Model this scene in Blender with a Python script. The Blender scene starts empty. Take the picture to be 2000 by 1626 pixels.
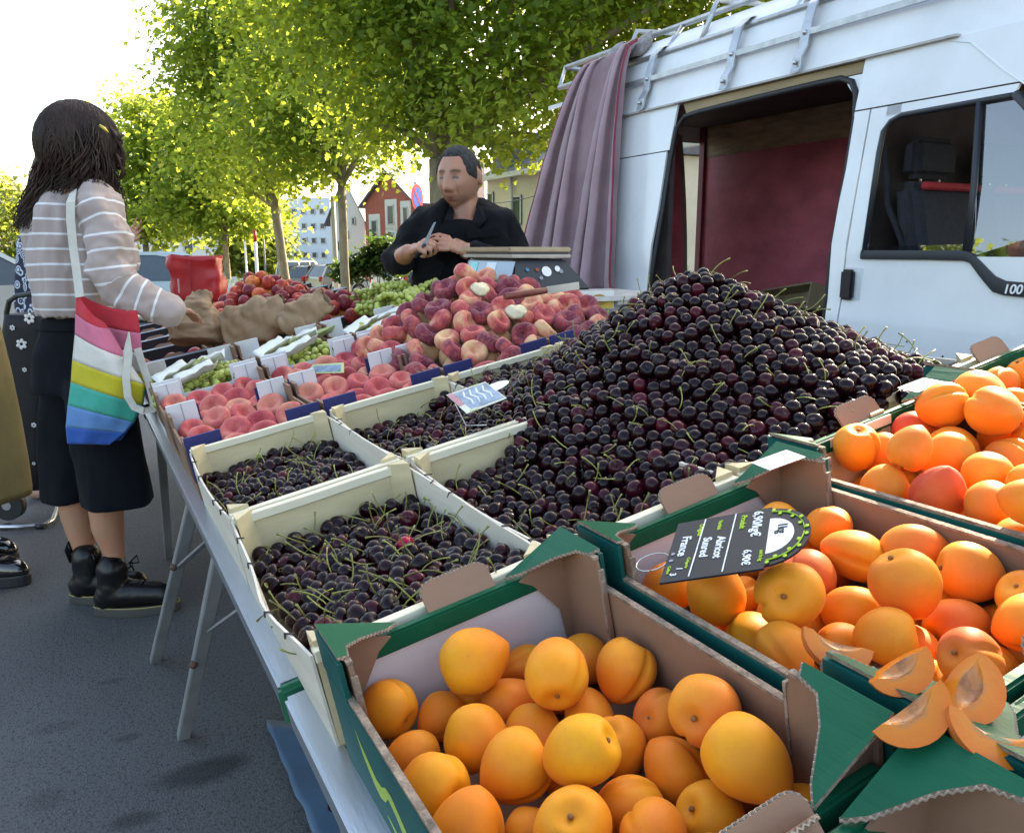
import bpy, bmesh, math, random
from math import radians as RAD, sin, cos, pi, sqrt, atan2, exp
from mathutils import Vector as V, Matrix, noise, Quaternion

sc = bpy.context.scene
COL = sc.collection
# ------------------------------------------------------------------ camera
CAM_F, CAM_YAW, CAM_PITCH, CAM_H = 1600.0, RAD(28.0575), RAD(11.4132), 1.22
cam = bpy.data.cameras.new('camera')
co = bpy.data.objects.new('camera', cam)
COL.objects.link(co)
cam.sensor_fit = 'HORIZONTAL'
cam.sensor_width = 36.0
cam.lens = 36.0 * CAM_F / 2000.0
cam.clip_start = 0.02
cam.clip_end = 3000
co.location = (0, 0, CAM_H)
co.rotation_euler = (pi / 2 - CAM_PITCH, 0, -CAM_YAW)
cam.dof.use_dof = False
sc.camera = co
# ------------------------------------------------------------------ sky, sun, exposure
SUN_AZ, SUN_EL = RAD(62), RAD(34)          # azimuth from +Y towards +X
world = bpy.data.worlds.new('World')
sc.world = world
world.use_nodes = True
wn = world.node_tree
bg = wn.nodes['Background']
sky = wn.nodes.new('ShaderNodeTexSky')
sky.sky_type = 'NISHITA'
sky.sun_disc = False
sky.sun_elevation = SUN_EL
sky.sun_rotation = SUN_AZ
sky.air_density = 1.0
sky.dust_density = 3.0
sky.ozone_density = 0.6
wn.links.new(sky.outputs[0], bg.inputs[0])
bg.inputs[1].default_value = 0.15
sl = bpy.data.lights.new('sun', 'SUN')
sl.energy = 5.0
sl.angle = RAD(0.55)
sl.color = (1.0, 0.93, 0.82)
so = bpy.data.objects.new('sun', sl)
COL.objects.link(so)
sdir = V((sin(SUN_AZ) * cos(SUN_EL), cos(SUN_AZ) * cos(SUN_EL), sin(SUN_EL)))
so.rotation_euler = sdir.to_track_quat('Z', 'Y').to_euler()
so.location = (30, 10, 30)
sc.view_settings.view_transform = 'Standard'
sc.view_settings.look = 'None'
sc.view_settings.gamma = 1.0
sc.view_settings.use_curve_mapping = False
sc.view_settings.exposure = 2.2
sc.view_settings.use_white_balance = True
sc.view_settings.white_balance_temperature = 7400
sc.view_settings.white_balance_tint = 8
sc.render.engine = 'CYCLES'
sc.cycles.max_bounces = 8
sc.cycles.transparent_max_bounces = 12
sc.cycles.caustics_reflective = False
sc.cycles.caustics_refractive = False
sc.cycles.use_denoising = True

# ------------------------------------------------------------------ construction helpers
FWD = V((sin(CAM_YAW) * cos(CAM_PITCH), cos(CAM_YAW) * cos(CAM_PITCH), -sin(CAM_PITCH)))
RGT = V((cos(CAM_YAW), -sin(CAM_YAW), 0))
UPV = RGT.cross(FWD)
EYE = V((0, 0, CAM_H))


def ray(px, py):
    return FWD + RGT * ((px - 1000) / CAM_F) - UPV * ((py - 813) / CAM_F)


def at(px, py, d):
    return EYE + ray(px, py) * d


def onz(px, py, z=0.0):
    r = ray(px, py)
    return EYE + r * ((z - EYE.z) / r.z)


def onx(px, py, x):
    r = ray(px, py)
    return EYE + r * (x / r.x)


def ony(px, py, y):
    r = ray(px, py)
    return EYE + r * (y / r.y)


TILT = RAD(11)
SU, SV, SW = V((cos(TILT), 0, sin(TILT))), V((0, 1, 0)), V((-sin(TILT), 0, cos(TILT)))
SP0 = V((0.18521717, 0.75313539, 0.83))


def S(u, v, w=0.0):                      # the tilted stall: u across, v along, w above the crate rims
    return SP0 + SU * u + SV * v + SW * w


def on(px, py, w=0.0):
    r = ray(px, py)
    p0 = SP0 + SW * w
    P = EYE + r * ((p0 - EYE).dot(SW) / r.dot(SW))
    q = P - SP0
    return q.dot(SU), q.dot(SV)


SROT = Matrix((SU, SV, SW)).transposed()


def smat(u, v, w, rz=0.0):
    M = SROT.to_4x4() @ Matrix.Rotation(rz, 4, 'Z')
    M.translation = S(u, v, w)
    return M


class MB:
    def __init__(s):
        s.v, s.f, s.mi, s.sm = [], [], [], []

    def add(s, vs, fs, mi=0, smooth=False):
        n = len(s.v)
        s.v += [V(p) for p in vs]
        for f in fs:
            s.f.append([i + n for i in f])
            s.mi.append(mi)
            s.sm.append(smooth)
        return s

    def merge(s, o, M=None, mi=None):
        n = len(s.v)
        s.v += [(M @ p) if M else p.copy() for p in o.v]
        for f, m, q in zip(o.f, o.mi, o.sm):
            s.f.append([i + n for i in f])
            s.mi.append(m if mi is None else mi)
            s.sm.append(q)
        return s

    def box(s, c, d, R=None, mi=0):
        c = V(c)
        vs = []
        for z in (-.5, .5):
            for y in (-.5, .5):
                for x in (-.5, .5):
                    p = V((x * d[0], y * d[1], z * d[2]))
                    vs.append(c + (R @ p if R else p))
        return s.add(vs, [(0, 2, 3, 1), (4, 5, 7, 6), (0, 1, 5, 4), (2, 6, 7, 3), (0, 4, 6, 2), (1, 3, 7, 5)], mi)

    def hexa(s, p, mi=0):                # 8 points: bottom 4 ring, top 4 ring
        return s.add(p, [(3, 2, 1, 0), (4, 5, 6, 7), (0, 1, 5, 4), (1, 2, 6, 5), (2, 3, 7, 6), (3, 0, 4, 7)], mi)

    def bar(s, a, b, w, h, up=V((0, 0, 1)), mi=0):
        a, b = V(a), V(b)
        d = (b - a).normalized()
        x = d.cross(up)
        if x.length < 1e-4:
            x = d.cross(V((0, 1, 0)))
        x.normalize()
        y = x.cross(d)
        r = [a - x * w / 2 - y * h / 2, a + x * w / 2 - y * h / 2, a + x * w / 2 + y * h / 2, a - x * w / 2 + y * h / 2]
        return s.hexa(r + [p + (b - a) for p in r], mi)

    def rings(s, rs, closed=True, caps=True, mi=0, smooth=True):
        n = len(rs[0])
        b = len(s.v)
        for r in rs:
            s.v += [V(p) for p in r]
        m = n if closed else n - 1
        for i in range(len(rs) - 1):
            for j in range(m):
                k = (j + 1) % n
                s.f.append([b + i * n + j, b + i * n + k, b + (i + 1) * n + k, b + (i + 1) * n + j])
                s.mi.append(mi)
                s.sm.append(smooth)
        if caps and closed:
            s.f.append([b + j for j in range(n)][::-1])
            s.f.append([b + (len(rs) - 1) * n + j for j in range(n)])
            s.mi += [mi, mi]
            s.sm += [False, False]
        return s

    def tube(s, pts, r, n=8, caps=True, mi=0, smooth=True, flat=1.0):
        pts = [V(p) for p in pts]
        if not isinstance(r, (list, tuple)):
            r = [r] * len(pts)
        rs = []
        ref = None
        for i, p in enumerate(pts):
            d = (pts[min(i + 1, len(pts) - 1)] - pts[max(i - 1, 0)]).normalized()
            if ref is None:
                ref = V((0, 0, 1)) if abs(d.z) < .9 else V((1, 0, 0))
            x = ref - d * ref.dot(d)
            if x.length < 1e-5:
                x = d.orthogonal()
            x.normalize()
            ref = x
            y = d.cross(x)
            rs.append([p + (x * cos(2 * pi * k / n) + y * sin(2 * pi * k / n) * flat) * r[i] for k in range(n)])
        return s.rings(rs, True, caps, mi, smooth)

    def ell(s, c, r, R=None, nu=14, nv=9, mi=0):
        c = V(c)
        r = V(r) if not isinstance(r, (int, float)) else V((r, r, r))
        vs, fs = [], []

        def pt(p):
            q = V((p[0] * r.x, p[1] * r.y, p[2] * r.z))
            return c + (R @ q if R else q)
        vs.append(pt((0, 0, -1)))
        for i in range(1, nv):
            t = -pi / 2 + pi * i / nv
            for j in range(nu):
                a = 2 * pi * j / nu
                vs.append(pt((cos(t) * cos(a), cos(t) * sin(a), sin(t))))
        vs.append(pt((0, 0, 1)))
        for j in range(nu):
            fs.append((0, 1 + (j + 1) % nu, 1 + j))
        for i in range(nv - 2):
            for j in range(nu):
                a = 1 + i * nu + j
                b = 1 + i * nu + (j + 1) % nu
                fs.append((a, b, b + nu, a + nu))
        t = len(vs) - 1
        for j in range(nu):
            fs.append((t, 1 + (nv - 2) * nu + j, 1 + (nv - 2) * nu + (j + 1) % nu))
        return s.add(vs, fs, mi, True)

    def cap(s, a, b, ra, rb, n=12, mi=0):   # tapered capsule
        a, b = V(a), V(b)
        s.ell(a, ra, nu=n, nv=8, mi=mi)
        s.ell(b, rb, nu=n, nv=8, mi=mi)
        return s.tube([a, b], [ra, rb], n, True, mi)

    def slab(s, poly, th, M=None, mi=0, mi_side=None):   # outline in local xy (ccw), thickness th along z
        n = len(poly)
        vs = [V((p[0], p[1], 0)) for p in poly] + [V((p[0], p[1], th)) for p in poly]
        if M:
            vs = [M @ p for p in vs]
        s.add(vs, [list(range(n))[::-1], list(range(n, 2 * n))], mi)
        b = len(s.v) - 2 * n
        for i in range(n):
            j = (i + 1) % n
            s.f.append([b + i, b + j, b + n + j, b + n + i])
            s.mi.append(mi if mi_side is None else mi_side)
            s.sm.append(False)
        return s

    def grid(s, P, mi=0, smooth=True):      # P[i][j] points
        b = len(s.v)
        n = len(P[0])
        for r in P:
            s.v += [V(p) for p in r]
        for i in range(len(P) - 1):
            for j in range(n - 1):
                s.f.append([b + i * n + j, b + i * n + j + 1, b + (i + 1) * n + j + 1, b + (i + 1) * n + j])
                s.mi.append(mi)
                s.sm.append(smooth)
        return s

    def mesh(s, name, mats, M=None, bevel=0.0, seg=1, flip=False):
        me = bpy.data.meshes.new(name)
        vs = [(M @ p) if M else p for p in s.v]
        me.from_pydata(vs, [], s.f)
        me.polygons.foreach_set('material_index', s.mi)
        me.polygons.foreach_set('use_smooth', s.sm)
        for m in (mats if isinstance(mats, (list, tuple)) else [mats]):
            me.materials.append(m)
        bm = bmesh.new()
        bm.from_mesh(me)
        if bevel:
            es = [e for e in bm.edges if len(e.link_faces) == 2 and e.calc_face_angle(0) > 0.6]
            if es:
                bmesh.ops.bevel(bm, geom=es, offset=bevel, segments=seg, affect='EDGES', clamp_overlap=True)
        bm.to_mesh(me)
        bm.free()
        me.update()
        return me


WM = {}                                     # world matrix of each thing/part we made


def link(name, data, parent=None, M=None):
    o = bpy.data.objects.new(name, data)
    COL.objects.link(o)
    M = M.copy() if M else Matrix.Identity(4)
    if parent is not None:
        o.parent = parent
    o.matrix_basis = M
    WM[o] = (WM[parent] @ M) if parent is not None else M
    return o


def tag(o, label=None, cat=None, group=None, kind=None):
    if label: o['label'] = label
    if cat: o['category'] = cat
    if group: o['group'] = group
    if kind: o['kind'] = kind
    return o


def thing(name, label, cat, M=None, group=None):
    if M is not None and not isinstance(M, Matrix):
        M = Matrix.Translation(V(M))
    return tag(link(name, None, None, M), label, cat, group)


def part(name, mb, mats, parent, local=False, bevel=0.0, seg=1, label=None, kind=None):
    M = None if local else WM[parent].inverted()
    o = link(name, mb.mesh(name, mats, M, bevel, seg), parent)
    return tag(o, label, None, None, kind)


def single(name, mb, mats, label, cat, group=None, base=None, bevel=0.0, kind=None, seg=1):
    M = Matrix.Translation(V(base)) if base is not None else Matrix.Identity(4)
    o = link(name, mb.mesh(name, mats, M.inverted(), bevel, seg), None, M)
    return tag(o, label, cat, group, kind)


def struct(name, mb, mats):
    o = link(name, mb.mesh(name, mats))
    o['kind'] = 'structure'
    return o


def copy_tree(o, parent=None, M=None):
    c = o.copy()
    COL.objects.link(c)
    if parent is not None:
        c.parent = parent
    if M is not None:
        c.matrix_basis = M
    WM[c] = (WM[parent] @ c.matrix_basis) if parent is not None else c.matrix_basis.copy()
    for ch in [x for x in WM if x.parent is o]:
        copy_tree(ch, c)
    return c


def remeshed(mb, voxel, smooth=4, fac=0.5, disp=None):
    """union of overlapping volumes as one continuous skin, returned as an MB"""
    me = mb.mesh('tmp', [])
    o = bpy.data.objects.new('tmp', me)
    COL.objects.link(o)
    m = o.modifiers.new('r', 'REMESH')
    m.mode = 'VOXEL'
    m.voxel_size = voxel
    m2 = o.modifiers.new('s', 'SMOOTH')
    m2.iterations = smooth
    m2.factor = fac
    dg = bpy.context.evaluated_depsgraph_get()
    e = o.evaluated_get(dg)
    r = e.to_mesh()
    out = MB()
    vs = [v.co.copy() for v in r.vertices]
    if disp:
        ns = [v.normal.copy() for v in r.vertices]
        vs = [p + n * disp(p, n) for p, n in zip(vs, ns)]
    out.add(vs, [list(p.vertices) for p in r.polygons], 0, True)
    e.to_mesh_clear()
    bpy.data.objects.remove(o)
    bpy.data.meshes.remove(me)
    return out


# ------------------------------------------------------------------ materials
def newmat(name):
    m = bpy.data.materials.new(name)
    m.use_nodes = True
    nt = m.node_tree
    return m, nt, nt.nodes['Principled BSDF'], nt.nodes['Material Output']


def N(nt, t, **kw):
    n = nt.nodes.new(t)
    for k, v in kw.items():
        setattr(n, k, v)
    return n


def rgba(c):
    return (c[0], c[1], c[2], 1)


def mixcol(nt, fac, a, b):
    n = N(nt, 'ShaderNodeMix', data_type='RGBA')
    for sock, val in ((n.inputs[0], fac), (n.inputs[6], a), (n.inputs[7], b)):
        if hasattr(val, 'is_linked'):
            nt.links.new(val, sock)
        elif isinstance(val, (int, float)):
            sock.default_value = val
        else:
            sock.default_value = rgba(val)
    return n.outputs[2]


def ramp(nt, fac, stops, interp='LINEAR'):
    n = N(nt, 'ShaderNodeValToRGB')
    n.color_ramp.interpolation = interp
    e = n.color_ramp.elements
    while len(e) < len(stops):
        e.new(0.5)
    for q, (p, c) in zip(e, stops):
        q.position = p
        q.color = rgba(c) if not isinstance(c, (int, float)) else (c, c, c, 1)
    nt.links.new(fac, n.inputs[0])
    return n.outputs[0]


def noise_fac(nt, scale, detail=4, rough=.55, vec=None, dist=0.0):
    n = N(nt, 'ShaderNodeTexNoise')
    n.inputs['Scale'].default_value = scale
    n.inputs['Detail'].default_value = detail
    n.inputs['Roughness'].default_value = rough
    n.inputs['Distortion'].default_value = dist
    if vec is None:
        tc = N(nt, 'ShaderNodeTexCoord')
        vec = tc.outputs['Object']
    nt.links.new(vec, n.inputs['Vector'])
    return n.outputs[0]


def math_(nt, op, a, b=0.0, c=None):
    n = N(nt, 'ShaderNodeMath', operation=op)
    for i, x in enumerate((a, b) if c is None else (a, b, c)):
        if hasattr(x, 'is_linked'):
            nt.links.new(x, n.inputs[i])
        else:
            n.inputs[i].default_value = x
    return n.outputs[0]


def bumpit(nt, bs, h, strength, dist=0.01):
    b = N(nt, 'ShaderNodeBump')
    b.inputs['Strength'].default_value = strength
    b.inputs['Distance'].default_value = dist
    nt.links.new(h, b.inputs['Height'])
    nt.links.new(b.outputs[0], bs.inputs['Normal'])


def mat(name, col, rough=.6, metal=0.0, spec=.5, var=.18, vs=9.0, bump=0.0, bs=60.0, rand=0.0, dirt=0.0, coat=0.0, sub=0.0, sheen=0.0, stretch=None):
    m, nt, b, out = newmat(name)
    tc = N(nt, 'ShaderNodeTexCoord')
    vec = tc.outputs['Object']
    if stretch:
        mp = N(nt, 'ShaderNodeMapping')
        mp.inputs['Scale'].default_value = stretch
        nt.links.new(vec, mp.inputs[0])
        vec = mp.outputs[0]
    c = col
    if var:
        f = noise_fac(nt, vs, 5, .6, vec)
        f = ramp(nt, f, [(.3, 0.0), (.7, 1.0)])
        lo = [x * (1 - var) for x in col]
        hi = [min(1, x * (1 + var * .6)) for x in col]
        c = mixcol(nt, f, lo, hi)
    if dirt:
        f = noise_fac(nt, vs * .35, 8, .7, vec)
        f = ramp(nt, f, [(.52, 0.0), (.75, dirt)])
        c = mixcol(nt, f, c, [x * .35 + .01 for x in col])
    if rand:
        oi = N(nt, 'ShaderNodeObjectInfo')
        hs = N(nt, 'ShaderNodeHueSaturation')
        nt.links.new(math_(nt, 'MULTIPLY_ADD', oi.outputs['Random'], rand, 1 - rand / 2), hs.inputs['Value'])
        if hasattr(c, 'is_linked'):
            nt.links.new(c, hs.inputs['Color'])
        else:
            hs.inputs['Color'].default_value = rgba(c)
        c = hs.outputs[0]
    if hasattr(c, 'is_linked'):
        nt.links.new(c, b.inputs['Base Color'])
    else:
        b.inputs['Base Color'].default_value = rgba(c)
    b.inputs['Roughness'].default_value = rough
    b.inputs['Metallic'].default_value = metal
    b.inputs['Specular IOR Level'].default_value = spec
    b.inputs['Coat Weight'].default_value = coat
    b.inputs['Coat Roughness'].default_value = .08
    b.inputs['Sheen Weight'].default_value = sheen
    if sub:
        b.inputs['Subsurface Weight'].default_value = sub
        b.inputs['Subsurface Radius'].default_value = (.012, .005, .002)
        b.inputs['Subsurface Scale'].default_value = 1.0
    if bump:
        bumpit(nt, b, noise_fac(nt, bs, 4, .6, vec), bump, .004)
    return m


def glass_mat(name, tint, reflect=.12, rough=.02):
    """thin pane: lets light and shadow rays through, mirrors a part of what is around"""
    m, nt, b, out = newmat(name)
    tr = N(nt, 'ShaderNodeBsdfTransparent')
    tr.inputs[0].default_value = rgba(tint)
    gl = N(nt, 'ShaderNodeBsdfGlossy')
    gl.inputs['Roughness'].default_value = rough
    fr = N(nt, 'ShaderNodeFresnel')
    fr.inputs[0].default_value = 1.5
    mx = N(nt, 'ShaderNodeMixShader')
    nt.links.new(math_(nt, 'ADD', fr.outputs[0], reflect - .04), mx.inputs[0])
    nt.links.new(tr.outputs[0], mx.inputs[1])
    nt.links.new(gl.outputs[0], mx.inputs[2])
    nt.links.new(mx.outputs[0], out.inputs[0])
    return m


def rnd(a, b):
    return random.uniform(a, b)


def lerp(a, b, t):
    return a + (b - a) * t


def smooth01(t):
    t = max(0., min(1., t))
    return t * t * (3 - 2 * t)


def rotM(d, up=V((0, 0, 1))):
    """3x3 with local z along d"""
    d = V(d).normalized()
    x = up.cross(d)
    if x.length < 1e-4:
        x = V((1, 0, 0)).cross(d)
    x.normalize()
    return Matrix((x, d.cross(x), d)).transposed()


def rrot():
    q = Quaternion((random.gauss(0, 1), random.gauss(0, 1), random.gauss(0, 1), random.gauss(0, 1)))
    q.normalize()
    return q.to_matrix()


ORD = ['', 'first', 'second', 'third', 'fourth', 'fifth', 'sixth', 'seventh', 'eighth', 'ninth', 'tenth', 'eleventh', 'twelfth',
       'thirteenth', 'fourteenth', 'fifteenth', 'sixteenth', 'seventeenth', 'eighteenth', 'nineteenth', 'twentieth']


def ground_z(x, y):
    d = sqrt(x * x + y * y)
    t = max(0., d - 7.5)
    return -0.026 * t * smooth01(t / 6 + .3) if t > 0 else 0.0
# ------------------------------------------------------------------ ground
def asphalt_mat():
    m, nt, b, out = newmat('asphalt')
    tc = N(nt, 'ShaderNodeTexCoord')
    P = tc.outputs['Object']
    f1 = noise_fac(nt, 3.0, 6, .6, P)
    f2 = noise_fac(nt, 170.0, 3, .7, P)
    vor = N(nt, 'ShaderNodeTexVoronoi', feature='F1')
    vor.inputs['Scale'].default_value = 210
    nt.links.new(P, vor.inputs['Vector'])
    c = mixcol(nt, ramp(nt, f1, [(.3, 0.0), (.7, 1.0)]), (.056, .057, .058), (.088, .089, .091))
    c = mixcol(nt, ramp(nt, f2, [(.38, 0.0), (.66, .9)]), c, (.125, .127, .132))
    f3 = noise_fac(nt, 95.0, 2, .6, P)
    c = mixcol(nt, ramp(nt, f3, [(.52, 0.0), (.68, .8)]), c, (.022, .023, .026))
    sp = math_(nt, 'LESS_THAN', vor.outputs['Distance'], .14)
    c = mixcol(nt, math_(nt, 'MULTIPLY', sp, .55), c, (.20, .20, .20))
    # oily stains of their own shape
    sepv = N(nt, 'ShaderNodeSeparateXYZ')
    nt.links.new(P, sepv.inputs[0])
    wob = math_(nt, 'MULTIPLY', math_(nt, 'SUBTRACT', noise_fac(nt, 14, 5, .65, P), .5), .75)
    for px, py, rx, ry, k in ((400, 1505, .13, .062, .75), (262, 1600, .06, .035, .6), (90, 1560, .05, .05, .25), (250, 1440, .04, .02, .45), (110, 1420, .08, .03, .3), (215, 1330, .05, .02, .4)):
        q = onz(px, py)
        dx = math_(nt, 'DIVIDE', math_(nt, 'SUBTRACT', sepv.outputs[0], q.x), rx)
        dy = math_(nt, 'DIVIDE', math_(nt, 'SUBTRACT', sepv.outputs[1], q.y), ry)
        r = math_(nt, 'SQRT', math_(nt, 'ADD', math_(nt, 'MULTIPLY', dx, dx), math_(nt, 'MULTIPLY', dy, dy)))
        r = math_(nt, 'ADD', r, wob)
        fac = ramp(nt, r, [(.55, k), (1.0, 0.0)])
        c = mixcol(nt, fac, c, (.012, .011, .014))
    nt.links.new(c, b.inputs['Base Color'])
    b.inputs['Roughness'].default_value = .78
    h = math_(nt, 'ADD', f2, math_(nt, 'MULTIPLY', vor.outputs['Distance'], -.8))
    bumpit(nt, b, h, .55, .004)
    return m


def make_ground():
    mb = MB()
    xs = sorted(set([-900, -500, -250, -120] + [x * 4 for x in range(-15, 16)] + [120, 250, 500, 900]))
    ys = sorted(set([-400, -150, -60, -25] + [y * 3 for y in range(-5, 21)] + [75, 100, 150, 250, 500, 1200]))
    mb.grid([[(x, y, ground_z(x, y)) for y in ys] for x in xs])
    for f in mb.f:
        f.reverse()
    struct('ground', mb, asphalt_mat())


make_ground()
M_pave = mat('paving', (.34, .32, .29), .85, var=.2, vs=3, bump=.3, bs=40)


def strip_on_ground(name, a, b, w, h, m):
    """kerbed strip between two ground points, following the slope"""
    a, b = V((a[0], a[1], 0)), V((b[0], b[1], 0))
    d = (b - a).normalized()
    n = V((-d.y, d.x, 0))
    k = 24
    R = []
    for i in range(k + 1):
        p = a.lerp(b, i / k)
        row = []
        for s, hh in ((-w / 2, -.3), (-w / 2, h), (w / 2, h), (w / 2, -.3)):
            q = p + n * s
            row.append((q.x, q.y, ground_z(q.x, q.y) + hh))
        R.append(row)
    mb = MB()
    mb.rings(R, True, True, smooth=False)
    return struct(name, mb, m)


strip_on_ground('pavement', (-25, 33), (60, 30), 5, .12, M_pave)
# ------------------------------------------------------------------ van
XV = 2.8


def interp(z, zs, xs):
    if z <= zs[0]: return xs[0]
    for i in range(len(zs) - 1):
        if z <= zs[i + 1]:
            t = (z - zs[i]) / (zs[i + 1] - zs[i])
            return xs[i] + (xs[i + 1] - xs[i]) * t
    return xs[-1]


def vx(z):
    return XV + interp(z, [.4, .6, .8, .93, .97, 1.02, 1.25, 1.8, 1.98, 2.1, 2.35, 2.5], [.07, .03, .012, .0, .004, .012, .02, .10, .135, .17, .26, .42])


M_white = mat('white_paint', (.76, .78, .79), .26, var=.07, vs=2.5, coat=.5, dirt=.22, bump=.02, bs=4)
M_roofw = mat('roof_fibreglass', (.74, .76, .77), .42, var=.12, vs=2.2, dirt=.25, bump=.03, bs=25)
M_rubber = mat('black_rubber', (.012, .013, .016), .55, var=.2)
M_trim = mat('black_trim', (.016, .019, .026), .45, var=.1, bump=.1, bs=300)
M_redply = mat('red_plywood', (.62, .155, .215), .55, var=.3, vs=3.2, dirt=.65, bump=.1, bs=30, stretch=(1, 1, 1.6))
M_rawply = mat('raw_plywood', (.50, .38, .25), .7, var=.4, vs=5, dirt=.6, stretch=(1, 1, 6))
M_darkin = mat('dark_lining', (.07, .055, .055), .8, var=.3)
M_alu = mat('galvanised_tube', (.46, .48, .50), .42, metal=.75, var=.2, vs=20, dirt=.3)
M_steel = mat('steel', (.55, .56, .58), .3, metal=.9, var=.1)
M_woodlip = mat('old_wood_lip', (.36, .27, .15), .7, var=.4, vs=6, stretch=(1, .2, 1), dirt=.6)
M_glassq = glass_mat('side_glass', (.62, .68, .72), .26)
M_glassc = glass_mat('clear_glass', (.86, .89, .9), .06)
M_seat = mat('seat_cloth', (.022, .024, .034), .9, var=.3, vs=40)
M_redcloth = mat('red_cloth', (.38, .02, .03), .8, var=.2)
M_blackpl = mat('black_plastic', (.014, .014, .016), .38, var=.15)
M_ink = mat('white_ink', (.8, .8, .8), .5, var=0)

van = thing('delivery_van', 'white high-roof delivery van behind the stall with its side door slid open', 'van', (XV + 1, 2.5, 0))


def vpatch(ylo, yhi, zs, off=0.0, th=.012, ny=6):
    """a curved sheet of the van side between two edges given per height"""
    mb = MB()
    fl = lambda f, z: f(z) if callable(f) else f
    A, B = [], []
    for z in zs:
        a, b = fl(ylo, z), fl(yhi, z)
        A.append([V((vx(z) - off, a + (b - a) * j / ny, z)) for j in range(ny + 1)])
        B.append([V((vx(z) - off + th, a + (b - a) * j / ny, z)) for j in range(ny + 1)])
    mb.grid(A)
    mb.grid([r[::-1] for r in B])
    for s in (0, -1):
        mb.grid([[A[i][s] for i in range(len(zs))], [B[i][s] for i in range(len(zs))]], smooth=False)
        mb.grid([A[s], B[s]], smooth=False)
    return mb


def zr(a, b, n=8):
    return [a + (b - a) * i / n for i in range(n + 1)]


ZB = [.42, .6, .8, .93, .95, .97, 1.02, 1.1, 1.25, 1.45, 1.742]
# rear quarter: lower panel, upper panel (a pressed seam between), strip over the door, pillar
part('quarter_panel', vpatch(lambda z: 3.66 + .03 * smooth01((1.5 - z) / .5), 4.86, ZB), M_white, van)
part('upper_panel', vpatch(lambda z: 3.64 - .02 * (z - 1.75), 4.86, zr(1.748, 1.985)), M_white, van)
part('side_seam', vpatch(3.66, 4.855, [1.738, 1.752], off=-.006, th=.004), M_rubber, van)
part('pillar', vpatch(2.382, lambda z: 2.455 - .012 * smooth01((1.2 - z) / .3), [.42, .6, .8, .93, .97, 1.02, 1.25, 1.5, 1.776]), M_white, van)
part('header_panel', vpatch(lambda z: 1.55 + (1.984 - z) * .9, 2.455, zr(1.782, 1.984)), M_white, van)
part('pillar_top', vpatch(2.457, lambda z: 2.48 + .07 * smooth01((z - 1.82) / .11), zr(1.776, 1.93), off=-.016, th=.004), M_white, van)
# roof shell as a loft of cross sections
ROOF_Y = [4.86, 4.84, 4.6, 4, 3.4, 2.8, 2.4, 2.12, 2.0, 1.85, 1.7, 1.5, 1.35]


def roof_section(y):
    zb = interp(-y, [-2.04, -1.776, -1.35], [1.984, 1.768, 1.50])
    zt = interp(-y, [-4.86, -4.84, -4.6, -2.5, -2.05, -1.7, -1.35], [2.40, 2.44, 2.49, 2.49, 2.36, 2.05, 1.72])
    inn = interp(-y, [-2.1, -1.7, -1.35], [0, .10, .16])
    prof = [(.132, 0), (.155, .12), (.20, .42), (.26, .68), (.36, .86), (.55, .95), (.8, .99), (1.02, 1.0)]
    pts = []
    for x, t in prof:
        xx = x + inn * smooth01(t * 1.5) * (1 if x < .8 else .5 if x < 1 else 0) + (vx(zb) - vx(1.984)) * (1 - t)
        pts.append(V((XV + xx, y, zb + (zt - zb) * t)))
    for p in list(pts)[::-1][1:]:
        pts.append(V((2 * (XV + 1.02) - p.x, y, p.z)))
    return pts


mb = MB()
mb.grid([roof_section(y) for y in ROOF_Y])
part('roof', mb, M_roofw, van)
mb = MB()
mb.add(roof_section(4.858), [list(range(15))])
part('roof_end', mb, M_roofw, van)
mb = MB()
for y0, y1 in ((2.05, 3.63), (3.64, 4.855)):
    mb.hexa([(vx(1.98) - .018, y0, 1.983), (vx(1.98) + .05, y0, 1.983), (vx(1.98) + .05, y1, 1.983), (vx(1.98) - .018, y1, 1.983),
             (vx(1.98) - .018, y0, 1.992), (vx(1.98) + .05, y0, 1.992), (vx(1.98) + .05, y1, 1.992), (vx(1.98) - .018, y1, 1.992)])
part('gutter', mb, mat('gutter_sealant', (.45, .44, .42), .6, dirt=.6, vs=20), van)
mb = MB()
mb.tube([(vx(1.98) + .02, 2.045, 1.985), (vx(1.87) + .035, 1.9, 1.872), (vx(1.77) + .05, 1.776, 1.770), (vx(1.6) + .06, 1.55, 1.63)], .006, 6)
part('roof_seam', mb, mat('rusty_seam', (.16, .09, .06), .7, var=.5, vs=30), van)
# wooden lip above the opening and black seal round it
mb = MB()
mb.hexa([(vx(1.95) + .012, 2.47, 1.935), (vx(1.95) + .06, 2.47, 1.935), (vx(1.95) + .06, 3.57, 1.925), (vx(1.95) + .012, 3.57, 1.925),
         (vx(1.97) + .012, 2.46, 1.98), (vx(1.97) + .06, 2.46, 1.98), (vx(1.97) + .06, 3.60, 1.98), (vx(1.97) + .012, 3.60, 1.98)])
part('door_rail', mb, M_woodlip, van)
op = [(2.462, .5), (2.456, .9), (2.458, 1.2), (2.452, 1.55), (2.456, 1.75), (2.475, 1.85), (2.51, 1.905), (2.57, 1.928), (2.7, 1.93), (3.1, 1.926), (3.45, 1.92), (3.57, 1.912), (3.625, 1.86), (3.635, 1.7), (3.635, 1.45), (3.65, 1.2), (3.68, 1.03), (3.68, .5)]
mb = MB()
mb.tube([(vx(z) + .012, y, z) for y, z in op], .014, 6)
part('door_seal', mb, M_rubber, van)
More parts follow.
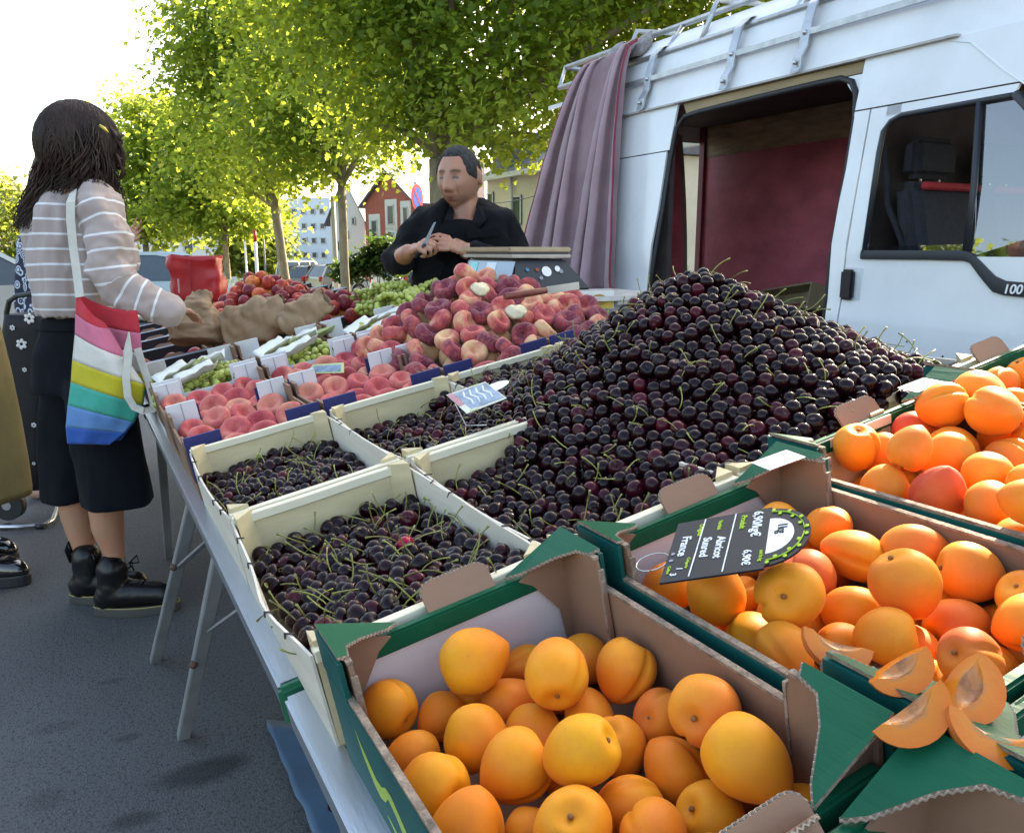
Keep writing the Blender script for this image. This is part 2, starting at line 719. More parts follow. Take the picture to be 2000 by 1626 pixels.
# cargo interior
XI = 4.15
mb = MB()
mb.box((XI + .01, 3.63, 1.25), (.02, 2.34, 1.26))
part('cargo_panel', mb, M_redply, van, label='scuffed red plywood lining inside the cargo space')
mb = MB()
mb.box((XI + .006, 3.63, 2.0), (.02, 2.34, .238))
part('cargo_panel_top', mb, M_rawply, van, label='bare plywood strip above the red lining')
mb = MB()
mb.box((3.60, 3.62, 2.10), (1.1, 2.4, .03))
mb.box((4.5, 3.62, 1.3), (.66, 2.45, 1.7))
mb.box((3.7, 3.55, .60), (1.7, 2.58, .06))
mb.hexa([(2.965, 2.5, 1.985), (3.08, 2.5, 1.985), (3.08, 3.62, 1.985), (2.965, 3.62, 1.985), (3.04, 2.5, 2.10), (3.1, 2.5, 2.10), (3.1, 3.62, 2.10), (3.04, 3.62, 2.10)])
part('cargo_shell', mb, M_darkin, van)
mb = MB()
mb.box((XI + .0, 4.82, 1.35), (.05, .05, 1.5))
part('cargo_post', mb, mat('dark_red_post', (.20, .035, .05), .6), van)
mb = MB()
mb.box((3.80, 2.47, 1.33), (1.5, .03, 1.45))
part('bulkhead', mb, M_darkin, van)
mb = MB()
mb.box((2.95, 3.78, 1.3), (.03, .20, 1.3))
part('inner_quarter', mb, M_darkin, van)
# rear door with a red lining, its free edge rounded; the other leaf stands open
poly = [(2.95, .6), (4.04, .6)] + [(lerp(4.055, 3.95, ((z - .6) / 1.42) ** 2.2), z) for z in zr(.6, 2.02, 12)] + [(3.8, 2.08), (2.95, 2.08)]
mb = MB().slab([(x, z) for x, z in poly], .03, Matrix(((1, 0, 0, 0), (0, 0, -1, 4.86), (0, 1, 0, 0), (0, 0, 0, 1))))
rd = part('rear_door', mb, mat('door_inner_grey', (.26, .25, .22), .5, dirt=.4), van)
poly2 = [(2.97, .62), (3.98, .62)] + [(lerp(4.005, 3.88, ((z - .6) / 1.42) ** 2.2), z) for z in zr(.62, 1.96, 12)] + [(3.7, 1.99), (2.97, 1.99)]
mb = MB().slab(poly2, .015, Matrix(((1, 0, 0, 0), (0, 0, -1, 4.828), (0, 1, 0, 0), (0, 0, 0, 1))))
part('door_lining', mb, M_redply, rd)
# front door
def wy0(z):
    return interp(z, [1.22, 1.60, 1.68, 1.715, 1.73], [2.284, 2.302, 2.30, 2.268, 2.235])


door = part('front_door', vpatch(1.32, 2.374, [.44, .6, .8, .93, .95, .97, 1.02, 1.1, 1.20], ny=8), M_white, van)
part('window_post', vpatch(wy0, 2.374, [1.20, 1.22, 1.4, 1.6, 1.68, 1.70, 1.715, 1.73, 1.776]), M_white, door)
part('window_header', vpatch(lambda z: 1.80 - (z - 1.735) * .4, 2.30, [1.736, 1.75, 1.776]), M_white, door)
mb = MB()
prof = [(2.288, 1.21), (2.30, 1.6), (2.297, 1.68), (2.27, 1.715), (2.225, 1.732), (1.95, 1.736), (1.80, 1.738)]
mb.tube([(vx(z) - .002, y, z) for y, z in prof], .011, 6)
mb.tube([(vx(z) - .003, y, z) for y, z in ((1.86, 1.22), (1.875, 1.45), (1.915, 1.735))], .012, 6)
part('window_frame', mb, M_trim, door)
mb = MB()                                  # black belt trim stepping down to the mirror corner
st = [(2.298, 1.222, 1.188), (2.0, 1.222, 1.188), (1.86, 1.222, 1.186), (1.835, 1.212, 1.178), (1.80, 1.185, 1.14), (1.765, 1.155, 1.105), (1.74, 1.135, 1.082), (1.70, 1.120, 1.072), (1.62, 1.116, 1.068), (1.36, 1.116, 1.068)]
mb.grid([[(vx(a) - .010, y, a) for y, a, b in st], [(vx((a + b) / 2) - .013, y, (a + b) / 2) for y, a, b in st], [(vx(b) - .010, y, b) for y, a, b in st]])
mb.grid([[(vx(a) + .012, y, a) for y, a, b in st], [(vx(a) - .010, y, a) for y, a, b in st]])
mb.grid([[(vx(b) - .010, y, b) for y, a, b in st], [(vx(b) + .012, y, b) for y, a, b in st]])
trim = part('belt_trim', mb, M_trim, door)
mb = MB()                                  # quarter glass
qy = [(1.868, 1.218), (1.88, 1.45), (1.918, 1.73), (1.78, 1.733)]
Aq = [V((vx(z) + .006, y, z)) for y, z in ((1.862, 1.218), (1.83, 1.205), (1.765, 1.15), (1.70, 1.115), (1.36, 1.112), (1.40, 1.34), (1.765, 1.738), (1.92, 1.735), (1.875, 1.45))]
mb.add(Aq, [list(range(9))])
part('quarter_window', mb, M_glassq, door)
mb = MB()
mb.tube([(vx(1.72) + .0, 1.79, 1.742), (vx(1.5) + .0, 1.565, 1.52), (vx(1.34), 1.40, 1.345)], .016, 6)
part('front_pillar', mb, M_trim, door)
mb = MB()                                  # wound-down pane, a finger of it showing
mb.add([(vx(1.2) + .008, 1.87, 1.19), (vx(1.2) + .008, 2.285, 1.19), (vx(1.24) + .008, 2.288, 1.236), (vx(1.24) + .008, 1.872, 1.244)], [(0, 1, 2, 3)])
part('window_pane', mb, M_glassq, door)
mb = MB()
mb.box((vx(1.08) + .004, 2.33, 1.085), (.012, .10, .15))
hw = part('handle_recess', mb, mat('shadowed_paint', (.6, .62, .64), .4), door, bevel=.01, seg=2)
mb = MB()
mb.box((vx(1.08) - .012, 2.345, 1.085), (.026, .062, .122))
part('handle', mb, M_blackpl, door, bevel=.009, seg=2)
mb = MB()
for y, z in ((2.3, .8), (2.05, .88), (1.9, .84)):
    mb.ell((vx(z) - .001, y, z), (.002, .004, .004), nu=8, nv=5)
part('scuff_mark', mb, M_rubber, door)


def text_mb(s, size, M, depth=.0008, align='LEFT', shear=0.0, bold=False):
    c = bpy.data.curves.new('t', 'FONT')
    c.body = s
    c.size = size
    c.extrude = depth
    c.align_x = align
    c.shear = shear
    if bold: c.offset = size * .018
    o = bpy.data.objects.new('t', c)
    COL.objects.link(o)
    dg = bpy.context.evaluated_depsgraph_get()
    me = o.evaluated_get(dg).to_mesh()
    mb = MB()
    mb.add([M @ v.co for v in me.vertices], [list(p.vertices) for p in me.polygons])
    o.evaluated_get(dg).to_mesh_clear()
    bpy.data.objects.remove(o)
    bpy.data.curves.remove(c)
    return mb


Mt = Matrix(((0, 0, -1, vx(1.09) - .0145), (-1, 0, 0, 1.702), (0, 1, 0, 1.079), (0, 0, 0, 1)))
part('lettering', text_mb('100', .044, Mt, shear=.15, bold=True), M_ink, trim)
# fenders, bonnet, windscreen, far side and underside (simple, mostly out of frame)
mb = vpatch(.35, 1.312, [.44, .6, .8, .93, .97, 1.02, 1.1])
mb.grid([[(x, y, z) for x in (XV + .01, XV + .3, XV + 1.02, XV + 1.74, XV + 2.03)] for y, z in ((1.31, 1.10), (.9, 1.06), (.45, .98), (.30, .85), (.28, .5))])
part('bonnet', mb, M_white, van)
mb = MB()
mb.grid([[(XV + .14 + .03, 1.36, 1.52), (XV + 1.02, 1.30, 1.62), (XV + 1.87, 1.36, 1.52)], [(XV + .05, 1.02, 1.12), (XV + 1.02, .88, 1.12), (XV + 1.99, 1.02, 1.12)]])
part('windscreen', mb, M_glassq, van)
mb = MB()
def fx(z): return 2 * (XV + 1.02) - vx(z)
for y0, y1, z0, z1 in ((1.32, 4.86, .42, 1.22), (2.4, 4.86, 1.22, 1.984), (1.8, 2.4, 1.74, 1.984)):
    mb.grid([[(fx(z), y0, z) for z in zr(z0, z1)], [(fx(z), y1, z) for z in zr(z0, z1)]])
part('far_side', mb, M_white, van)
mb = MB()
mb.box((XV + 1.02, 2.6, .44), (1.8, 4.4, .08))
part('underbody', mb, M_darkin, van)
for wy in (1.0, 4.0):
    for wx in (XV + .12, XV + 1.9):
        mb = MB()
        mb.tube([(wx - .09, wy, .33), (wx - .07, wy, .33), (wx + .09, wy, .33), (wx + .11, wy, .33)], [.29, .32, .32, .29], 24)
        w = part('wheel', mb, M_rubber, van)
        mb = MB().tube([(wx - .10, wy, .33), (wx + .1, wy, .33)], [.19, .19], 20)
        part('rim', mb, M_steel, w)
# cab: two seats with headrests, dashboard line
for sx in (3.25, 3.72, 4.25):
    mb = MB()
    mb.hexa([(sx - .22, 2.12, .95), (sx + .22, 2.12, .95), (sx + .22, 2.28, .95), (sx - .22, 2.28, .95), (sx - .20, 2.26, 1.50), (sx + .20, 2.26, 1.50), (sx + .20, 2.38, 1.50), (sx - .20, 2.38, 1.50)])
    mb.box((sx, 1.98, .9), (.46, .5, .14))
    st_ = part('seat', mb, M_seat, van, bevel=.04, seg=3)
    mb = MB()
    mb.box((sx, 2.35, 1.60), (.27, .09, .17))
    part('headrest', mb, M_seat, st_, bevel=.03, seg=3)
    mb = MB()
    for q in (-.06, .06):
        mb.tube([(sx + q, 2.34, 1.48), (sx + q, 2.345, 1.56)], .006, 6)
    part('headrest_rod', mb, M_steel, st_)
    mb = MB()
    mb.box((sx, 2.235, 1.478), (.36, .035, .03))
    part('seat_piping', mb, M_redcloth, st_, bevel=.008)
mb = MB()
mb.box((3.9, 1.35, 1.02), (1.7, .3, .28))
part('dashboard', mb, M_blackpl, van, bevel=.05, seg=2)
mb = MB()
mb.tube([(2.95, 2.36, 1.72), (2.99, 2.33, 1.4), (3.08, 2.2, 1.05)], [.022, .022, .022], 4, flat=.15)
part('seat_belt', mb, M_seat, van)
# ------------------------------------------------------------------ roof rack
rack = thing('roof_rack', 'grey metal roof rack of tubes clamped along the top of the white van', 'roof rack', (XV + 1, 3.6, 2.3))
for x, z, y0, y1 in ((XV + .40, 2.475, 5.21, 1.5), (XV + .245, 2.30, 5.03, 1.7), (XV + 1.64, 2.475, 5.21, 1.5), (XV + 1.8, 2.30, 5.03, 1.7)):
    mb = MB().tube([(x, y0, z), (x, y1, z)], .017, 8)
    part('rail', mb, M_alu, rack)
mb = MB().bar((XV + .160, 5.02, 2.16), (XV + .160, 1.9, 2.16), .014, .026)
part('side_bar', mb, M_alu, rack)
for y in (5.03, 4.3, 3.6, 2.9, 2.2):
    mb = MB().tube([(XV + .245, y, 2.30), (XV + .3, y, 2.31), (XV + 1.74, y, 2.535 - .225), (XV + 1.8, y, 2.30)], .014, 8)
    if y < 5:
        mb = MB().tube([(XV + .245, y, 2.30), (XV + .34, y, 2.51), (XV + .6, y, 2.53), (XV + 1.45, y, 2.53), (XV + 1.7, y, 2.51), (XV + 1.8, y, 2.30)], .014, 8)
    part('crossbar', mb, M_alu, rack)
for y in (5.03, 3.9, 2.95, 2.1):
    mb = MB().tube([(XV + .245, y, 2.30), (XV + .40, y + (.18 if y > 5 else .04), 2.475)], .013, 8)
    part('upright', mb, M_alu, rack)
mb = MB().tube([(XV + .40, 5.21, 2.475), (XV + 1.64, 5.21, 2.475)], .016, 8)
part('end_rail', mb, M_alu, rack)
for y in (4.65, 3.93, 3.26, 2.80):
    prof = [(.36, 2.325), (.30, 2.345), (.245, 2.335), (.195, 2.29), (.168, 2.20), (.150, 2.10), (.120, 2.055), (.118, 2.02), (.108, 1.995)]
    a, b = [], []
    mb = MB()
    rs = []
    for i, (x, z) in enumerate(prof):
        hw_ = .026 if i > 2 else .030
        rs.append([V((XV + x - .012, y - hw_, z - .004)), V((XV + x - .012, y + hw_, z - .004)), V((XV + x + .006, y + hw_, z + .004)), V((XV + x + .006, y - hw_, z + .004))])
    mb.rings(rs, True, True, smooth=False)
    br = part('clamp', mb, M_alu, rack, bevel=.003)
    mb = MB().ell((XV + .098, y, 2.03), (.010, .010, .010), nu=8, nv=6)
    part('bolt', mb, M_steel, br)
    part('bolt', MB().ell((XV + .148, y, 2.16), (.012, .012, .012), nu=8, nv=6), M_steel, br)
# ------------------------------------------------------------------ mauve cloth hung from the rack
def make_cloth():
    P = []
    nj = 150
    for i in range(41):
        t = i / 40
        row = []
        for j in range(nj + 1):
            s = j / nj
            ytop = lerp(4.52, 4.14, s) if True else 0
            # two gathers at the top
            g = .5 + (.30 if s > .5 else -.30) + (s - (.75 if s > .5 else .25)) * .35
            ytop = lerp(4.60, 4.06, g)
            ybot = lerp(4.90, 3.87, s)
            y = lerp(ytop, ybot, t ** .82)
            z = lerp(2.40 + (.015 if s > .5 else -.02), lerp(1.02, .985, s), t)
            x = lerp(XV + .235, XV - .06, t ** .42)
            amp = lerp(.022, .075, t ** .7)
            ph = s * 2 * pi * 5.2 + .5 * sin(s * 9 + .8) + t * .55
            w = sin(ph)
            w = (abs(w) ** .75) * (1 if w > 0 else -1)
            x -= amp * (w * .75 + .3 * sin(ph * .47 + 1.3)) + amp * .3
            y += amp * .35 * sin(ph * 2 + .5)
            x += .006 * noise.noise(V((s * 22, t * 7, 1.3)))
            if t > .97: x += .004
            row.append((x, y, z + (.012 * noise.noise(V((s * 6, 0, 3))) if t > .5 else 0)))
        P.append(row)
    mb = MB().grid(P)
    return mb, P


M_cloth, nt, b, out = newmat('mauve_canvas')
tc = N(nt, 'ShaderNodeTexCoord')
f = noise_fac(nt, 4, 6, .65)
c = mixcol(nt, ramp(nt, f, [(.3, 0.), (.7, 1.)]), (.25, .155, .175), (.35, .235, .255))
sp = N(nt, 'ShaderNodeSeparateXYZ')
nt.links.new(tc.outputs['Object'], sp.inputs[0])
nt.links.new(c, b.inputs['Base Color'])
b.inputs['Roughness'].default_value = .85
b.inputs['Sheen Weight'].default_value = .25
bumpit(nt, b, noise_fac(nt, 260, 2, .5), .25, .003)
mb, P = make_cloth()
cl = thing('awning_cloth', 'faded mauve canvas awning cloth hanging gathered from the roof rack of the van', 'cloth', (XV, 4.3, 1.0))
o = part('canvas', mb, M_cloth, cl)
sm_ = o.modifiers.new('thickness', 'SOLIDIFY')
sm_.thickness = .004
M_hem = mat('red_hem', (.27, .035, .06), .8, var=.3)
for j in (0, -1):
    mb = MB().tube([V(r[j]) + V((-.004, 0, 0)) for r in P], .009, 6, flat=.5)
    part('hem', mb, M_hem, cl)
M_tape = mat('grey_tape', (.27, .25, .24), .8, var=.4, vs=30)
for ya, yb in ((4.56, 4.40), (4.29, 4.11)):
    mb = MB()
    ym = (ya + yb) / 2
    rs = []
    for k, (z, r) in enumerate(((2.33, .068), (2.36, .078), (2.40, .082), (2.44, .066), (2.475, .034), (2.49, .016))):
        rs.append([(XV + .255 + .11 * (k / 5) + r * .55 * cos(a) * (1 + .12 * sin(6 * a)), ym + r * sin(a) * (1 + .12 * sin(7 * a)), z) for a in [2 * pi * q / 28 for q in range(28)]])
    mb.rings(rs)
    part('gathered_top', mb, M_tape, cl)
# crates left inside the van
mb = MB()
M_crin = Matrix.Translation((3.86, 3.62, .66)) @ Matrix.Rotation(RAD(-14), 4, 'Z') @ Matrix.Rotation(RAD(16), 4, 'Y') @ Matrix.Rotation(RAD(-8), 4, 'X')
M_oldwood = mat('old_crate_wood', (.36, .29, .18), .75, var=.3, vs=5, stretch=(1, 6, 1), dirt=.4)
cr = thing('wooden_crate', 'empty wooden crate tipped on its side inside the open van', 'crate', M_crin)
mb = MB().box((0, 0, .17), (.012, .50, .32))
part('base', mb, M_oldwood, cr, local=True)
for yy in (-.25, .25):
    mb = MB().box((-.06, yy, .17), (.12, .012, .32))
    part('side', mb, M_oldwood, cr, local=True)
for zz in (.01, .33):
    mb = MB().box((-.06, 0, zz), (.12, .5, .012))
    part('end', mb, M_oldwood, cr, local=True)
mb = MB()
for zz, n_ in ((.25, 3), (.14, 3)):
    for k in range(n_):
        mb.box((-.0075, -.12 + k * .11 + .03, zz), (.002, .075, .014))
part('printed_line', mb, mat('faded_red_print', (.25, .05, .04), .8), cr, local=True)
mb = MB()
mb.box((3.78, 3.40, .77), (.25, .22, .24))
cr = thing('black_crate', 'black plastic crate standing beside the tipped wooden crate in the van', 'crate', (3.78, 3.40, .65))
part('body', mb, M_blackpl, cr, bevel=.01)
mb = MB()
for k in range(5):
    mb.box((3.652, 3.32 + .04 * k, .79), (.008, .012, .16))
part('rib', mb, M_blackpl, cr)
# ------------------------------------------------------------------ tables
random.seed(5)
M_top = mat('table_board', (.30, .31, .33), .6, var=.2)
M_rail = mat('aluminium_rail', (.50, .55, .60), .33, metal=.85, var=.22, vs=14, dirt=.35, bump=.06, bs=220, stretch=(1, .12, 1))
M_leg = mat('aluminium_leg', (.44, .45, .45), .42, metal=.7, var=.2, vs=12, dirt=.4, stretch=(1, 1, .3))
M_greencap = mat('green_cap', (.02, .16, .085), .45, var=.15)
M_rust = mat('rusty_bolt', (.09, .045, .03), .7)
TW = -.124                                   # table board height under the rims


def slab_stall(mb, u0, u1, v0, v1, w0, w1, mi=0):
    return mb.hexa([S(u0, v0, w0), S(u1, v0, w0), S(u1, v1, w0), S(u0, v1, w0), S(u0, v0, w1), S(u1, v0, w1), S(u1, v1, w1), S(u0, v1, w1)], mi)


def make_table(v0, v1, label, legs, dw=0.0, cap=True):
    t = thing('market_table', label, 'table', S(.58, (v0 + v1) / 2, -.4))
    mb = slab_stall(MB(), .006, 1.17, v0 + .02, v1, TW - .025 + dw, TW - .001 + dw)
    part('tabletop', mb, M_top, t)
    mb = slab_stall(MB(), -.033, .004, v0 + .012, v1, TW - .042 + dw, TW + .004 + dw)
    part('edge_rail', mb, M_rail, t, bevel=.004, seg=2)
    if cap:
        mb = slab_stall(MB(), -.036, .012, v0 - .004, v0 + .012, TW - .046 + dw, TW + .007 + dw)
        part('end_cap', mb, M_greencap, t, bevel=.005, seg=2)
    for (a, b, r) in legs:
        mb = MB().bar(a, b, .030, .026, up=V((0, 1, 0)))
        L = part('leg', mb, M_leg, t, bevel=.003)
        if r:
            mb = MB().ell(V(a).lerp(V(b), r) + V((-.014, -.016, 0)), .010, nu=8, nv=6)
            part('bolt', mb, M_rust, L)
    return t


def foot(px, py):
    p = onz(px, py)
    return V((p.x, p.y, 0.0))


def leg_pair(v, fa, r=.45):
    top = S(.004, v, TW - .03)
    return (top, fa, r)


lg2 = [leg_pair(1.22, foot(303, 1290), .38), leg_pair(.84, foot(358, 1438), .55),
       (S(1.1, 1.2, TW - .03), S(1.1, 1.2, 0) * 1 - V((-.06, -.1, S(1.1, 1.2, 0).z)), 0), (S(1.1, .8, TW - .03), V((S(1.1, .8, 0).x + .06, S(1.1, .8, 0).y - .1, 0)), 0)]
t2 = make_table(.165, 2.2, 'metal-edged folding market table carrying the wooden cherry crates and peach boxes', lg2)
lg1 = [(S(.012, .115, TW - .03), V((.265, .62, 0)), .42), (S(1.1, .0, TW - .03), V((S(1.1, 0, 0).x + .05, .7, 0)), 0), (S(.02, -.9, TW - .03), V((.2, -.3, 0)), 0), (S(1.1, -.9, TW - .03), V((1.4, -.3, 0)), 0)]
t1 = make_table(-1.25, .145, 'nearest folding market table, under the apricot crates', lg1, dw=.003, cap=False)
p3 = foot(262, 1076)
t3 = make_table(2.23, 4.7, 'farthest market table, under the nectarines and the red bag', [(S(.02, 2.35, TW - .03), V((p3.x + .12, p3.y - .15, 0)), 0), (S(.02, 4.5, TW - .03), V((.2, 5.4, 0)), 0), (S(1.1, 2.4, TW - .03), V((1.35, 3.2, 0)), 0), (S(1.1, 4.5, TW - .03), V((1.35, 5.4, 0)), 0)])
for tt, pts in ((t2, [((385, 1130), (398, 1100), 0, 0)]),):
    pass
# braces between the legs
b1 = V(lg2[0][0]).lerp(V(lg2[0][1]), .40)
mb = MB().bar(b1, S(.02, .93, TW - .04), .016, .006)
part('brace', mb, M_leg, t2)
b2 = V(lg2[1][0]).lerp(V(lg2[1][1]), .42)
mb = MB().bar(b2, S(.12, .62, TW - .04), .014, .005)
part('brace', mb, M_leg, t2)
b3 = V(lg1[0][0]).lerp(V(lg1[0][1]), .40)
mb = MB().bar(b3, S(.16, .02, TW - .05), .020, .006)
part('brace', mb, M_leg, t1)

# ------------------------------------------------------------------ crate materials
M_white_in = mat('white_card', (.60, .57, .58), .6, var=.08, vs=6, dirt=.12, bump=.08, bs=30)
M_greenprint = mat('green_print', (.002, .085, .042), .45, spec=.16, var=.18, vs=16, bump=.22, bs=90, stretch=(1, .12, 1))
M_greenside = mat('green_side', (.004, .085, .075), .5, spec=.2, var=.2, vs=10, bump=.12, bs=60)
M_brown = mat('brown_card', (.235, .135, .085), .72, var=.14, vs=7, bump=.12, bs=120, stretch=(.4, 1, 1))
M_edge = mat('corrugated_edge', (.27, .20, .15), .9, var=.6, vs=90, bump=.8, bs=160)
M_lime = mat('lime_print', (.36, .50, .03), .45, var=.1)
M_liner = mat('liner_paper', (.30, .235, .18), .8, var=.3, vs=60)


def flutes(mb, a, b, out, h, pitch=.0065):
    """wavy middle layer of corrugated board along the edge a-b; h = board thickness along 'out'"""
    a, b, out = V(a), V(b), V(out)
    L = (b - a).length
    n = max(4, int(L / pitch) * 4)
    d = (b - a) / n
    up = out.cross(b - a).normalized() * .0016
    R = []
    for i in range(n + 1):
        p = a + d * i + out * (h * (.5 + .30 * sin(i * pi / 2 + .3)))
        q = out * .0007
        R.append([p - q - up, p + q - up, p + q + up, p - q + up])
    mb.rings(R, True, True, smooth=False)
    return mb


def green_crate(M, w, l, h, label, group, swoosh=False, flaps=(1, 1), back_h=1.0):
    t = thing('apricot_crate', label, 'crate', M, group)
    th = .006
    X, Y = w / 2, l / 2
    P = lambda n, mb, m, **k: part(n, mb, m, k.pop('par', t), local=True, **k)
    P('base', MB().box((0, 0, .004), (w - .004, l - .004, .006)), M_brown)
    for s in (1, -1):                        # end walls with a folded green rim
        mb = MB().box((0, s * (Y - th / 2), (h - .02) / 2), (w - .012, th, h - .02))
        ew = P('end_wall', mb, M_white_in)
        mb = MB().box((0, s * (Y - .0055), h - .011), (w - .03, .012, .022))
        P('rim', mb, M_greenprint, bevel=.0025, seg=2)
        if flaps[0 if s > 0 else 1]:
            Mf = Matrix.Translation((.012, s * (Y - .004), h - .004)) @ Matrix.Rotation(-s * RAD(38), 4, 'X')
            pts = []
            a_, b_, r = .040, .036, .014
            for cx, cy, a0 in ((a_ - r, b_ - r, 0), (-a_ + r, b_ - r, 90)):
                for k in range(5):
                    q = RAD(a0 + k * 22.5)
                    pts.append((cx + r * cos(q), cy + r * sin(q)))
            pts += [(-a_, 0), (a_, 0)]
            Mz = Mf @ Matrix(((1, 0, 0, 0), (0, 0, s, 0), (0, 1, 0, 0), (0, 0, 0, 1)))
            fl = P('handle_flap', MB().slab(pts, .0035, Mz), M_brown)
            mb = MB()
            outn = (Mz.to_3x3() @ V((0, 0, 1)))
            for q in range(9):
                p0, p1 = Mz @ V((pts[q][0], pts[q][1], .0003)), Mz @ V((pts[q + 1][0], pts[q + 1][1], .0003))
                flutes(mb, p0, p1, outn, .0035, .0045)
            P('torn_edge', mb, M_liner, par=fl)
    for s in (1, -1):
        mb = MB().box((s * (X - .0025), 0, (h - .008) / 2), (.005, l - .02, h - .008))
        sw = P('side_wall', mb, M_brown)
        mb = MB().box((s * (X - .0032), 0, h - .0065), (.0064, l - .14, .003))
        P('cut_edge', mb, M_edge, par=sw)
        mb = MB().box((s * (X + .0007), 0, (h - .009) / 2), (.0012, l - .02, h - .009))
        P('outer_print', mb, M_greenside, par=sw)
        for e in (1, -1):
            P('outer_corner', MB().box((s * (X - .0012), e * (Y - .041), h + .010), (.0045, .080, .042)), M_greenside, par=sw)
        for e in (1, -1):                    # corner: panel on the side, brown flap on the end wall, green gusset over both
            y0 = e * (Y - .006)
            mb = MB()
            Mx = Matrix(((0, 0, 1, s * (X - .0095) - .0022), (1, 0, 0, 0), (0, 1, 0, 0), (0, 0, 0, 1)))
            pl = [(y0, .006), (y0, h + .030), (y0 - e * .078, h + .028), (y0 - e * .086, h - .012), (y0 - e * .088, .006)]
            mb.slab(pl if e < 0 else pl[::-1], .0045, Mx)
            cp = P('corner_panel', mb, M_brown)
            mb = MB()
            mb.box((s * (X - .0095), y0 - e * .0835, h * .5 + .012), (.006, .003, h + .014))
            mb.box((s * (X - .0095), y0 - e * .04, h + .0300), (.006, .076, .003))
            P('cut_edge', mb, M_edge, par=cp)
            Mb = Matrix(((1, 0, 0, 0), (0, 0, 1, e * (Y - .012) - .0015), (0, 1, 0, 0), (0, 0, 0, 1)))
            x0 = s * (X - .008)
            pl = [(x0, .006), (x0 - s * .012, .006), (x0 - s * .016, h * .55), (x0 - s * .045, h * .90), (x0 - s * .060, h - .002), (x0, h + .029)]
            mb = MB().slab(pl if s < 0 else pl[::-1], .003, Mb)
            P('corner_flap', mb, M_brown)
            cx, cy = s * (X - .001), e * (Y - .001)
            pl = [(cx, cy), (cx - s * .078, cy), (cx - s * .066, cy - e * .012), (cx - s * .032, cy - e * .034), (cx - s * .014, cy - e * .052), (cx - s * .010, cy - e * .072), (cx, cy - e * .078)]
            if s * e > 0: pl = pl
            else: pl = pl[::-1]
            GZ = lambda p: h + .0335 * max(.04, 1 - abs(p[0] - cx) / .078)
            mb = MB()
            nq = len(pl)
            mb.add([(p[0], p[1], GZ(p)) for p in pl] + [(p[0], p[1], GZ(p) + .0035) for p in pl], [list(range(nq))[::-1], list(range(nq, 2 * nq))], 0)
            mb.add([(p[0], p[1], GZ(p)) for p in pl] + [(p[0], p[1], GZ(p) + .0035) for p in pl], [(i, (i + 1) % nq, nq + (i + 1) % nq, nq + i) for i in range(nq)], 1)
            P('gusset', mb, [M_greenprint, M_edge])
            mb = MB()
            q0 = [p for p in pl if p != (cx, cy)]
            for a, b in zip(q0, q0[1:]):
                d = V((b[0] - a[0], b[1] - a[1], 0))
                flutes(mb, (a[0], a[1], GZ(a)), (b[0], b[1], GZ(b)), (0, 0, 1), .0035, .005)
            P('torn_edge', mb, M_liner)
    if swoosh:
        mb = MB()
        xx = -X - .0016
        def stroke(pts):
            top, bot = [], []
            for y, z, r in pts:
                top.append((xx, y, z + r))
                bot.append((xx, y, z - r))
            mb.grid([top, bot])
        stroke([(.128, .088, .001), (.118, .072, .008), (.10, .058, .012), (.085, .052, .010), (.07, .056, .008), (.055, .068, .006), (.04, .066, .010), (.02, .050, .014), (0, .036, .013), (-.02, .026, .010), (-.045, .020, .006), (-.07, .02, .003)])
        stroke([(.075, .030, .002), (.05, .022, .006), (.02, .016, .006), (-.01, .012, .004)])
        P('printed_mark', mb, M_lime, label='lime green swirl printed on the crate side')
    return t


AH = .121
GA = 'green cardboard apricot crates'
crA1 = green_crate(smat(.1435, -.220, TW), .287, .43, AH, 'green apricot crate at the front left corner, lime mark on its side', GA, swoosh=True)
crA2 = green_crate(smat(.461, -.222, TW), .309, .43, AH, 'green apricot crate holding the black price sign', GA)
crA3 = green_crate(smat(.799, -.196, TW + .004, RAD(.8)), .345, .43, AH, 'sunlit green apricot crate right of the crate with the price sign', GA)
crA4 = green_crate(smat(1.15, -.165, TW + .004, RAD(1.2)), .34, .43, AH, 'green apricot crate at the right edge of the photo', GA)
crA0 = green_crate(smat(.462, -.662, TW, RAD(.6)), .309, .43, AH, 'green crate in the bottom right corner with apricot slices lying on its corner', GA)
crA00 = green_crate(smat(.148, -.664, TW), .287, .43, AH, 'green crate nearest the camera, only its back rim in the picture', GA)

# ------------------------------------------------------------------ wooden crates
M_poplar = mat('poplar_wood', (.60, .50, .30), .62, var=.16, vs=7, bump=.12, bs=60, stretch=(1, 1, 5), dirt=.12)
M_poplar_l = mat('poplar_edge', (.72, .66, .50), .66, var=.14, vs=9, bump=.15, bs=60, stretch=(.3, 1, 1))
M_veneer = mat('poplar_veneer', (.68, .62, .52), .6, var=.12, vs=6, bump=.1, bs=40, stretch=(5, .4, 5), dirt=.1)
M_staple = mat('staple', (.06, .05, .045), .5, metal=.6)
random.seed(11)


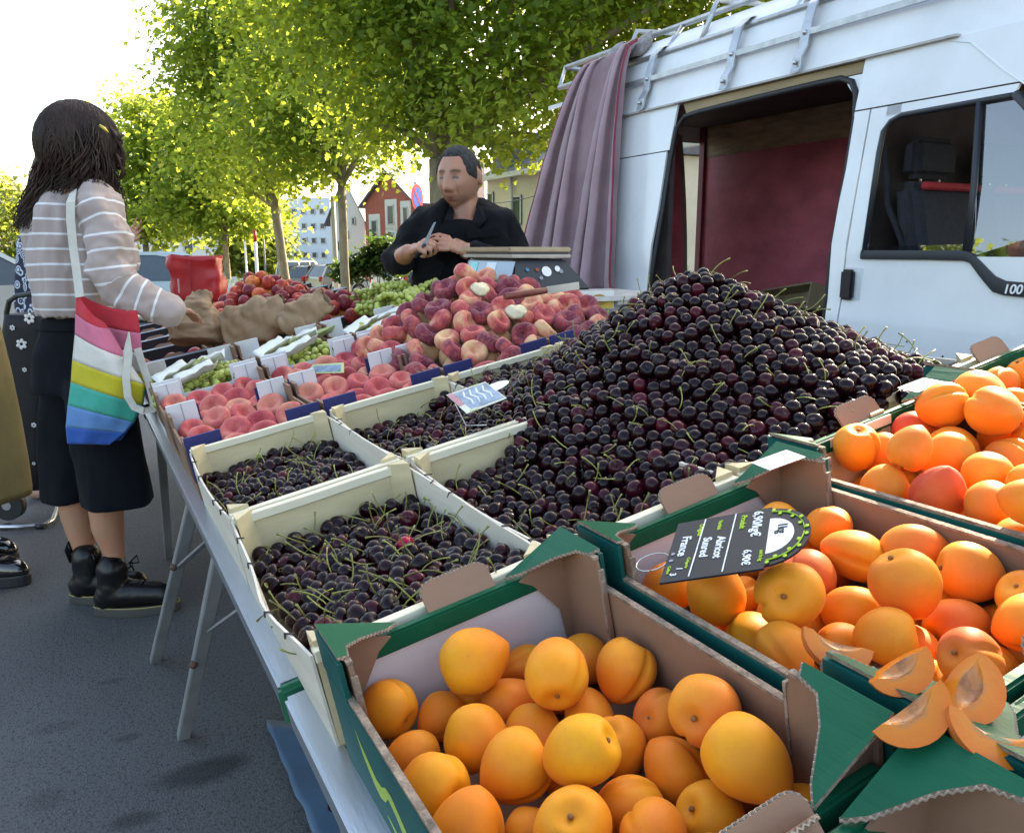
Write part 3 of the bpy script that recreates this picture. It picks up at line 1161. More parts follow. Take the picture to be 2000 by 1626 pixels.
def wood_crate(M, w, l, h, label, group, bow=0.006, leftout=0.0):
    t = thing('wooden_cherry_crate', label, 'crate', M, group)
    X, Y = w / 2, l / 2
    P = lambda n, mb, m, **k: part(n, mb, m, k.pop('par', t), local=True, **k)
    P('base', MB().box((0, 0, .003), (w - .01, l - .01, .004)), M_poplar)
    for e in (1, -1):
        ep = P('end_panel', MB().box((0, e * (Y - .007), (h - .006) / 2 + .002), (w - .004, .005, h - .008)), M_poplar)
        k = 8                                # slightly wavy top batten
        R = []
        for i in range(k + 1):
            x = -X + .001 + (w - .002) * i / k
            dz = .0016 * noise.noise(V((x * 9, e + w, l * 7 + M.translation.x * 3)))
            R.append([(x, e * (Y - .0005), h - .014 + dz), (x, e * (Y - .0135), h - .014 + dz), (x, e * (Y - .0135), h + dz), (x, e * (Y - .0005), h + dz)])
        P('batten', MB().rings(R, True, True, smooth=False), M_poplar_l, bevel=.001)
    for s in (1, -1):
        for e in (1, -1):
            x0, y0 = s * (X - .004), e * (Y - .010)
            mb = MB()
            tri = [(x0, y0), (x0 - s * .028, y0), (x0, y0 - e * .028)]
            if s * e < 0: tri = tri[::-1]
            P('corner_post', mb.slab(tri, h + .004, Matrix.Translation((0, 0, .002))), M_poplar)
        R = []
        k = 14
        for i in range(k + 1):
            y = -Y + .004 + (l - .008) * i / k
            tt = sin(pi * i / k)
            b = bow * tt
            bb = leftout * (exp(-((i / k - .30) / .22) ** 2)) if s < 0 else 0
            top = h - .006 + .002 * noise.noise(V((y * 8, s, M.translation.y * 3))) - .006 * tt + bb * .4
            xa = s * (X - .002)
            R.append([(xa, y, .002), (xa + s * .003, y, .002), (xa + s * (.003 + b + bb), y, top), (xa + s * (b + bb), y, top)])
        sp_ = P('side_panel', MB().rings(R, True, True, smooth=False), M_veneer)
        for q in (.16, .3, .7, .9) if s < 0 else (.8,):
            i = int(q * k)
            p = V(R[i][3])
            mb = MB().tube([p + V((s * .004, .012, -.012)), p + V((s * .0045, -.002, .001)), p + V((-s * .004, -.012, .0015))], .0011, 5)
            P('staple', mb, M_staple, par=sp_)
    return t


GB = 'light wooden cherry crates'
UC = [(0, .283), (.288, .562), (.567, .852), (.857, 1.142)]
lab = {(0, 0): 'wooden cherry crate at the table edge directly behind the front left apricot crate', (0, 1): 'wooden crate behind the price sign crate, its right half under the cherry heap',
       (0, 2): 'wooden crate buried under the front of the cherry heap', (0, 3): 'wooden crate at the right end of the cherry row, beside the van door',
       (1, 0): 'wooden cherry crate at the table edge, second row, below the flat peach boxes', (1, 1): 'wooden cherry crate in the second row with the small price card at its right',
       (1, 2): 'wooden crate under the back of the cherry heap beside the flat peaches', (1, 3): 'wooden crate at the back right under the cherry heap'}
for r, (v0, v1) in enumerate(((.006, .484), (.494, .968))):
    for k, (u0, u1) in enumerate(UC):
        wood_crate(smat((u0 + u1) / 2 - (.006 if k == 0 else 0), (v0 + v1) / 2 + (.02 * k if r == 0 and k == 3 else 0), TW, 0), u1 - u0, v1 - v0, .123, lab[(r, k)], GB, leftout=.014 if (r, k) == (0, 0) else .0)
# ------------------------------------------------------------------ apricots
def apricot_mat():
    m, nt, b, out = newmat('apricot_skin')
    tc = N(nt, 'ShaderNodeTexCoord')
    oi = N(nt, 'ShaderNodeObjectInfo')
    at_ = N(nt, 'ShaderNodeAttribute', attribute_type='OBJECT', attribute_name='blush')
    ye = N(nt, 'ShaderNodeAttribute', attribute_type='OBJECT', attribute_name='yellow')
    vm = N(nt, 'ShaderNodeVectorMath', operation='ADD')
    cmb = N(nt, 'ShaderNodeCombineXYZ')
    nt.links.new(math_(nt, 'MULTIPLY', oi.outputs['Random'], 37.0), cmb.inputs[0])
    nt.links.new(tc.outputs['Object'], vm.inputs[0])
    nt.links.new(cmb.outputs[0], vm.inputs[1])
    f = noise_fac(nt, 17, 5, .62, vm.outputs[0])
    f2 = noise_fac(nt, 120, 4, .6, vm.outputs[0])
    base = mixcol(nt, ye.outputs['Fac'], (.80, .205, .026), (.80, .345, .010))
    base = mixcol(nt, math_(nt, 'MULTIPLY', ramp(nt, f, [(.35, 0.), (.68, 1.)]), .65), base, (.80, .36, .022))
    sp0 = N(nt, 'ShaderNodeSeparateXYZ')
    nt.links.new(tc.outputs['Object'], sp0.inputs[0])
    base = mixcol(nt, ramp(nt, math_(nt, 'MULTIPLY_ADD', sp0.outputs[2], 14.0, .5), [(.15, .55), (.6, 0.)]), base, (.72, .13, .014))
    base = mixcol(nt, math_(nt, 'MULTIPLY', ramp(nt, f2, [(.4, 0.), (.75, 1.)]), .25), base, (.62, .17, .03))
    sp = N(nt, 'ShaderNodeSeparateXYZ')
    nt.links.new(tc.outputs['Object'], sp.inputs[0])
    g = math_(nt, 'ADD', math_(nt, 'MULTIPLY', sp.outputs[1], 17.0), math_(nt, 'MULTIPLY', math_(nt, 'SUBTRACT', f, .5), 1.5))
    g = math_(nt, 'ADD', g, math_(nt, 'MULTIPLY_ADD', at_.outputs['Fac'], 1.7, -.72))
    g = ramp(nt, g, [(.0, 0.0), (.35, .35), (.95, .95)])
    base = mixcol(nt, g, base, (.58, .062, .030))
    wv = N(nt, 'ShaderNodeTexVoronoi')
    wv.inputs['Scale'].default_value = 95
    nt.links.new(vm.outputs[0], wv.inputs['Vector'])
    dots = math_(nt, 'MULTIPLY', math_(nt, 'LESS_THAN', wv.outputs['Distance'], .05), .35)
    base = mixcol(nt, dots, base, (.22, .07, .02))
    nt.links.new(base, b.inputs['Base Color'])
    b.inputs['Roughness'].default_value = .50
    b.inputs['Specular IOR Level'].default_value = .18
    b.inputs['Sheen Weight'].default_value = .03
    b.inputs['Sheen Roughness'].default_value = .4
    b.inputs['Subsurface Weight'].default_value = .12
    b.inputs['Subsurface Radius'].default_value = (.012, .005, .002)
    b.inputs['Subsurface Scale'].default_value = 1.0
    bumpit(nt, b, noise_fac(nt, 38, 2, .5, vm.outputs[0]), .10, .006)
    return m


M_apr = apricot_mat()
M_stemscar = mat('stem_scar', (.26, .11, .03), .8)


def apricot_mesh(kx=1.0, kz=1.12, groove=.10, seed=0):
    mb = MB()
    nu, nv = 40, 26
    R = []
    for i in range(nv + 1):
        t = -pi / 2 + pi * i / nv
        row = []
        for j in range(nu):
            a = 2 * pi * j / nu
            r = cos(t)
            r *= 1 + .13 * sin(t) - .05 * sin(t) ** 2
            x, y, z = r * cos(a), r * sin(a) * .93, sin(t) * kz
            d = abs((a + pi) % (2 * pi) - pi)          # crease along a = 0
            g = groove * (exp(-(d / .13) ** 2) + .35 * exp(-(d / .5) ** 2)) * (cos(t) ** .5 if cos(t) > 0 else 0) * (.5 + .5 * smooth01((sin(t) + 1.1) / 1.2))
            k = 1 - g
            x, y = x * k * kx + .0, y * k
            stem = exp(-((pi / 2 - t) / .34) ** 2)
            z -= stem * .26
            tip = exp(-((pi / 2 + t) / .22) ** 2)
            z -= tip * .05
            n_ = .035 * noise.noise(V((x * 1.3 + seed * 5, y * 1.3, z * 1.3)))
            p = V((x, y, z)) * (1 + n_) * .0255
            row.append(p)
        R.append(row)
    mb.rings(R, True, True)
    return mb


APM = []
for k in range(4):
    me = apricot_mesh(1 + .05 * (k - 1.5), (1.06, 1.15, 1.09, 1.19)[k], (.15, .11, .20, .13)[k], k).mesh('apricot', M_apr)
    APM.append(me)
mb = MB()
mb.ell((0, 0, .0228), (.0022, .0022, .0018), nu=8, nv=5)
ME_scar = mb.mesh('stem_scar', M_stemscar)

# rows are listed from back to front: (pixel x, pixel y, pixel width, layer, blush 0..1, yellow 0..1, up) in each crate
A1 = [[(763, 1378, 108, 'T', .1, .5), (857, 1398, 104, 'B', .1, .35), (933, 1297, 128, 'U', .15, .75), (985, 1362, 112, 'B', .6, .1), (1088, 1322, 138, 'U', .1, .55), (1142, 1290, 108, 'B', .3, .3), (1242, 1312, 126, 'T', .2, .3)],
      [(808, 1478, 110, 'B', .2, .2), (938, 1445, 136, 'T', .15, .8), (1058, 1432, 122, 'B', .1, .3), (1168, 1385, 112, 'B', .15, .25), (1218, 1455, 122, 'B', .25, .3), (1288, 1405, 120, 'B', .6, .15), (1412, 1388, 158, 'U', .55, .25)],
      [(846, 1540, 142, 'T', .2, .75), (1014, 1526, 148, 'T', .15, .6), (1131, 1492, 150, 'U', .1, 1.0), (1332, 1505, 138, 'B', .15, .35), (1486, 1500, 172, 'U', .05, .65)],
      [(930, 1622, 168, 'T', .3, .55), (1105, 1618, 166, 'T', .15, .5), (1240, 1572, 140, 'B', .25, .6), (1262, 1640, 150, 'T', .3, .5), (1396, 1595, 150, 'B', .2, .6), (1535, 1585, 140, 'T', .1, .5)],
      [(1020, 1730, 170, 'T', .2, .5), (1200, 1740, 170, 'T', .2, .5), (1390, 1700, 165, 'T', .2, .5), (1560, 1690, 160, 'B', .2, .5)]]
A2 = [[(1300, 1085, 96, 'B', .2, .3), (1545, 1030, 95, 'T', .1, .8), (1612, 1035, 98, 'T', .35, .1), (1662, 1028, 90, 'B', .3, .1), (1775, 1100, 100, 'B', .2, .2), (1850, 1098, 96, 'B', .3, .1)],
      [(1325, 1152, 108, 'B', .25, .3), (1620, 1116, 118, 'T', .95, .0), (1700, 1088, 108, 'T', .2, .3), (1768, 1078, 112, 'T', .35, .1), (1868, 1140, 116, 'B', .35, .15), (1940, 1092, 120, 'T', .25, .15)],
      [(1412, 1172, 128, 'T', .1, .5), (1541, 1170, 142, 'U', .15, .4), (1660, 1208, 116, 'B', .15, .35), (1760, 1162, 140, 'U', .3, .25), (1880, 1218, 126, 'B', .35, .15), (1978, 1172, 122, 'T', .3, .2)],
      [(1447, 1232, 120, 'B', .25, 1.0), (1534, 1264, 118, 'T', .05, .3), (1650, 1268, 116, 'B', .1, .5), (1725, 1242, 118, 'T', .05, .3), (1806, 1262, 112, 'B', .25, .25), (1905, 1268, 122, 'B', .3, .2), (1990, 1215, 120, 'T', .3, .2)],
      [(1705, 1322, 112, 'B', .1, .4), (1880, 1296, 130, 'T', .55, .05), (1800, 1340, 112, 'B', .2, .2)]]
A3 = [[(1780, 797, 84, 'T', .2, .1), (1876, 772, 92, 'U', .3, .05), (1925, 770, 86, 'B', .3, .1)],
      [(1784, 838, 92, 'B', .85, .0), (1851, 802, 98, 'U', .1, .15), (1934, 814, 108, 'U', .1, .1), (1990, 800, 90, 'B', .3, .1)],
      [(1650, 862, 84, 'B', .2, .1), (1684, 876, 98, 'T', .15, .15), (1866, 862, 104, 'T', .15, .1), (1968, 868, 100, 'T', .35, .05), (2010, 850, 100, 'T', .35, .05)],
      [(1771, 886, 94, 'U', .25, .1), (1868, 897, 104, 'T', .1, .1), (1932, 925, 106, 'T', .35, .05), (1995, 945, 100, 'T', .2, .05)],
      [(1735, 940, 94, 'T', .2, .1), (1838, 966, 112, 'T', .95, .0), (1931, 988, 106, 'T', .3, .05), (2000, 990, 104, 'U', .25, .1)],
      [(1990, 1040, 100, 'T', .3, .1)]]
A4 = [[(1942, 744, 74, 'T', .3, .1), (1992, 738, 78, 'T', .2, .1)], [(1990, 792, 80, 'T', .2, .2), (2040, 780, 80, 'T', .2, .2)]]
APW = {'A1': {'B': -.088, 'T': -.068, 'U': -.042}, 'A2': {'B': -.068, 'T': -.042, 'U': -.018}, 'A3': {'B': -.040, 'T': -.020, 'U': .012}, 'A4': {'B': -.05, 'T': -.03, 'U': 0}}
CRN = {'A1': 'front left crate', 'A2': 'price sign crate', 'A3': 'sunlit right crate', 'A4': 'right edge crate'}
BND = {'A1': (.006, .281, -.428, -.012), 'A2': (.313, .610, -.430, -.014), 'A3': (.634, .964, -.395, .012), 'A4': (.99, 1.31, -.37, .04)}
ROWN = ['back row', 'second row from back', 'third row from back', 'fourth row from back', 'fifth row from back', 'front row']


def look_of(bl, ye):
    if bl > .8: return 'dark red apricot'
    if bl > .5: return 'red-cheeked orange apricot'
    if ye > .9: return 'bright yellow apricot'
    if ye > .6: return 'yellow apricot'
    if ye > .4: return 'yellow-orange apricot'
    if bl > .25: return 'faintly blushed apricot'
    return 'plain orange apricot'


random.seed(21)
ap_list = []
for key, rows in (('A1', A1), ('A2', A2), ('A3', A3), ('A4', A4)):
    u0, u1, v0, v1 = BND[key]
    for ri, row in enumerate(rows):
        for ci, (px, py, wpx, lay, bl, ye) in enumerate(row):
            w = APW[key][lay]
            u, v = on(px, py, w)
            P = S(u, v, w)
            dep = (P - EYE).dot(FWD)
            r = max(.0240, min(.0375, wpx / 2 / CAM_F * dep * 1.0))
            u = min(max(u, u0 + r * .9), u1 - r * .9)
            v = min(max(v, v0 + r * .9), v1 - r * .9)
            ap_list.append(dict(key=key, row=ri, col=ci, n=len(row), p=V((u, v, w)), r=r, bl=bl, ye=ye, fixed=1.0, w0=w))
    # filler fruit underneath
    st = .052
    nu_, nv_ = int((u1 - u0) / st), int((v1 - v0) / st)
    for lw in ((-.096,) if key == 'A1' else (-.096, -.062)):
        for a in range(nu_):
            for q in range(nv_):
                p = V((u0 + (a + .5) * (u1 - u0) / nu_ + rnd(-.004, .004), v0 + (q + .5) * (v1 - v0) / nv_ + rnd(-.004, .004), lw))
                if all((p - o['p']).length > .041 for o in ap_list if o['key'] == key):
                    if p.z > -.09 and any((V((p.x, p.y, 0)) - V((o['p'].x, o['p'].y, 0))).length < .045 and o['p'].z < p.z for o in ap_list if o['key'] == key and o['fixed'] == 1.0):
                        continue
                    ap_list.append(dict(key=key, row=-1, col=0, n=0, p=p, r=rnd(.024, .0265), bl=rnd(0, .5), ye=rnd(.1, .5), fixed=.35))
for it in range(30):                          # push apart fruit that would cut into each other
    for i, a in enumerate(ap_list):
        for b_ in ap_list[i + 1:]:
            if a['key'] != b_['key']: continue
            d = a['p'] - b_['p']
            L = d.length
            mn = (a['r'] + b_['r']) * .97
            if 1e-6 < L < mn:
                push = d / L * (mn - L) * .5
                fa, fb = (1 - a['fixed'] * .45), (1 - b_['fixed'] * .45)
                a['p'] += push * fa
                b_['p'] -= push * fb
    for a in ap_list:
        u0, u1, v0, v1 = BND[a['key']]
        a['p'].x = min(max(a['p'].x, u0 + a['r'] * .9), u1 - a['r'] * .9)
        a['p'].y = min(max(a['p'].y, v0 + a['r'] * .9), v1 - a['r'] * .9)
        a['p'].z = max(a['p'].z, TW + .008 + a['r'] * .9)
        if a['fixed'] == 1.0: a['p'].z = min(a['p'].z, a['w0'] + .006)
cnt = {}
for a in ap_list:
    P = S(*a['p'])
    me = random.choice(APM)
    Q = rrot()
    if a['fixed'] == 1.0 and random.random() < .7:   # stem end tends to face sideways or towards the viewer
        zdir = (V((rnd(-1, 1), rnd(-1, .6), rnd(-.5, .5)))).normalized()
        Q = rotM(zdir, V((rnd(-.3, .3), rnd(-.3, .3), 1))) @ Matrix.Rotation(rnd(0, 6.28), 3, 'Z')
    s = a['r'] / .0268
    M = Q.to_4x4() @ Matrix.Scale(s, 4)
    M.translation = P
    o = link('apricot', me, None, M)
    o['blush'] = min(1.0, float(a['bl']) + (.0 if a['key'] == 'A1' else .10))
    o['yellow'] = float(a['ye'])
    lk = look_of(a['bl'], a['ye'])
    if a['row'] >= 0:
        lb = f"{lk}, {ORD[a['col'] + 1]} from left, {ROWN[a['row']]} of {CRN[a['key']]}"
    else:
        lb = f"apricot under the top fruit of the {CRN[a['key']]}"
    tag(o, lb, 'apricot', 'apricots in the ' + CRN[a['key']])
    if a['row'] >= 0:
        link('stem_scar', ME_scar, o)

# apricot slices on the crate corner
M_flesh, nt, b, out = newmat('apricot_flesh')
f = noise_fac(nt, 90, 5, .65)
tc = N(nt, 'ShaderNodeTexCoord')
sp = N(nt, 'ShaderNodeSeparateXYZ')
nt.links.new(tc.outputs['Object'], sp.inputs[0])
z2 = math_(nt, 'MULTIPLY', math_(nt, 'MULTIPLY', sp.outputs[2], sp.outputs[2]), .45)
r_ = math_(nt, 'SQRT', math_(nt, 'ADD', z2, math_(nt, 'ADD', math_(nt, 'MULTIPLY', sp.outputs[0], sp.outputs[0]), math_(nt, 'MULTIPLY', sp.outputs[1], sp.outputs[1]))))
g = math_(nt, 'ADD', r_, math_(nt, 'MULTIPLY', math_(nt, 'SUBTRACT', f, .5), .012))
c = ramp(nt, math_(nt, 'MULTIPLY', g, 30.0), [(.25, (.20, .05, .02)), (.32, (.42, .18, .06)), (.40, (.62, .19, .016)), (.95, (.60, .125, .006))])
nt.links.new(c, b.inputs['Base Color'])
b.inputs['Roughness'].default_value = .24
b.inputs['Specular IOR Level'].default_value = .45
b.inputs['Subsurface Weight'].default_value = .1
b.inputs['Subsurface Radius'].default_value = (.012, .005, .002)
bumpit(nt, b, f, .22, .003)
M_skin2 = mat('slice_skin', (.62, .16, .035), .45, var=.45, vs=40)


def slice_mesh(half):
    """a wedge of fruit: outer skin arc, two cut faces, hollow where the stone sat"""
    R0 = .028
    mb = MB()
    nt_, na = 14, 6
    skin, inner = [], []
    for i in range(nt_ + 1):
        t = -pi / 2 + pi * i / nt_
        skin.append([V((R0 * cos(t) * cos(a), R0 * cos(t) * sin(a), R0 * 1.12 * sin(t))) for a in [-half + 2 * half * j / na for j in range(na + 1)]])
        ri = .0105 * max(0, cos(t * 1.7)) if abs(t) < .92 else 0
        inner.append([V((ri * cos(a), ri * sin(a), R0 * 1.12 * sin(t) * .9 if ri else R0 * 1.12 * sin(t))) for a in [-half + 2 * half * j / na for j in range(na + 1)]])
    mb.grid(skin, 1)
    mb.grid([r[::-1] for r in inner], 0)
    for s in (0, -1):
        A = [[skin[i][s].lerp(inner[i][s], k / 3) for k in range(4)] for i in range(nt_ + 1)]
        if s == 0: A = [r[::-1] for r in A]
        mb.grid(A, 0)
    return mb


SLM = [slice_mesh(h).mesh('apricot_slice', [M_flesh, M_skin2]) for h in (.80, .62, .95)]
for k, (px, py, w, size, ax, lean, lb) in enumerate((
        (1640, 1276, .010, .92, 25, 62, 'apricot slice with browned stone hollow lying on the fruit beside the crate corner'),
        (1757, 1330, .030, .78, 60, 35, 'smallest apricot slice, standing at the back edge of the green corner flap'),
        (1772, 1412, .036, .90, 35, 40, 'big apricot slice at the left end of the green corner flap'),
        (1892, 1372, .028, .86, 70, 42, 'apricot slice with a pale hollow, at the right behind the others'),
        (1945, 1450, .026, .94, -12, 60, 'thin red-tipped apricot slice at the right edge of the photo'))):
    u, v = on(px, py, w)
    # one broad cut face is turned up towards the buyer, the skin lies below
    hf = (.80, .62, .95)[(0, 2, 0, 2, 1)[k]]
    nrm = (SW * .62 - FWD * .72 + RGT * (.25, -.1, -.2, .1, .2)[k]).normalized()
    ang = RAD((-22, 35, 38, 60, -28)[k])
    zax = RGT * cos(ang) + UPV * sin(ang)
    zax = (zax - nrm * zax.dot(nrm)).normalized()
    rdir = nrm.cross(zax)
    if rdir.dot(UPV) > 0:
        zax = -zax
        rdir = -rdir
    xax = rdir * cos(hf) - nrm * sin(hf)
    yax = rdir * sin(hf) + nrm * cos(hf)
    if xax.cross(yax).dot(zax) < 0:
        zax = -zax
    M = Matrix((xax, yax, zax)).transposed().to_4x4() @ Matrix.Scale(size, 4)
    M.translation = S(u, v, w + .014)
    o = link('apricot_slice', SLM[(0, 2, 0, 2, 1)[k]], None, M)
    tag(o, lb, 'apricot slice', 'apricot slices on the crate corner')

# ------------------------------------------------------------------ cherries
def cherry_mat():
    m, nt, b, out = newmat('cherry_skin')
    oi = N(nt, 'ShaderNodeObjectInfo')
    ge = N(nt, 'ShaderNodeNewGeometry')
    at_ = N(nt, 'ShaderNodeAttribute', attribute_type='GEOMETRY', attribute_name='tone')
    ad = N(nt, 'ShaderNodeAttribute', attribute_type='OBJECT', attribute_name='tone')
    t = math_(nt, 'MAXIMUM', at_.outputs['Fac'], ad.outputs['Fac'])
    f = noise_fac(nt, 60, 3, .5)
    c = ramp(nt, t, [(.0, (.0040, .0014, .0025)), (.5, (.011, .002, .004)), (.8, (.04, .004, .009)), (.93, (.09, .006, .014)), (1.0, (.36, .008, .035))])
    c = mixcol(nt, math_(nt, 'MULTIPLY', f, .3), c, (.035, .004, .012))
    nt.links.new(c, b.inputs['Base Color'])
    b.inputs['Roughness'].default_value = .14
    b.inputs['Specular IOR Level'].default_value = .22
    b.inputs['Coat Weight'].default_value = .0
    return m


M_cherry = cherry_mat()
M_stem = mat('cherry_stem', (.21, .22, .045), .5, var=.5, vs=30, rand=.5)


def cherry_mb(seed, nu=14, nv=9):
    mb = MB()
    R = []
    for i in range(nv + 1):
        t = -pi / 2 + pi * i / nv
        row = []
        for j in range(nu):
            a = 2 * pi * j / nu
            x, y, z = cos(t) * cos(a) * 1.06, cos(t) * sin(a) * .95, sin(t) * .95
            z -= .28 * exp(-((pi / 2 - t) / .38) ** 2)
            d = abs((a + pi) % (2 * pi) - pi)
            k = 1 - .04 * exp(-(d / .25) ** 2) + .03 * noise.noise(V((x + seed * 3, y, z)))
            row.append(V((x * k, y * k, z * k)) * .0133)
        R.append(row)
    mb.rings(R, True, True)
    return mb


def stem_mb(seed, L=.046):
    random.seed(100 + seed)
    mb = MB()
    bx, by = rnd(-.5, .5), rnd(-.5, .5)
    pts, rr = [], []
    for i in range(7):
        t = i / 6
        pts.append(V((bx * L * t * t, by * L * t ** 2.2 + .12 * L * sin(t * 4) * bx, .0085 + L * (t - .25 * t * t * (abs(bx) + abs(by))))))
        rr.append(.0009 if t < .9 else .0016)
    mb.tube(pts, rr, 5)
    return mb


random.seed(31)
CHV = [cherry_mb(k) for k in range(3)]
CHM = [m.mesh('cherry', M_cherry) for m in CHV]
STV = [stem_mb(k, (.040, .048, .052, .036, .045)[k]) for k in range(5)]
STM = [m.mesh('stem', M_stem) for m in STV]
CHL = [cherry_mb(k, 10, 6) for k in range(3)]
random.seed(33)
PEAK = (.895, .47)


def pile(u, v):
    """height of the cherry surface above the rim plane"""
    d = sqrt(((u - PEAK[0]) * (1.22 if u < PEAK[0] else 1.75)) ** 2 + ((v - PEAK[1]) * (.98 if v < PEAK[1] else 1.2)) ** 2)
    cone = .200 * (1 - d / .47)
    cone = cone - .010 * exp(-(d / .03) ** 2)
    lvl = -.052 + .012 * sin(v * 23 + 2) * sin(u * 14)
    if u > .84: lvl = -.010
    elif u > .562 and v < .5: lvl = -.006
    elif u > .285 and v < .49: lvl = -.052 + .045 * smooth01((u - .46) / .12)
    elif u > .285: lvl = -.060 + .045 * smooth01((u - .48) / .1)
    if u < .285 and v < .49: lvl = -.050 + .034 * smooth01((.30 - v) / .28) + .022 * exp(-((u - .15) / .07) ** 2 - ((v - .22) / .12) ** 2)
    if u < .285 and v > .49: lvl = -.058 + .014 * exp(-((u - .15) / .09) ** 2 - ((v - .75) / .2) ** 2)
    k = .025                                  # smooth union
    h = max(0., min(1., .5 + .5 * (cone - lvl) / k))
    return lvl * (1 - h) + cone * h + k * h * (1 - h)


spots = []
for layer in (0, 1):
    st = .0240
    rows = int(.985 / (st * .87))
    for i in range(rows):
        v = .014 + i * st * .87
        for j in range(int(1.16 / st)):
            u = .012 + (j + .5 * (i % 2)) * st
            uu, vv = u + rnd(-.0055, .0055), v + rnd(-.0055, .0055)
            if layer: uu += st * .5
            if uu > 1.128 or vv > .955 or vv < (.085 if uu > .95 else .052 if uu > .60 else .016): continue
            h = pile(uu, vv)
            if h < -.014:                       # inside the crates: keep off the walls
                bad = any(abs(uu - x) < .0155 for x in (-.014, .2835, .5645, .8545, 1.142)) or abs(vv - .489) < .021
                if bad: continue
            w = h - .012 - layer * .019 + rnd(-.006, .005) * (1 if layer == 0 else 0)
            if layer == 0 and random.random() < .07: w += .010
            spots.append((uu, vv, w, layer))
tops = [s for s in spots if s[3] == 0]
tops.sort(key=lambda s: (S(s[0], s[1], s[2]) - EYE).length)
vis = []
for s in tops:
    inb1 = s[0] < .285 and s[1] < .49
    inb2 = .285 < s[0] < .58 and s[1] < .36
    vis.append((0 if inb1 else 1 if inb2 else 2, s))
vis.sort(key=lambda q: (q[0], (S(*q[1][:3]) - EYE).length))
indiv = [q[1] for q in vis[:296]]
indset = set(indiv)
ids = []
reddest = None
for s in indiv:
    P = S(*s[:3])
    Q = rotM(V((rnd(-1, 1), rnd(-1, 1), rnd(-.35, 1.2)))) @ Matrix.Rotation(rnd(0, 6.28), 3, 'Z')
    sc_ = rnd(.90, 1.12)
    M = Q.to_4x4() @ Matrix.Scale(sc_, 4)
    M.translation = P
    o = link('cherry', random.choice(CHM), None, M)
    o['tone'] = min(.9, random.random() ** 2.2)
    near = s[0] < .285
    if near:
        zone = ('front', 'middle', 'back')[min(2, int(s[1] / .162))] + ' ' + ('left', 'centre', 'right')[min(2, int(s[0] / .095))]
    else:
        zone = ('front', 'middle', 'back')[min(2, int(s[1] / .13))] + ' ' + ('left', 'centre', 'right')[min(2, max(0, int((s[0] - .285) / .09)))]
    tone_ = 'dark red' if o['tone'] > .55 else 'near-black'
    tag(o, f"{tone_} glossy cherry in the {zone} part of the nearest wooden crate" if near else f"{tone_} glossy cherry in the {zone} part of the crate behind the price sign", 'cherry',
        'cherries in the nearest wooden crate' if near else 'cherries in the crate behind the price sign')
    if random.random() < .55:
        link('stem', random.choice(STM), o)
    ids.append((o, s))
ur, vr = on(810, 1062, -.03)
red = min(ids, key=lambda q: (V((q[1][0], q[1][1], 0)) - V((ur, vr, 0))).length)
red[0]['tone'] = 1.0
tag(red[0], 'single bright red cherry among the dark ones in the nearest crate', 'cherry')
red[0].location += SW * .006
mb = MB()
tones = []
M_st2 = M_stem
for s in spots:
    if s in indset: continue
    P = S(*s[:3])
    Q = rotM(V((rnd(-1, 1), rnd(-1, 1), rnd(-.3, 1)))) @ Matrix.Rotation(rnd(0, 6.28), 3, 'Z')
    M = Q.to_4x4() @ Matrix.Scale(rnd(.90, 1.12), 4)
    M.translation = P
    src = random.choice(CHV) if s[3] == 0 else random.choice(CHL)
    mb.merge(src, M, 0)
    tones += [min(.88, random.random() ** 2.4)] * len(src.v)
    if s[3] == 0 and random.random() < .24:
        st_ = random.choice(STV)
        mb.merge(st_, M, 1)
        tones += [0.0] * len(st_.v)
me = mb.mesh('cherry_heap', [M_cherry, M_stem])
attr = me.attributes.new('tone', 'FLOAT', 'POINT')
attr.data.foreach_set('value', tones)
o = link('cherry_heap', me)
tag(o, 'big heap of dark cherries spilling over the wooden crates', 'cherries', None, 'stuff')
# ------------------------------------------------------------------ trees
import numpy as np


def leaf_mat(name, dark, light, trans):
    m, nt, b, out = newmat(name)
    at_ = N(nt, 'ShaderNodeAttribute', attribute_type='GEOMETRY', attribute_name='tone')
    c = mixcol(nt, at_.outputs['Fac'], dark, light)
    nt.links.new(c, b.inputs['Base Color'])
    b.inputs['Roughness'].default_value = .42
    b.inputs['Specular IOR Level'].default_value = .22
    tr = N(nt, 'ShaderNodeBsdfTranslucent')
    ct = mixcol(nt, at_.outputs['Fac'], [x * .75 for x in trans], trans)
    nt.links.new(ct, tr.inputs[0])
    mx = N(nt, 'ShaderNodeMixShader')
    mx.inputs[0].default_value = .6
    nt.links.new(b.outputs[0], mx.inputs[1])
    nt.links.new(tr.outputs[0], mx.inputs[2])
    nt.links.new(mx.outputs[0], out.inputs[0])
    return m


M_leaf = leaf_mat('plane_leaves', (.045, .105, .018), (.095, .165, .028), (.52, .62, .07))
M_leaf2 = leaf_mat('light_leaves', (.055, .10, .022), (.11, .15, .03), (.34, .40, .06))
M_bark = mat('plane_bark', (.23, .185, .12), .85, var=.45, vs=6, bump=.4, bs=30, stretch=(1, 1, .5), dirt=.4)

LEAF = np.array([(0, 0, 0), (-.30, .06, .05), (-.52, .34, .10), (-.27, .42, .05), (-.30, .74, .07), (0, 1.0, -.06), (0, .45, 0),
                 (.30, .74, .07), (.27, .42, .05), (.52, .34, .10), (.30, .06, .05)], dtype=np.float64)
LF = [[0, 6, 5, 4, 3, 2, 1], [0, 10, 9, 8, 7, 5, 6]]


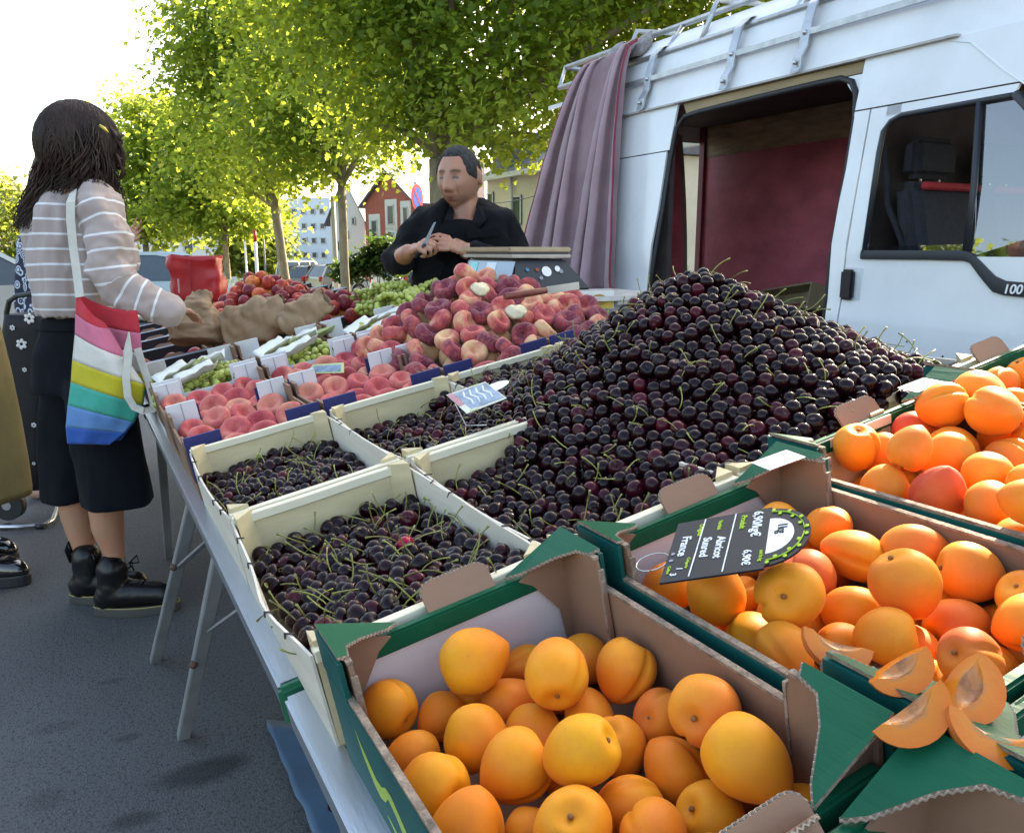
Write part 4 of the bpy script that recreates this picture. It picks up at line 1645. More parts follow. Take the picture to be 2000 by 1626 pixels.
def leaf_cloud(name, pts, nrm, size, m, seed, parent):
    rs = np.random.RandomState(seed)
    n = len(pts)
    a = rs.normal(size=(n, 3))
    z = nrm * .9 + rs.normal(size=(n, 3)) * .55 + np.array([0, 0, .35])
    z /= np.linalg.norm(z, axis=1)[:, None]
    a[:, 2] -= .9
    y = a - z * (a * z).sum(1)[:, None]
    y /= np.linalg.norm(y, axis=1)[:, None] + 1e-9
    x = np.cross(y, z)
    s = size * rs.uniform(.65, 1.25, n)
    k = len(LEAF)
    P = pts[:, None, :] + s[:, None, None] * (LEAF[None, :, 0:1] * x[:, None, :] + (LEAF[None, :, 1:2] - .4) * y[:, None, :] + LEAF[None, :, 2:3] * z[:, None, :])
    me = bpy.data.meshes.new(name)
    me.vertices.add(n * k)
    me.vertices.foreach_set('co', (P.reshape(-1, 3) - np.array(WM[parent].translation)).ravel())
    idx = np.concatenate([np.array(f) for f in LF])
    loops = (np.arange(n)[:, None] * k + idx[None, :]).ravel()
    me.loops.add(len(loops))
    me.loops.foreach_set('vertex_index', loops)
    nf = len(LF)
    me.polygons.add(n * nf)
    me.polygons.foreach_set('loop_start', np.arange(n * nf) * 7)
    me.polygons.foreach_set('loop_total', np.full(n * nf, 7))
    me.materials.append(m)
    me.update(calc_edges=True)
    at_ = me.attributes.new('tone', 'FLOAT', 'POINT')
    at_.data.foreach_set('value', np.repeat(np.clip(rs.normal(.5, .3, n), 0, 1), k))
    o = link(name, me, parent)
    return o


def tree(base, fork, r0, clumps, nleaf, size, label, seed, m=None, cat='tree', group='street trees', limbs=7, keep=None, lean=(0, 0), csz=(.34, .2)):
    """clumps: list of ellipsoids (centre, radii) that make the crown"""
    rng = random.Random(seed)
    rs = np.random.RandomState(seed)
    base = V(base)
    t = thing('plane_tree', label, cat, base, group)
    top = base + V((lean[0], lean[1], fork))
    mb = MB()
    pts = [base + V((0, 0, -.3)), base.lerp(top, .08), base.lerp(top, .35) + V((rng.uniform(-.04, .04), rng.uniform(-.04, .04), 0)), base.lerp(top, .7), top]
    mb.tube(pts, [r0 * 1.5, r0 * 1.12, r0, r0 * .95, r0 * .95], 12)
    part('trunk', mb, M_bark, t)
    vol = [c[1][0] * c[1][1] * c[1][2] for c in clumps]
    tot = sum(vol)
    tips, allp, alln = [], [], []
    for (c, r), vv in zip(clumps, vol):
        c = np.array(c)
        r = np.array(r)
        nsub = max(6, int(nleaf * vv / tot / 42))
        d = rs.normal(size=(nsub, 3))
        d /= np.linalg.norm(d, axis=1)[:, None]
        rad = rs.uniform(.25, 1.0, nsub) ** .45
        cc = c + d * rad[:, None] * r
        for q in range(nsub):
            n = rs.randint(22, 62)
            s = csz[0] * rs.uniform(.6, 1.5)
            p = cc[q] + rs.normal(size=(n, 3)) * np.array([s, s, s * .6])
            nn = np.tile((d[q] * .5 + np.array([0, 0, .5])), (n, 1))
            allp.append(p)
            alln.append(nn)
        for _ in range(max(1, int(limbs * vv / tot + .5))):
            q = rs.randint(nsub)
            tips.append(V(c + d[q] * r * .6))
    P = np.concatenate(allp)
    Nn = np.concatenate(alln)
    if keep is not None:
        k = keep(P)
        P, Nn = P[k], Nn[k]
    mb = MB()
    for tp in tips:
        mid = top.lerp(tp, .45) + V((rng.uniform(-.3, .3), rng.uniform(-.3, .3), rng.uniform(.1, .5)))
        ps = []
        for i in range(7):
            q = i / 6
            ps.append(top * (1 - q) ** 2 + mid * 2 * q * (1 - q) + tp * q * q)
        mb.tube(ps, [r0 * (.62 - .52 * i / 6) for i in range(7)], 8)
    part('limbs', mb, M_bark, t)
    leaf_cloud('crown', P, Nn, size, m or M_leaf, seed, t)
    return t


def gz(p):
    return V((p.x, p.y, ground_z(p.x, p.y)))


def R3(p, r):
    return ((p.x, p.y, p.z), r)


GT = 'plane trees along the street'
# the big near tree behind the vendor
d = 13.0
b0 = gz(at(862, 560, d))
c = [R3(at(x, y, dd), r) for x, y, dd, r in ((960, 60, 12.5, (2.2, 2.0, 1.5)), (760, 150, 12.8, (1.6, 1.6, 1.15)), (1180, 20, 11.8, (1.7, 1.7, 1.1)), (1420, -10, 11.5, (1.6, 1.6, 1.1)), (720, -40, 12.5, (1.9, 2, 1.3)), (960, -220, 13, (2.6, 2.6, 1.6)),
                                           (985, 225, 11.2, (1.2, 1.2, .62)), (1060, 150, 11, (.7, .9, .9)), (1250, -170, 12, (2, 2, 1.3)), (780, 225, 12.6, (.9, 1.0, .45)), (1040, 290, 12, (.35, .5, .3)))]
tree(b0, 2.75, .17, c, 52000, .105, 'big plane tree with a forked trunk standing directly behind the vendor', 3, group=GT, limbs=12)
# the row that recedes to the left
d = 23.0
b0 = gz(at(676, 585, d))
c = [R3(at(x, y, dd), r) for x, y, dd, r in ((620, 190, 23, (2.6, 2.4, 1.9)), (700, 285, 22, (1.6, 1.6, .9)), (570, 315, 22.5, (1.5, 1.5, .9)), (740, 90, 23, (2.2, 2, 1.9)), (610, -20, 23, (2.6, 2.4, 2)), (510, 235, 21.5, (1.2, 1.2, .8)))]
tree(b0, 3.4, .125, c, 24000, .155, 'plane tree with a slim pale upright trunk left of the vendor', 4, group=GT, csz=(.45, .3))
d = 29.0
b0 = gz(at(560, 548, d))
c = [R3(at(x, y, dd), r) for x, y, dd, r in ((480, 120, 29, (2.7, 2.5, 2.3)), (490, 310, 28, (2.2, 2, 1.4)), (420, 40, 29, (1.6, 1.6, 2.1)), (560, 20, 29, (2.4, 2.2, 2.3)), (420, 230, 28.5, (1.4, 1.4, 1.3)))]
tree(b0, 3.3, .17, c, 20000, .195, 'plane tree with a leaning thick trunk behind the nectarine heap', 5, group=GT, lean=(-.25, 0), csz=(.55, .3))
d = 36.0
b0 = gz(at(444, 540, d))
c = [R3(at(x, y, dd), r) for x, y, dd, r in ((430, 330, 36, (2.2, 2.2, 2.3)), (390, 240, 36, (1.4, 1.5, 1.8)), (450, 420, 35, (2.0, 1.8, .9)), (370, 400, 36, (1.6, 1.6, 1.2)))]
tree(b0, 2.9, .14, c, 13000, .23, 'plane tree with a thin trunk above the red shopping bag', 6, group=GT, csz=(.6, .3))
d = 41.0
b0 = gz(at(288, 520, d))
c = [R3(at(x, y, dd), r) for x, y, dd, r in ((300, 330, 41, (2.0, 2.2, 2.4)), (272, 235, 41, (1.0, 1.2, 1.2)), (340, 290, 41, (1.4, 1.6, 2.2)), (300, 435, 40, (2.1, 1.8, .9)), (350, 420, 41, (1.6, 1.6, 1.1)))]
tree(b0, 2.6, .15, c, 13000, .25, 'small plane tree nearest the woman with long dark hair', 7, group=GT, csz=(.6, .3))
d = 52.0
b0 = gz(at(25, 540, d))
c = [R3(at(x, y, dd), r) for x, y, dd, r in ((20, 430, 52, (2.6, 2.4, 2.6)), (60, 490, 52, (1.6, 1.6, 1.6)), (-60, 420, 52, (2.6, 2.4, 2.6)))]
tree(b0, 2.0, .16, c, 3500, .34, 'pale sunlit tree at the left edge behind the woman', 8, M_leaf2, group=GT, csz=(.7, .3))
c = [R3(at(x, y, dd), r) for x, y, dd, r in ((505, 490, 62, (2.2, 2, 2.2)), (470, 470, 60, (1.6, 1.6, 1.8)))]
tree(gz(at(525, 540, 62)), 1.5, .2, c, 3600, .42, 'pale distant tree seen between the trunks above the nectarines', 9, M_leaf2, group=GT, csz=(.9, .3))
# trees on the far side of the van: their crowns keep the stall in the shade
GV = 'trees behind the van'
def SK(P):  # crown shaped for the light: leaves cut away so sun reaches the right-hand apricots
    zz = P[:, 2] - .764 * (P[:, 0] - 8)
    yr = P[:, 1] - .532 * (P[:, 0] - 8)
    return (zz > 6.60 + .05 * np.sin(P[:, 1] * 5)) | (yr > 4.60 + .12 * np.sin(zz * 6))
tree((9.6, 6.8, 0), 4.8, .2, [((8.6, 5.4, 7.3), (2.6, 3.0, 1.35)), ((9.0, 8.6, 7.3), (2.8, 2.6, 1.5)), ((9.4, 3.2, 7.6), (2.4, 2.4, 1.4))], 12000, .22, 'tree behind the van front, its crown above the top right corner', 12, group=GV, keep=SK, csz=(.5, .3))
tree((10.5, 10.5, 0), 4.6, .2, [((9.6, 11.0, 7.0), (2.8, 2.6, 1.8)), ((8.8, 13.4, 7.0), (2.8, 2.4, 1.8)), ((7.6, 10.6, 7.4), (2, 2, 1.2))], 8500, .22, 'tree behind the rear of the van', 13, group=GV, csz=(.5, .3))
tree((12, -4, 0), 4.0, .2, [((10.5, -3.0, 6.6), (3, 3, 2))], 4000, .24, 'tree ahead of the van, outside the picture to the right', 14, group=GV, csz=(.5, .3))
tree((-11.5, 9.5, -.2), 1.8, .16, [((-11.5, 9.5, 3.4), (2.6, 2.6, 1.7)), ((-9.4, 10.6, 2.8), (1.6, 1.6, 1.2))], 5000, .2, 'tree across the square, mirrored in the van window', 15, group=None, csz=(.5, .3))
# bush by the parked cars
bp = gz(at(735, 545, 27))
bt = thing('shrub', 'dark green shrub behind the parked cars left of the vendor', 'shrub', bp)
rs = np.random.RandomState(3)
cpts = np.array([list(at(x, y, 27)) for x, y in ((735, 505), (760, 500), (705, 520), (680, 528), (745, 485), (770, 520))])
P = np.concatenate([q + rs.normal(size=(420, 3)) * np.array([.28, .3, .2]) for q in cpts])
leaf_cloud('foliage', P, np.tile([0, 0, .6], (len(P), 1)), .17, leaf_mat('shrub_leaves', (.020, .05, .012), (.04, .085, .018), (.07, .12, .02)), 4, bt)
mb = MB()
for k in range(5):
    mb.tube([bp + V((rnd(-.2, .2), 0, -.2)), V(cpts[k])], [.03, .012], 6)
part('stems', mb, M_bark, bt)

# ------------------------------------------------------------------ buildings and street things
M_cream = mat('cream_render', (.62, .57, .46), .85, var=.08, vs=1.2, dirt=.15)
M_whitew = mat('white_render', (.74, .73, .70), .85, var=.05, vs=1)
M_bluew = mat('pale_blue_render', (.56, .64, .70), .85, var=.05, vs=1)
M_slate = mat('slate', (.095, .10, .12), .6, var=.3, vs=6, bump=.2, bs=20)
M_brick = mat('red_brick', (.42, .12, .085), .85, var=.15, vs=6, bump=.2, bs=60)
M_tile = mat('clay_tile', (.42, .2, .12), .8, var=.25, vs=5)
M_winglass = mat('window_glass', (.05, .065, .08), .12, spec=.6, var=.2)
M_frame = mat('window_frame', (.55, .56, .56), .5, var=.05)


def block(name, label, cat, a, b, depth, z0, z1, mwall, roof=None, mroof=None, wins=(), surround=None, ridge=2.0, gable=False, over=.25):
    """house whose seen face runs from a to b (ground points); wins = (s0,s1,z0,z1) along the face"""
    a, b = V((a[0], a[1], 0)), V((b[0], b[1], 0))
    d = (b - a).normalized()
    n = V((d.y, -d.x, 0))
    if n.dot(V((0, 0, 0)) - a) < 0: n = -n          # towards the camera
    t = thing(name, label, cat, (a.x, a.y, z0))
    L = (b - a).length
    A, B, Cc, D = a, b, b - n * depth, a - n * depth
    Z = lambda p, z: V((p.x, p.y, z))
    part('wall', MB().hexa([Z(p, z0 - 1) for p in (A, B, Cc, D)] + [Z(p, z1) for p in (A, B, Cc, D)]), mwall, t)
    if roof == 'pitch':
        A2, B2, C2, D2 = A + n * over - d * over, B + n * over + d * over, Cc - n * over + d * over, D - n * over - d * over
        r1, r2 = (A2 + D2) / 2, (B2 + C2) / 2
        mb = MB()
        vs = [Z(A2, z1 + .02), Z(B2, z1 + .02), Z(C2, z1 + .02), Z(D2, z1 + .02), Z(r1, z1 + ridge), Z(r2, z1 + ridge)]
        mb.add(vs, [(0, 1, 5, 4), (2, 3, 4, 5), (0, 4, 3), (1, 2, 5), (0, 3, 2, 1)])
        rf = part('roof', mb, mroof, t)
    elif roof == 'gable':                            # gable end faces the camera
        m1, m2 = (A + B) / 2, (Cc + D) / 2
        mb = MB()
        mb.add([Z(A, z1), Z(B, z1), Z(m1, z1 + ridge), Z(D, z1), Z(Cc, z1), Z(m2, z1 + ridge)], [(0, 1, 2), (4, 3, 5)])
        part('gable', mb, mwall, t)['kind'] = 'stuff'
        mb = MB()
        e = n * over
        up = V((0, 0, .12))
        for P0, Q0 in ((A - d * .3, D - d * .3), (B + d * .3, Cc + d * .3)):
            z_ = z1 - .3 * ridge / (L / 2)
            q = [Z(P0 + e, z_), Z(m1 + e, z1 + ridge), Z(m2 - e, z1 + ridge), Z(Q0 - e, z_)]
            mb.hexa(q + [p + up for p in q])
        rf = part('roof', mb, mroof, t)
    for (s0, s1, w0, w1) in wins:
        p0, p1 = a + d * s0, a + d * s1
        if surround:
            mb = MB()
            q = [p0 - d * .22, p1 + d * .22]
            o_ = n * .03
            mb.hexa([Z(q[0], w0 - .25), Z(q[1], w0 - .25), Z(q[1], w0 - .25) + o_, Z(q[0], w0 - .25) + o_, Z(q[0], w1 + .3), Z(q[1], w1 + .3), Z(q[1], w1 + .3) + o_, Z(q[0], w1 + .3) + o_])
            part('surround', mb, surround, t)
        mb = MB()
        o0, o1 = n * .032, n * .07
        for x0, x1, y0, y1 in ((p0, p1, w0, w0 + .06), (p0, p1, w1 - .06, w1), (p0, p0 + d * .06, w0, w1), (p1 - d * .06, p1, w0, w1)):
            mb.hexa([Z(x0, y0) + o0, Z(x1, y0) + o0, Z(x1, y0) + o1, Z(x0, y0) + o1, Z(x0, y1) + o0, Z(x1, y1) + o0, Z(x1, y1) + o1, Z(x0, y1) + o1])
        f = part('window', mb, M_frame, t)
        mb = MB().hexa([Z(p0, w0) + n * .01, Z(p1, w0) + n * .01, Z(p1, w0) + n * .045, Z(p0, w0) + n * .045, Z(p0, w1) + n * .01, Z(p1, w1) + n * .01, Z(p1, w1) + n * .045, Z(p0, w1) + n * .045])
        part('pane', mb, M_winglass, f)
    return t, a, d, n


def zat(px, py, d):
    return at(px, py, d).z


def face(x0, x1, d0, d1, wins):
    """windows given in pixels on a face between two depths"""
    a, b = at(x0, 500, d0), at(x1, 500, d1)
    L = (V((b.x, b.y, 0)) - V((a.x, a.y, 0))).length
    out = []
    for wx0, wx1, wy0, wy1 in wins:
        f = lambda x: (x - x0) * d1 / ((x - x0) * d1 + (x1 - x) * d0) if False else ((x - x0) / d1) / ((x - x0) / d1 + (x1 - x) / d0) if True else 0
        # perspective-correct position along the face
        s0 = (wx0 - x0) * d0 / ((wx0 - x0) * d0 + (x1 - wx0) * d1)
        s1 = (wx1 - x0) * d0 / ((wx1 - x0) * d0 + (x1 - wx1) * d1)
        dm = 1 / ((1 - (wx0 - x0) / (x1 - x0)) / d0 + ((wx0 - x0) / (x1 - x0)) / d1)
        out.append((s0 * L, s1 * L, zat(wx0, wy1, dm), zat(wx0, wy0, dm)))
    return (a.x, a.y), (b.x, b.y), out


# cream house on the right
a, b, w = face(952, 1250, 30, 22, [(1003, 1020, 384, 440), (955, 966, 378, 442), (1090, 1110, 380, 440), (1003, 1020, 500, 545)])
t, A_, d_, n_ = block('cream_house', 'cream house with slate roof between the vendor and the van', 'house', a, b, 7, -.6, zat(975, 350, 29.4), M_cream, 'pitch', M_slate, w, ridge=2.6)
zE = zat(975, 350, 29.4)
mb = MB().bar(A_ + n_ * .3 + V((0, 0, zE - .02)), A_ + d_ * 12 + n_ * .3 + V((0, 0, zE - .02)), .16, .16)
part('gutter', mb, M_frame, t)
mb = MB().tube([A_ + d_ * 2.05 + n_ * .1 + V((0, 0, -.6)), A_ + d_ * 2.05 + n_ * .1 + V((0, 0, zE))], .05, 8)
part('drainpipe', mb, M_frame, t)
rn = (n_ * 2.6 + V((0, 0, 3.75))).normalized()
for s in (2.3, 5.5):
    p = A_ + d_ * s - n_ * 1.2 + V((0, 0, zE + 1.02 + .08))
    mb = MB().box(p, (.8, 1.0, .10), Matrix((d_, n_.cross(d_).cross(rn) if False else rn.cross(d_), rn)).transposed())
    part('skylight', mb, M_frame, t)
mb = MB().box(A_ + d_ * .6 - n_ * 3.5 + V((0, 0, zE + 2.8)), (.6, .9, 1.8))
part('chimney', mb, M_brick, t)
mb = MB()
p = A_ + d_ * .9 - n_ * .9 + V((0, 0, zE + .75))
mb.box(p, (1.3, 1.6, 1.5), Matrix((d_, n_, V((0, 0, 1)))).transposed())
part('dormer', mb, M_slate, t)
# red brick house with white dressings
a, b, w = face(716, 812, 46, 43, [(728, 740, 430, 470), (760, 773, 402, 440), (760, 772, 456, 495), (728, 740, 482, 510), (790, 800, 405, 440), (790, 800, 456, 492)])
t, A_, d_, n_ = block('brick_house', 'red brick house with white window surrounds left of the vendor', 'house', a, b, 8, -1, zat(750, 398, 45), M_brick, 'gable', M_slate, w, M_whitew, ridge=1.6)
# white gabled house beside it, pale apartment block further off
a, b, w = face(648, 714, 50, 49, [(678, 683, 452, 466), (660, 666, 470, 490), (690, 697, 425, 440)])
block('white_house', 'bright white gabled house between the brick house and the apartment block', 'house', a, b, 9, -1.2, zat(650, 425, 50), M_whitew, 'gable', M_slate, w, ridge=2.2)
a, b, w = face(548, 648, 74, 72, [(x, x + 10, y, y + 12) for y in (408, 436, 464, 492) for x in (556, 574, 592, 610, 628)])
block('apartment_block', 'pale blue apartment block seen far off between two tree trunks', 'building', a, b, 12, -2, zat(600, 388, 73), M_bluew, None, None, w)
a, b, w = face(-160, 62, 60, 66, [(5, 14, 395, 425), (32, 41, 395, 425), (-40, -30, 395, 425), (5, 14, 455, 480)])
block('cream_building', 'pale cream building with a tiled roof at the left edge behind the woman', 'house', a, b, 9, -1.5, zat(20, 372, 64), M_cream, 'pitch', M_tile, w, ridge=2.0)
a, b, w = face(180, 560, 68, 78, [(300, 318, 470, 490), (360, 378, 470, 490), (480, 496, 474, 492)])
block('low_white_building', 'long low white building behind the parked light blue car', 'building', a, b, 8, -2, zat(330, 452, 70), M_whitew, None, None, w)
a, b, w = face(920, 948, 40, 40, [])
block('pale_pink_house', 'narrow pale pink house edge beside the vendor head', 'house', a, b, 6, -1, zat(930, 318, 40), mat('pink_render', (.62, .45, .42), .85, var=.05), None, None, w)

M_post = mat('grey_post', (.28, .28, .27), .7, var=.15)
M_redp = mat('red_paint', (.55, .03, .03), .45, var=.05)
M_bluep = mat('blue_paint', (.03, .09, .42), .45, var=.05)
# no-parking sign
d = 19.0
pc = at(812, 386, d)
t = thing('no_parking_sign', 'round blue and red no-parking sign on a grey pole beside the vendor', 'road sign', (pc.x, pc.y, ground_z(pc.x, pc.y)))
part('pole', MB().tube([(pc.x, pc.y, -1), (pc.x, pc.y, pc.z + .35)], .032, 8), M_post, t)
nz = (V((EYE.x, EYE.y, pc.z)) - pc).normalized()
nz = Matrix.Rotation(RAD(64), 3, 'Z') @ nz
Rz = rotM(nz)
def disc(r, th, off):
    return MB().tube([pc + nz * off, pc + nz * (off + th)], [r, r], 28)
sg = part('plate', disc(.30, .008, .035), M_redp, t)
part('disc', disc(.235, .003, .0435), M_bluep, sg)
mb = MB().box(pc + nz * .048, (.055, .46, .004), Rz @ Matrix.Rotation(RAD(45), 3, 'Z'))
part('bar', mb, M_redp, sg)
part('plate_back', disc(.302, .004, .030), M_post, sg)
# poles
for px, y0, y1, d, r, lb, tip in ((650, 385, 545, 30, .085, 'dark concrete street pole left of the slim tree trunk', None), (497, 450, 548, 26, .05, 'white post with a red top between the trees', 1), (478, 470, 552, 34, .045, 'thin white post left of the red-topped post', None), (512, 420, 555, 45, .05, 'thin grey lamp pole right of the red-topped post', None)):
    p1 = at(px, y0, d)
    t = thing('street_pole', lb, 'pole', (p1.x, p1.y, ground_z(p1.x, p1.y)))
    part('shaft', MB().tube([(p1.x, p1.y, -2), (p1.x, p1.y, p1.z)], [r * 1.15, r], 10), M_post if 'dark' in lb or 'grey' in lb else M_whitew, t)
    if tip:
        part('red_band', MB().tube([(p1.x, p1.y, p1.z - .35), (p1.x, p1.y, p1.z + .01)], r * 1.1, 10), M_redp, t)
    else:
        part('cap', MB().ell((p1.x, p1.y, p1.z), (r * 1.2, r * 1.2, .05), nu=10, nv=6), M_post, t)
# overhead cable on the right
pa, pb = at(985, 372, 21), at(1075, 330, 19)
p0, p9 = at(880, 395, 24), at(1300, 255, 15)
mb = MB().tube([p0.lerp(p9, k / 12) - V((0, 0, .5 * sin(pi * k / 12))) for k in range(13)], .012, 5)
single('overhead_cable', mb, M_blackpl, 'thin overhead cable crossing in front of the cream house', 'cable')


# ------------------------------------------------------------------ parked cars
M_tyre = mat('tyre', (.012, .012, .013), .8)
M_lamp = mat('tail_lamp', (.45, .01, .01), .2)
M_head = mat('head_lamp', (.7, .72, .75), .1)
M_carglass = mat('car_glass', (.03, .045, .06), .06, spec=.8, var=.1)


def car(pos, ang, paint, label, L=4.1, Wd=1.72, Hh=1.46, group='cars parked along the street', van_=False, back=0.45):
    M = Matrix.Translation(V(pos)) @ Matrix.Rotation(ang, 4, 'Z')       # local +x = forward
    t = thing('parked_car', label, 'car', M, group)
    x0, x1 = -L / 2, L / 2
    w = Wd / 2
    low = [(x0, .42), (x0 + .05, .8), (x0 + .12, .92), (x1 - 1.15, .94), (x1 - .3, .78), (x1 - .02, .62), (x1, .36), (x1 - .1, .22), (x0 + .1, .22)]
    mb = MB()
    rs = []
    for yy, k in ((-w, .96), (-w * .97, 1.0), (w * .97, 1.0), (w, .96)):
        rs.append([(x * (k if abs(yy) == w else 1), yy, z) for x, z in low])
    mb.rings(rs, True, True, smooth=False)
    part('body', mb, paint, t, local=True, bevel=.03, seg=2)
    xb = x0 + back
    cab = [(x0 + .10, .90), (xb, Hh - .03), (xb + .35, Hh), (x1 - 2.05, Hh), (x1 - 1.75, Hh - .05), (x1 - .98, .92)]
    mb = MB()
    top = [(xb + .02, Hh - .03), (xb + .35, Hh), (x1 - 2.05, Hh), (x1 - 1.72, Hh - .05)]
    rs = []
    for i, (x, z) in enumerate(cab):
        k = .98 if z < 1 else .80
        rs.append([(x, -w * k, z), (x, w * k, z)])
    for i in range(len(rs) - 1):
        mb.add([rs[i][0], rs[i][1], rs[i + 1][1], rs[i + 1][0]], [(0, 3, 2, 1)])
    for s in (0, 1):
        mb.add([r[s] for r in rs], [list(range(6)) if s == 0 else list(range(6))[::-1]])
    gl = part('windows', mb, M_carglass, t, local=True)
    mb = MB()
    rs = [[(x, -w * .81, z + .005), (x, w * .81, z + .005)] for x, z in top]
    mb.grid(rs, smooth=True)
    for s in (-1, 1):
        for (xa, za), (xb2, zb) in (((cab[0][0], .9), (cab[1][0], cab[1][1])), ((cab[5][0], .92), (cab[4][0], cab[4][1])), ((x0 + 1.55, .92), (x0 + 1.5, Hh - .02)), ((cab[1][0], cab[1][1]), (cab[2][0], Hh)), ((cab[2][0], Hh), (cab[3][0], Hh)), ((cab[3][0], Hh), (cab[4][0], cab[4][1]))):
            mb.bar((xa, s * w * (.985 if za < 1 else .81), za), (xb2, s * w * (.985 if zb < 1 else .81), zb), .07, .05, up=V((0, 1, 0)))
    part('roof', mb, paint, t, local=True)
    for xx in (x0 + .75, x1 - .8):
        for s in (-1, 1):
            mb = MB().tube([(xx, s * (w - .18), .31), (xx, s * (w - .16), .31), (xx, s * (w + .005), .31), (xx, s * (w + .015), .31)], [.28, .31, .31, .27], 20)
            wl = part('wheel', mb, M_tyre, t, local=True)
            mb = MB().tube([(xx, s * (w - .05), .31), (xx, s * (w + .02), .31)], .19, 14)
            part('rim', mb, M_steel, wl, local=True)
    for s in (-1, 1):
        part('tail_light', MB().box((x0 + .06, s * (w - .12), .80), (.12, .2, .26)), M_lamp, t, local=True, bevel=.02)
        part('headlight', MB().box((x1 - .16, s * (w - .25), .66), (.22, .3, .13)), M_head, t, local=True, bevel=.02)
        part('mirror', MB().box((x1 - 1.35, s * (w + .07), .98), (.08, .16, .11)), paint, t, local=True, bevel=.02)
    return t


def carpos(px, d):
    p = at(px, 540, d)
    return V((p.x, p.y, ground_z(p.x, p.y)))


P_w = mat('car_white', (.72, .73, .74), .25, var=.02, coat=.6)
P_s = mat('car_silver', (.42, .44, .46), .28, metal=.4, var=.02, coat=.5)
P_b = mat('car_pale_blue', (.46, .58, .66), .25, var=.02, coat=.6)
P_d = mat('car_dark', (.03, .035, .045), .25, var=.02, coat=.6)
P_g = mat('car_beige', (.40, .37, .31), .28, metal=.3, var=.02, coat=.5)
va = -CAM_YAW                                           # local +x then points across the view to the right
car(carpos(318, 18.5), va + RAD(6), P_b, 'light blue car parked side-on behind the red shopping bag', L=4.3, Hh=1.50, back=.55)
car(carpos(-60, 13.5), va + RAD(40), P_s, 'silver car at the left edge behind the patterned dress', L=4.2)
car(carpos(810, 35), va + RAD(15), P_w, 'white car parked beside the vendor, nearest of the parked row', L=4.0)
car(carpos(738, 38), va + RAD(28), P_s, 'silver hatchback with a red tail light left of the white car', L=3.9, back=.3)
car(carpos(682, 42), va + RAD(40), P_g, 'beige car parked left of the silver hatchback')
car(carpos(628, 46), va + RAD(55), P_d, 'dark car parked behind the slim tree trunk')
car(carpos(594, 52), va + RAD(75), P_w, 'small white car farthest along the parked row', Hh=1.8, back=.2)
car(carpos(890, 33), va + RAD(10), P_d, 'dark parked car hidden behind the vendor')
# ------------------------------------------------------------------ peach boxes, grapes, nectarines, bags, scale
random.seed(77)


def proj(P):
    v = V(P) - EYE
    z = v.dot(FWD)
    return 1000 + CAM_F * v.dot(RGT) / z, 813 - CAM_F * v.dot(UPV) / z


M_bluep2 = mat('navy_print', (.012, .018, .115), .42, var=.12, vs=12)
M_whitec = mat('white_box_card', (.66, .66, .67), .6, var=.05, vs=10, dirt=.1)
M_blackc = mat('black_print_card', (.013, .012, .018), .45, var=.2)
M_ltbl = mat('pale_blue_edge', (.42, .50, .58), .5, var=.1)
M_mag = mat('magenta_print', (.40, .03, .14), .5, var=.1)
M_gprint = mat('green_ink', (.02, .22, .09), .5, var=0)
M_rprint = mat('red_ink', (.42, .03, .05), .5, var=0)
M_gryink = mat('grey_ink', (.26, .27, .31), .5, var=0)


def local_part(t):
    return lambda n, mb, m, **k: part(n, mb, m, k.pop('par', t), local=True, **k)


LIFT = .036


def peach_box(u0, u1, v0, v1, label, w0=TW + .036, rz=0.0):
    w, l, h = u1 - u0, v1 - v0, .094
    t = thing('peach_box', label, 'box', smat((u0 + u1) / 2, (v0 + v1) / 2, w0, rz), 'cardboard flat peach boxes with navy corners')
    P = local_part(t)
    X, Y = w / 2, l / 2
    P('base', MB().box((0, 0, -.0145), (w - .004, l - .004, .040)), M_brown)
    for s in (1, -1):
        P('side_wall', MB().box((s * (X - .003), 0, .040), (.005, l - .01, .07)), M_brown)
    P('front_wall', MB().box((0, -Y + .003, .026), (w - .012, .005, .045)), M_brown)
    P('back_wall', MB().box((0, Y - .003, .034), (w - .012, .005, .06)), M_brown)
    for s in (1, -1):
        P('front_tab', MB().box((s * (X - .038), -Y + .002, .055), (.074, .006, .098)), M_bluep2, bevel=.0012)
        P('corner_side', MB().box((s * (X - .0035), -Y + .035, .05), (.006, .064, .090)), M_brown)
        tb = P('back_tab', MB().box((s * (X - .036), Y - .006, .062), (.068, .006, .112)), M_whitec, bevel=.0012)
        P('crease', MB().box((s * (X - .036), Y - .0095, .062), (.0015, .001, .108)), M_gryink, par=tb)
        P('corner_side', MB().box((s * (X - .0035), Y - .035, .053), (.006, .062, .098)), M_brown)
    return t


GD = []
VD = [(1.0, 1.325), (1.335, 1.655)]
nm = [['flat peach box at the table edge, front row of the peach boxes', 'second flat peach box from the table edge, front row', 'third flat peach box in the front row, at the foot of the heap', 'fourth flat peach box in the front row, beside the cherry heap'],
      ['flat peach box at the table edge, behind the front one', 'second flat peach box in the back row, with a price card', 'flat peach box hidden under the middle of the peach heap', 'flat peach box hidden under the right end of the peach heap']]
for r in (0, 1):
    for k, (u0, u1) in enumerate(((-.01, .278), (.287, .572), (.58, .865), (.873, 1.15))):
        peach_box(u0, u1, VD[r][0], VD[r][1], nm[r][k])


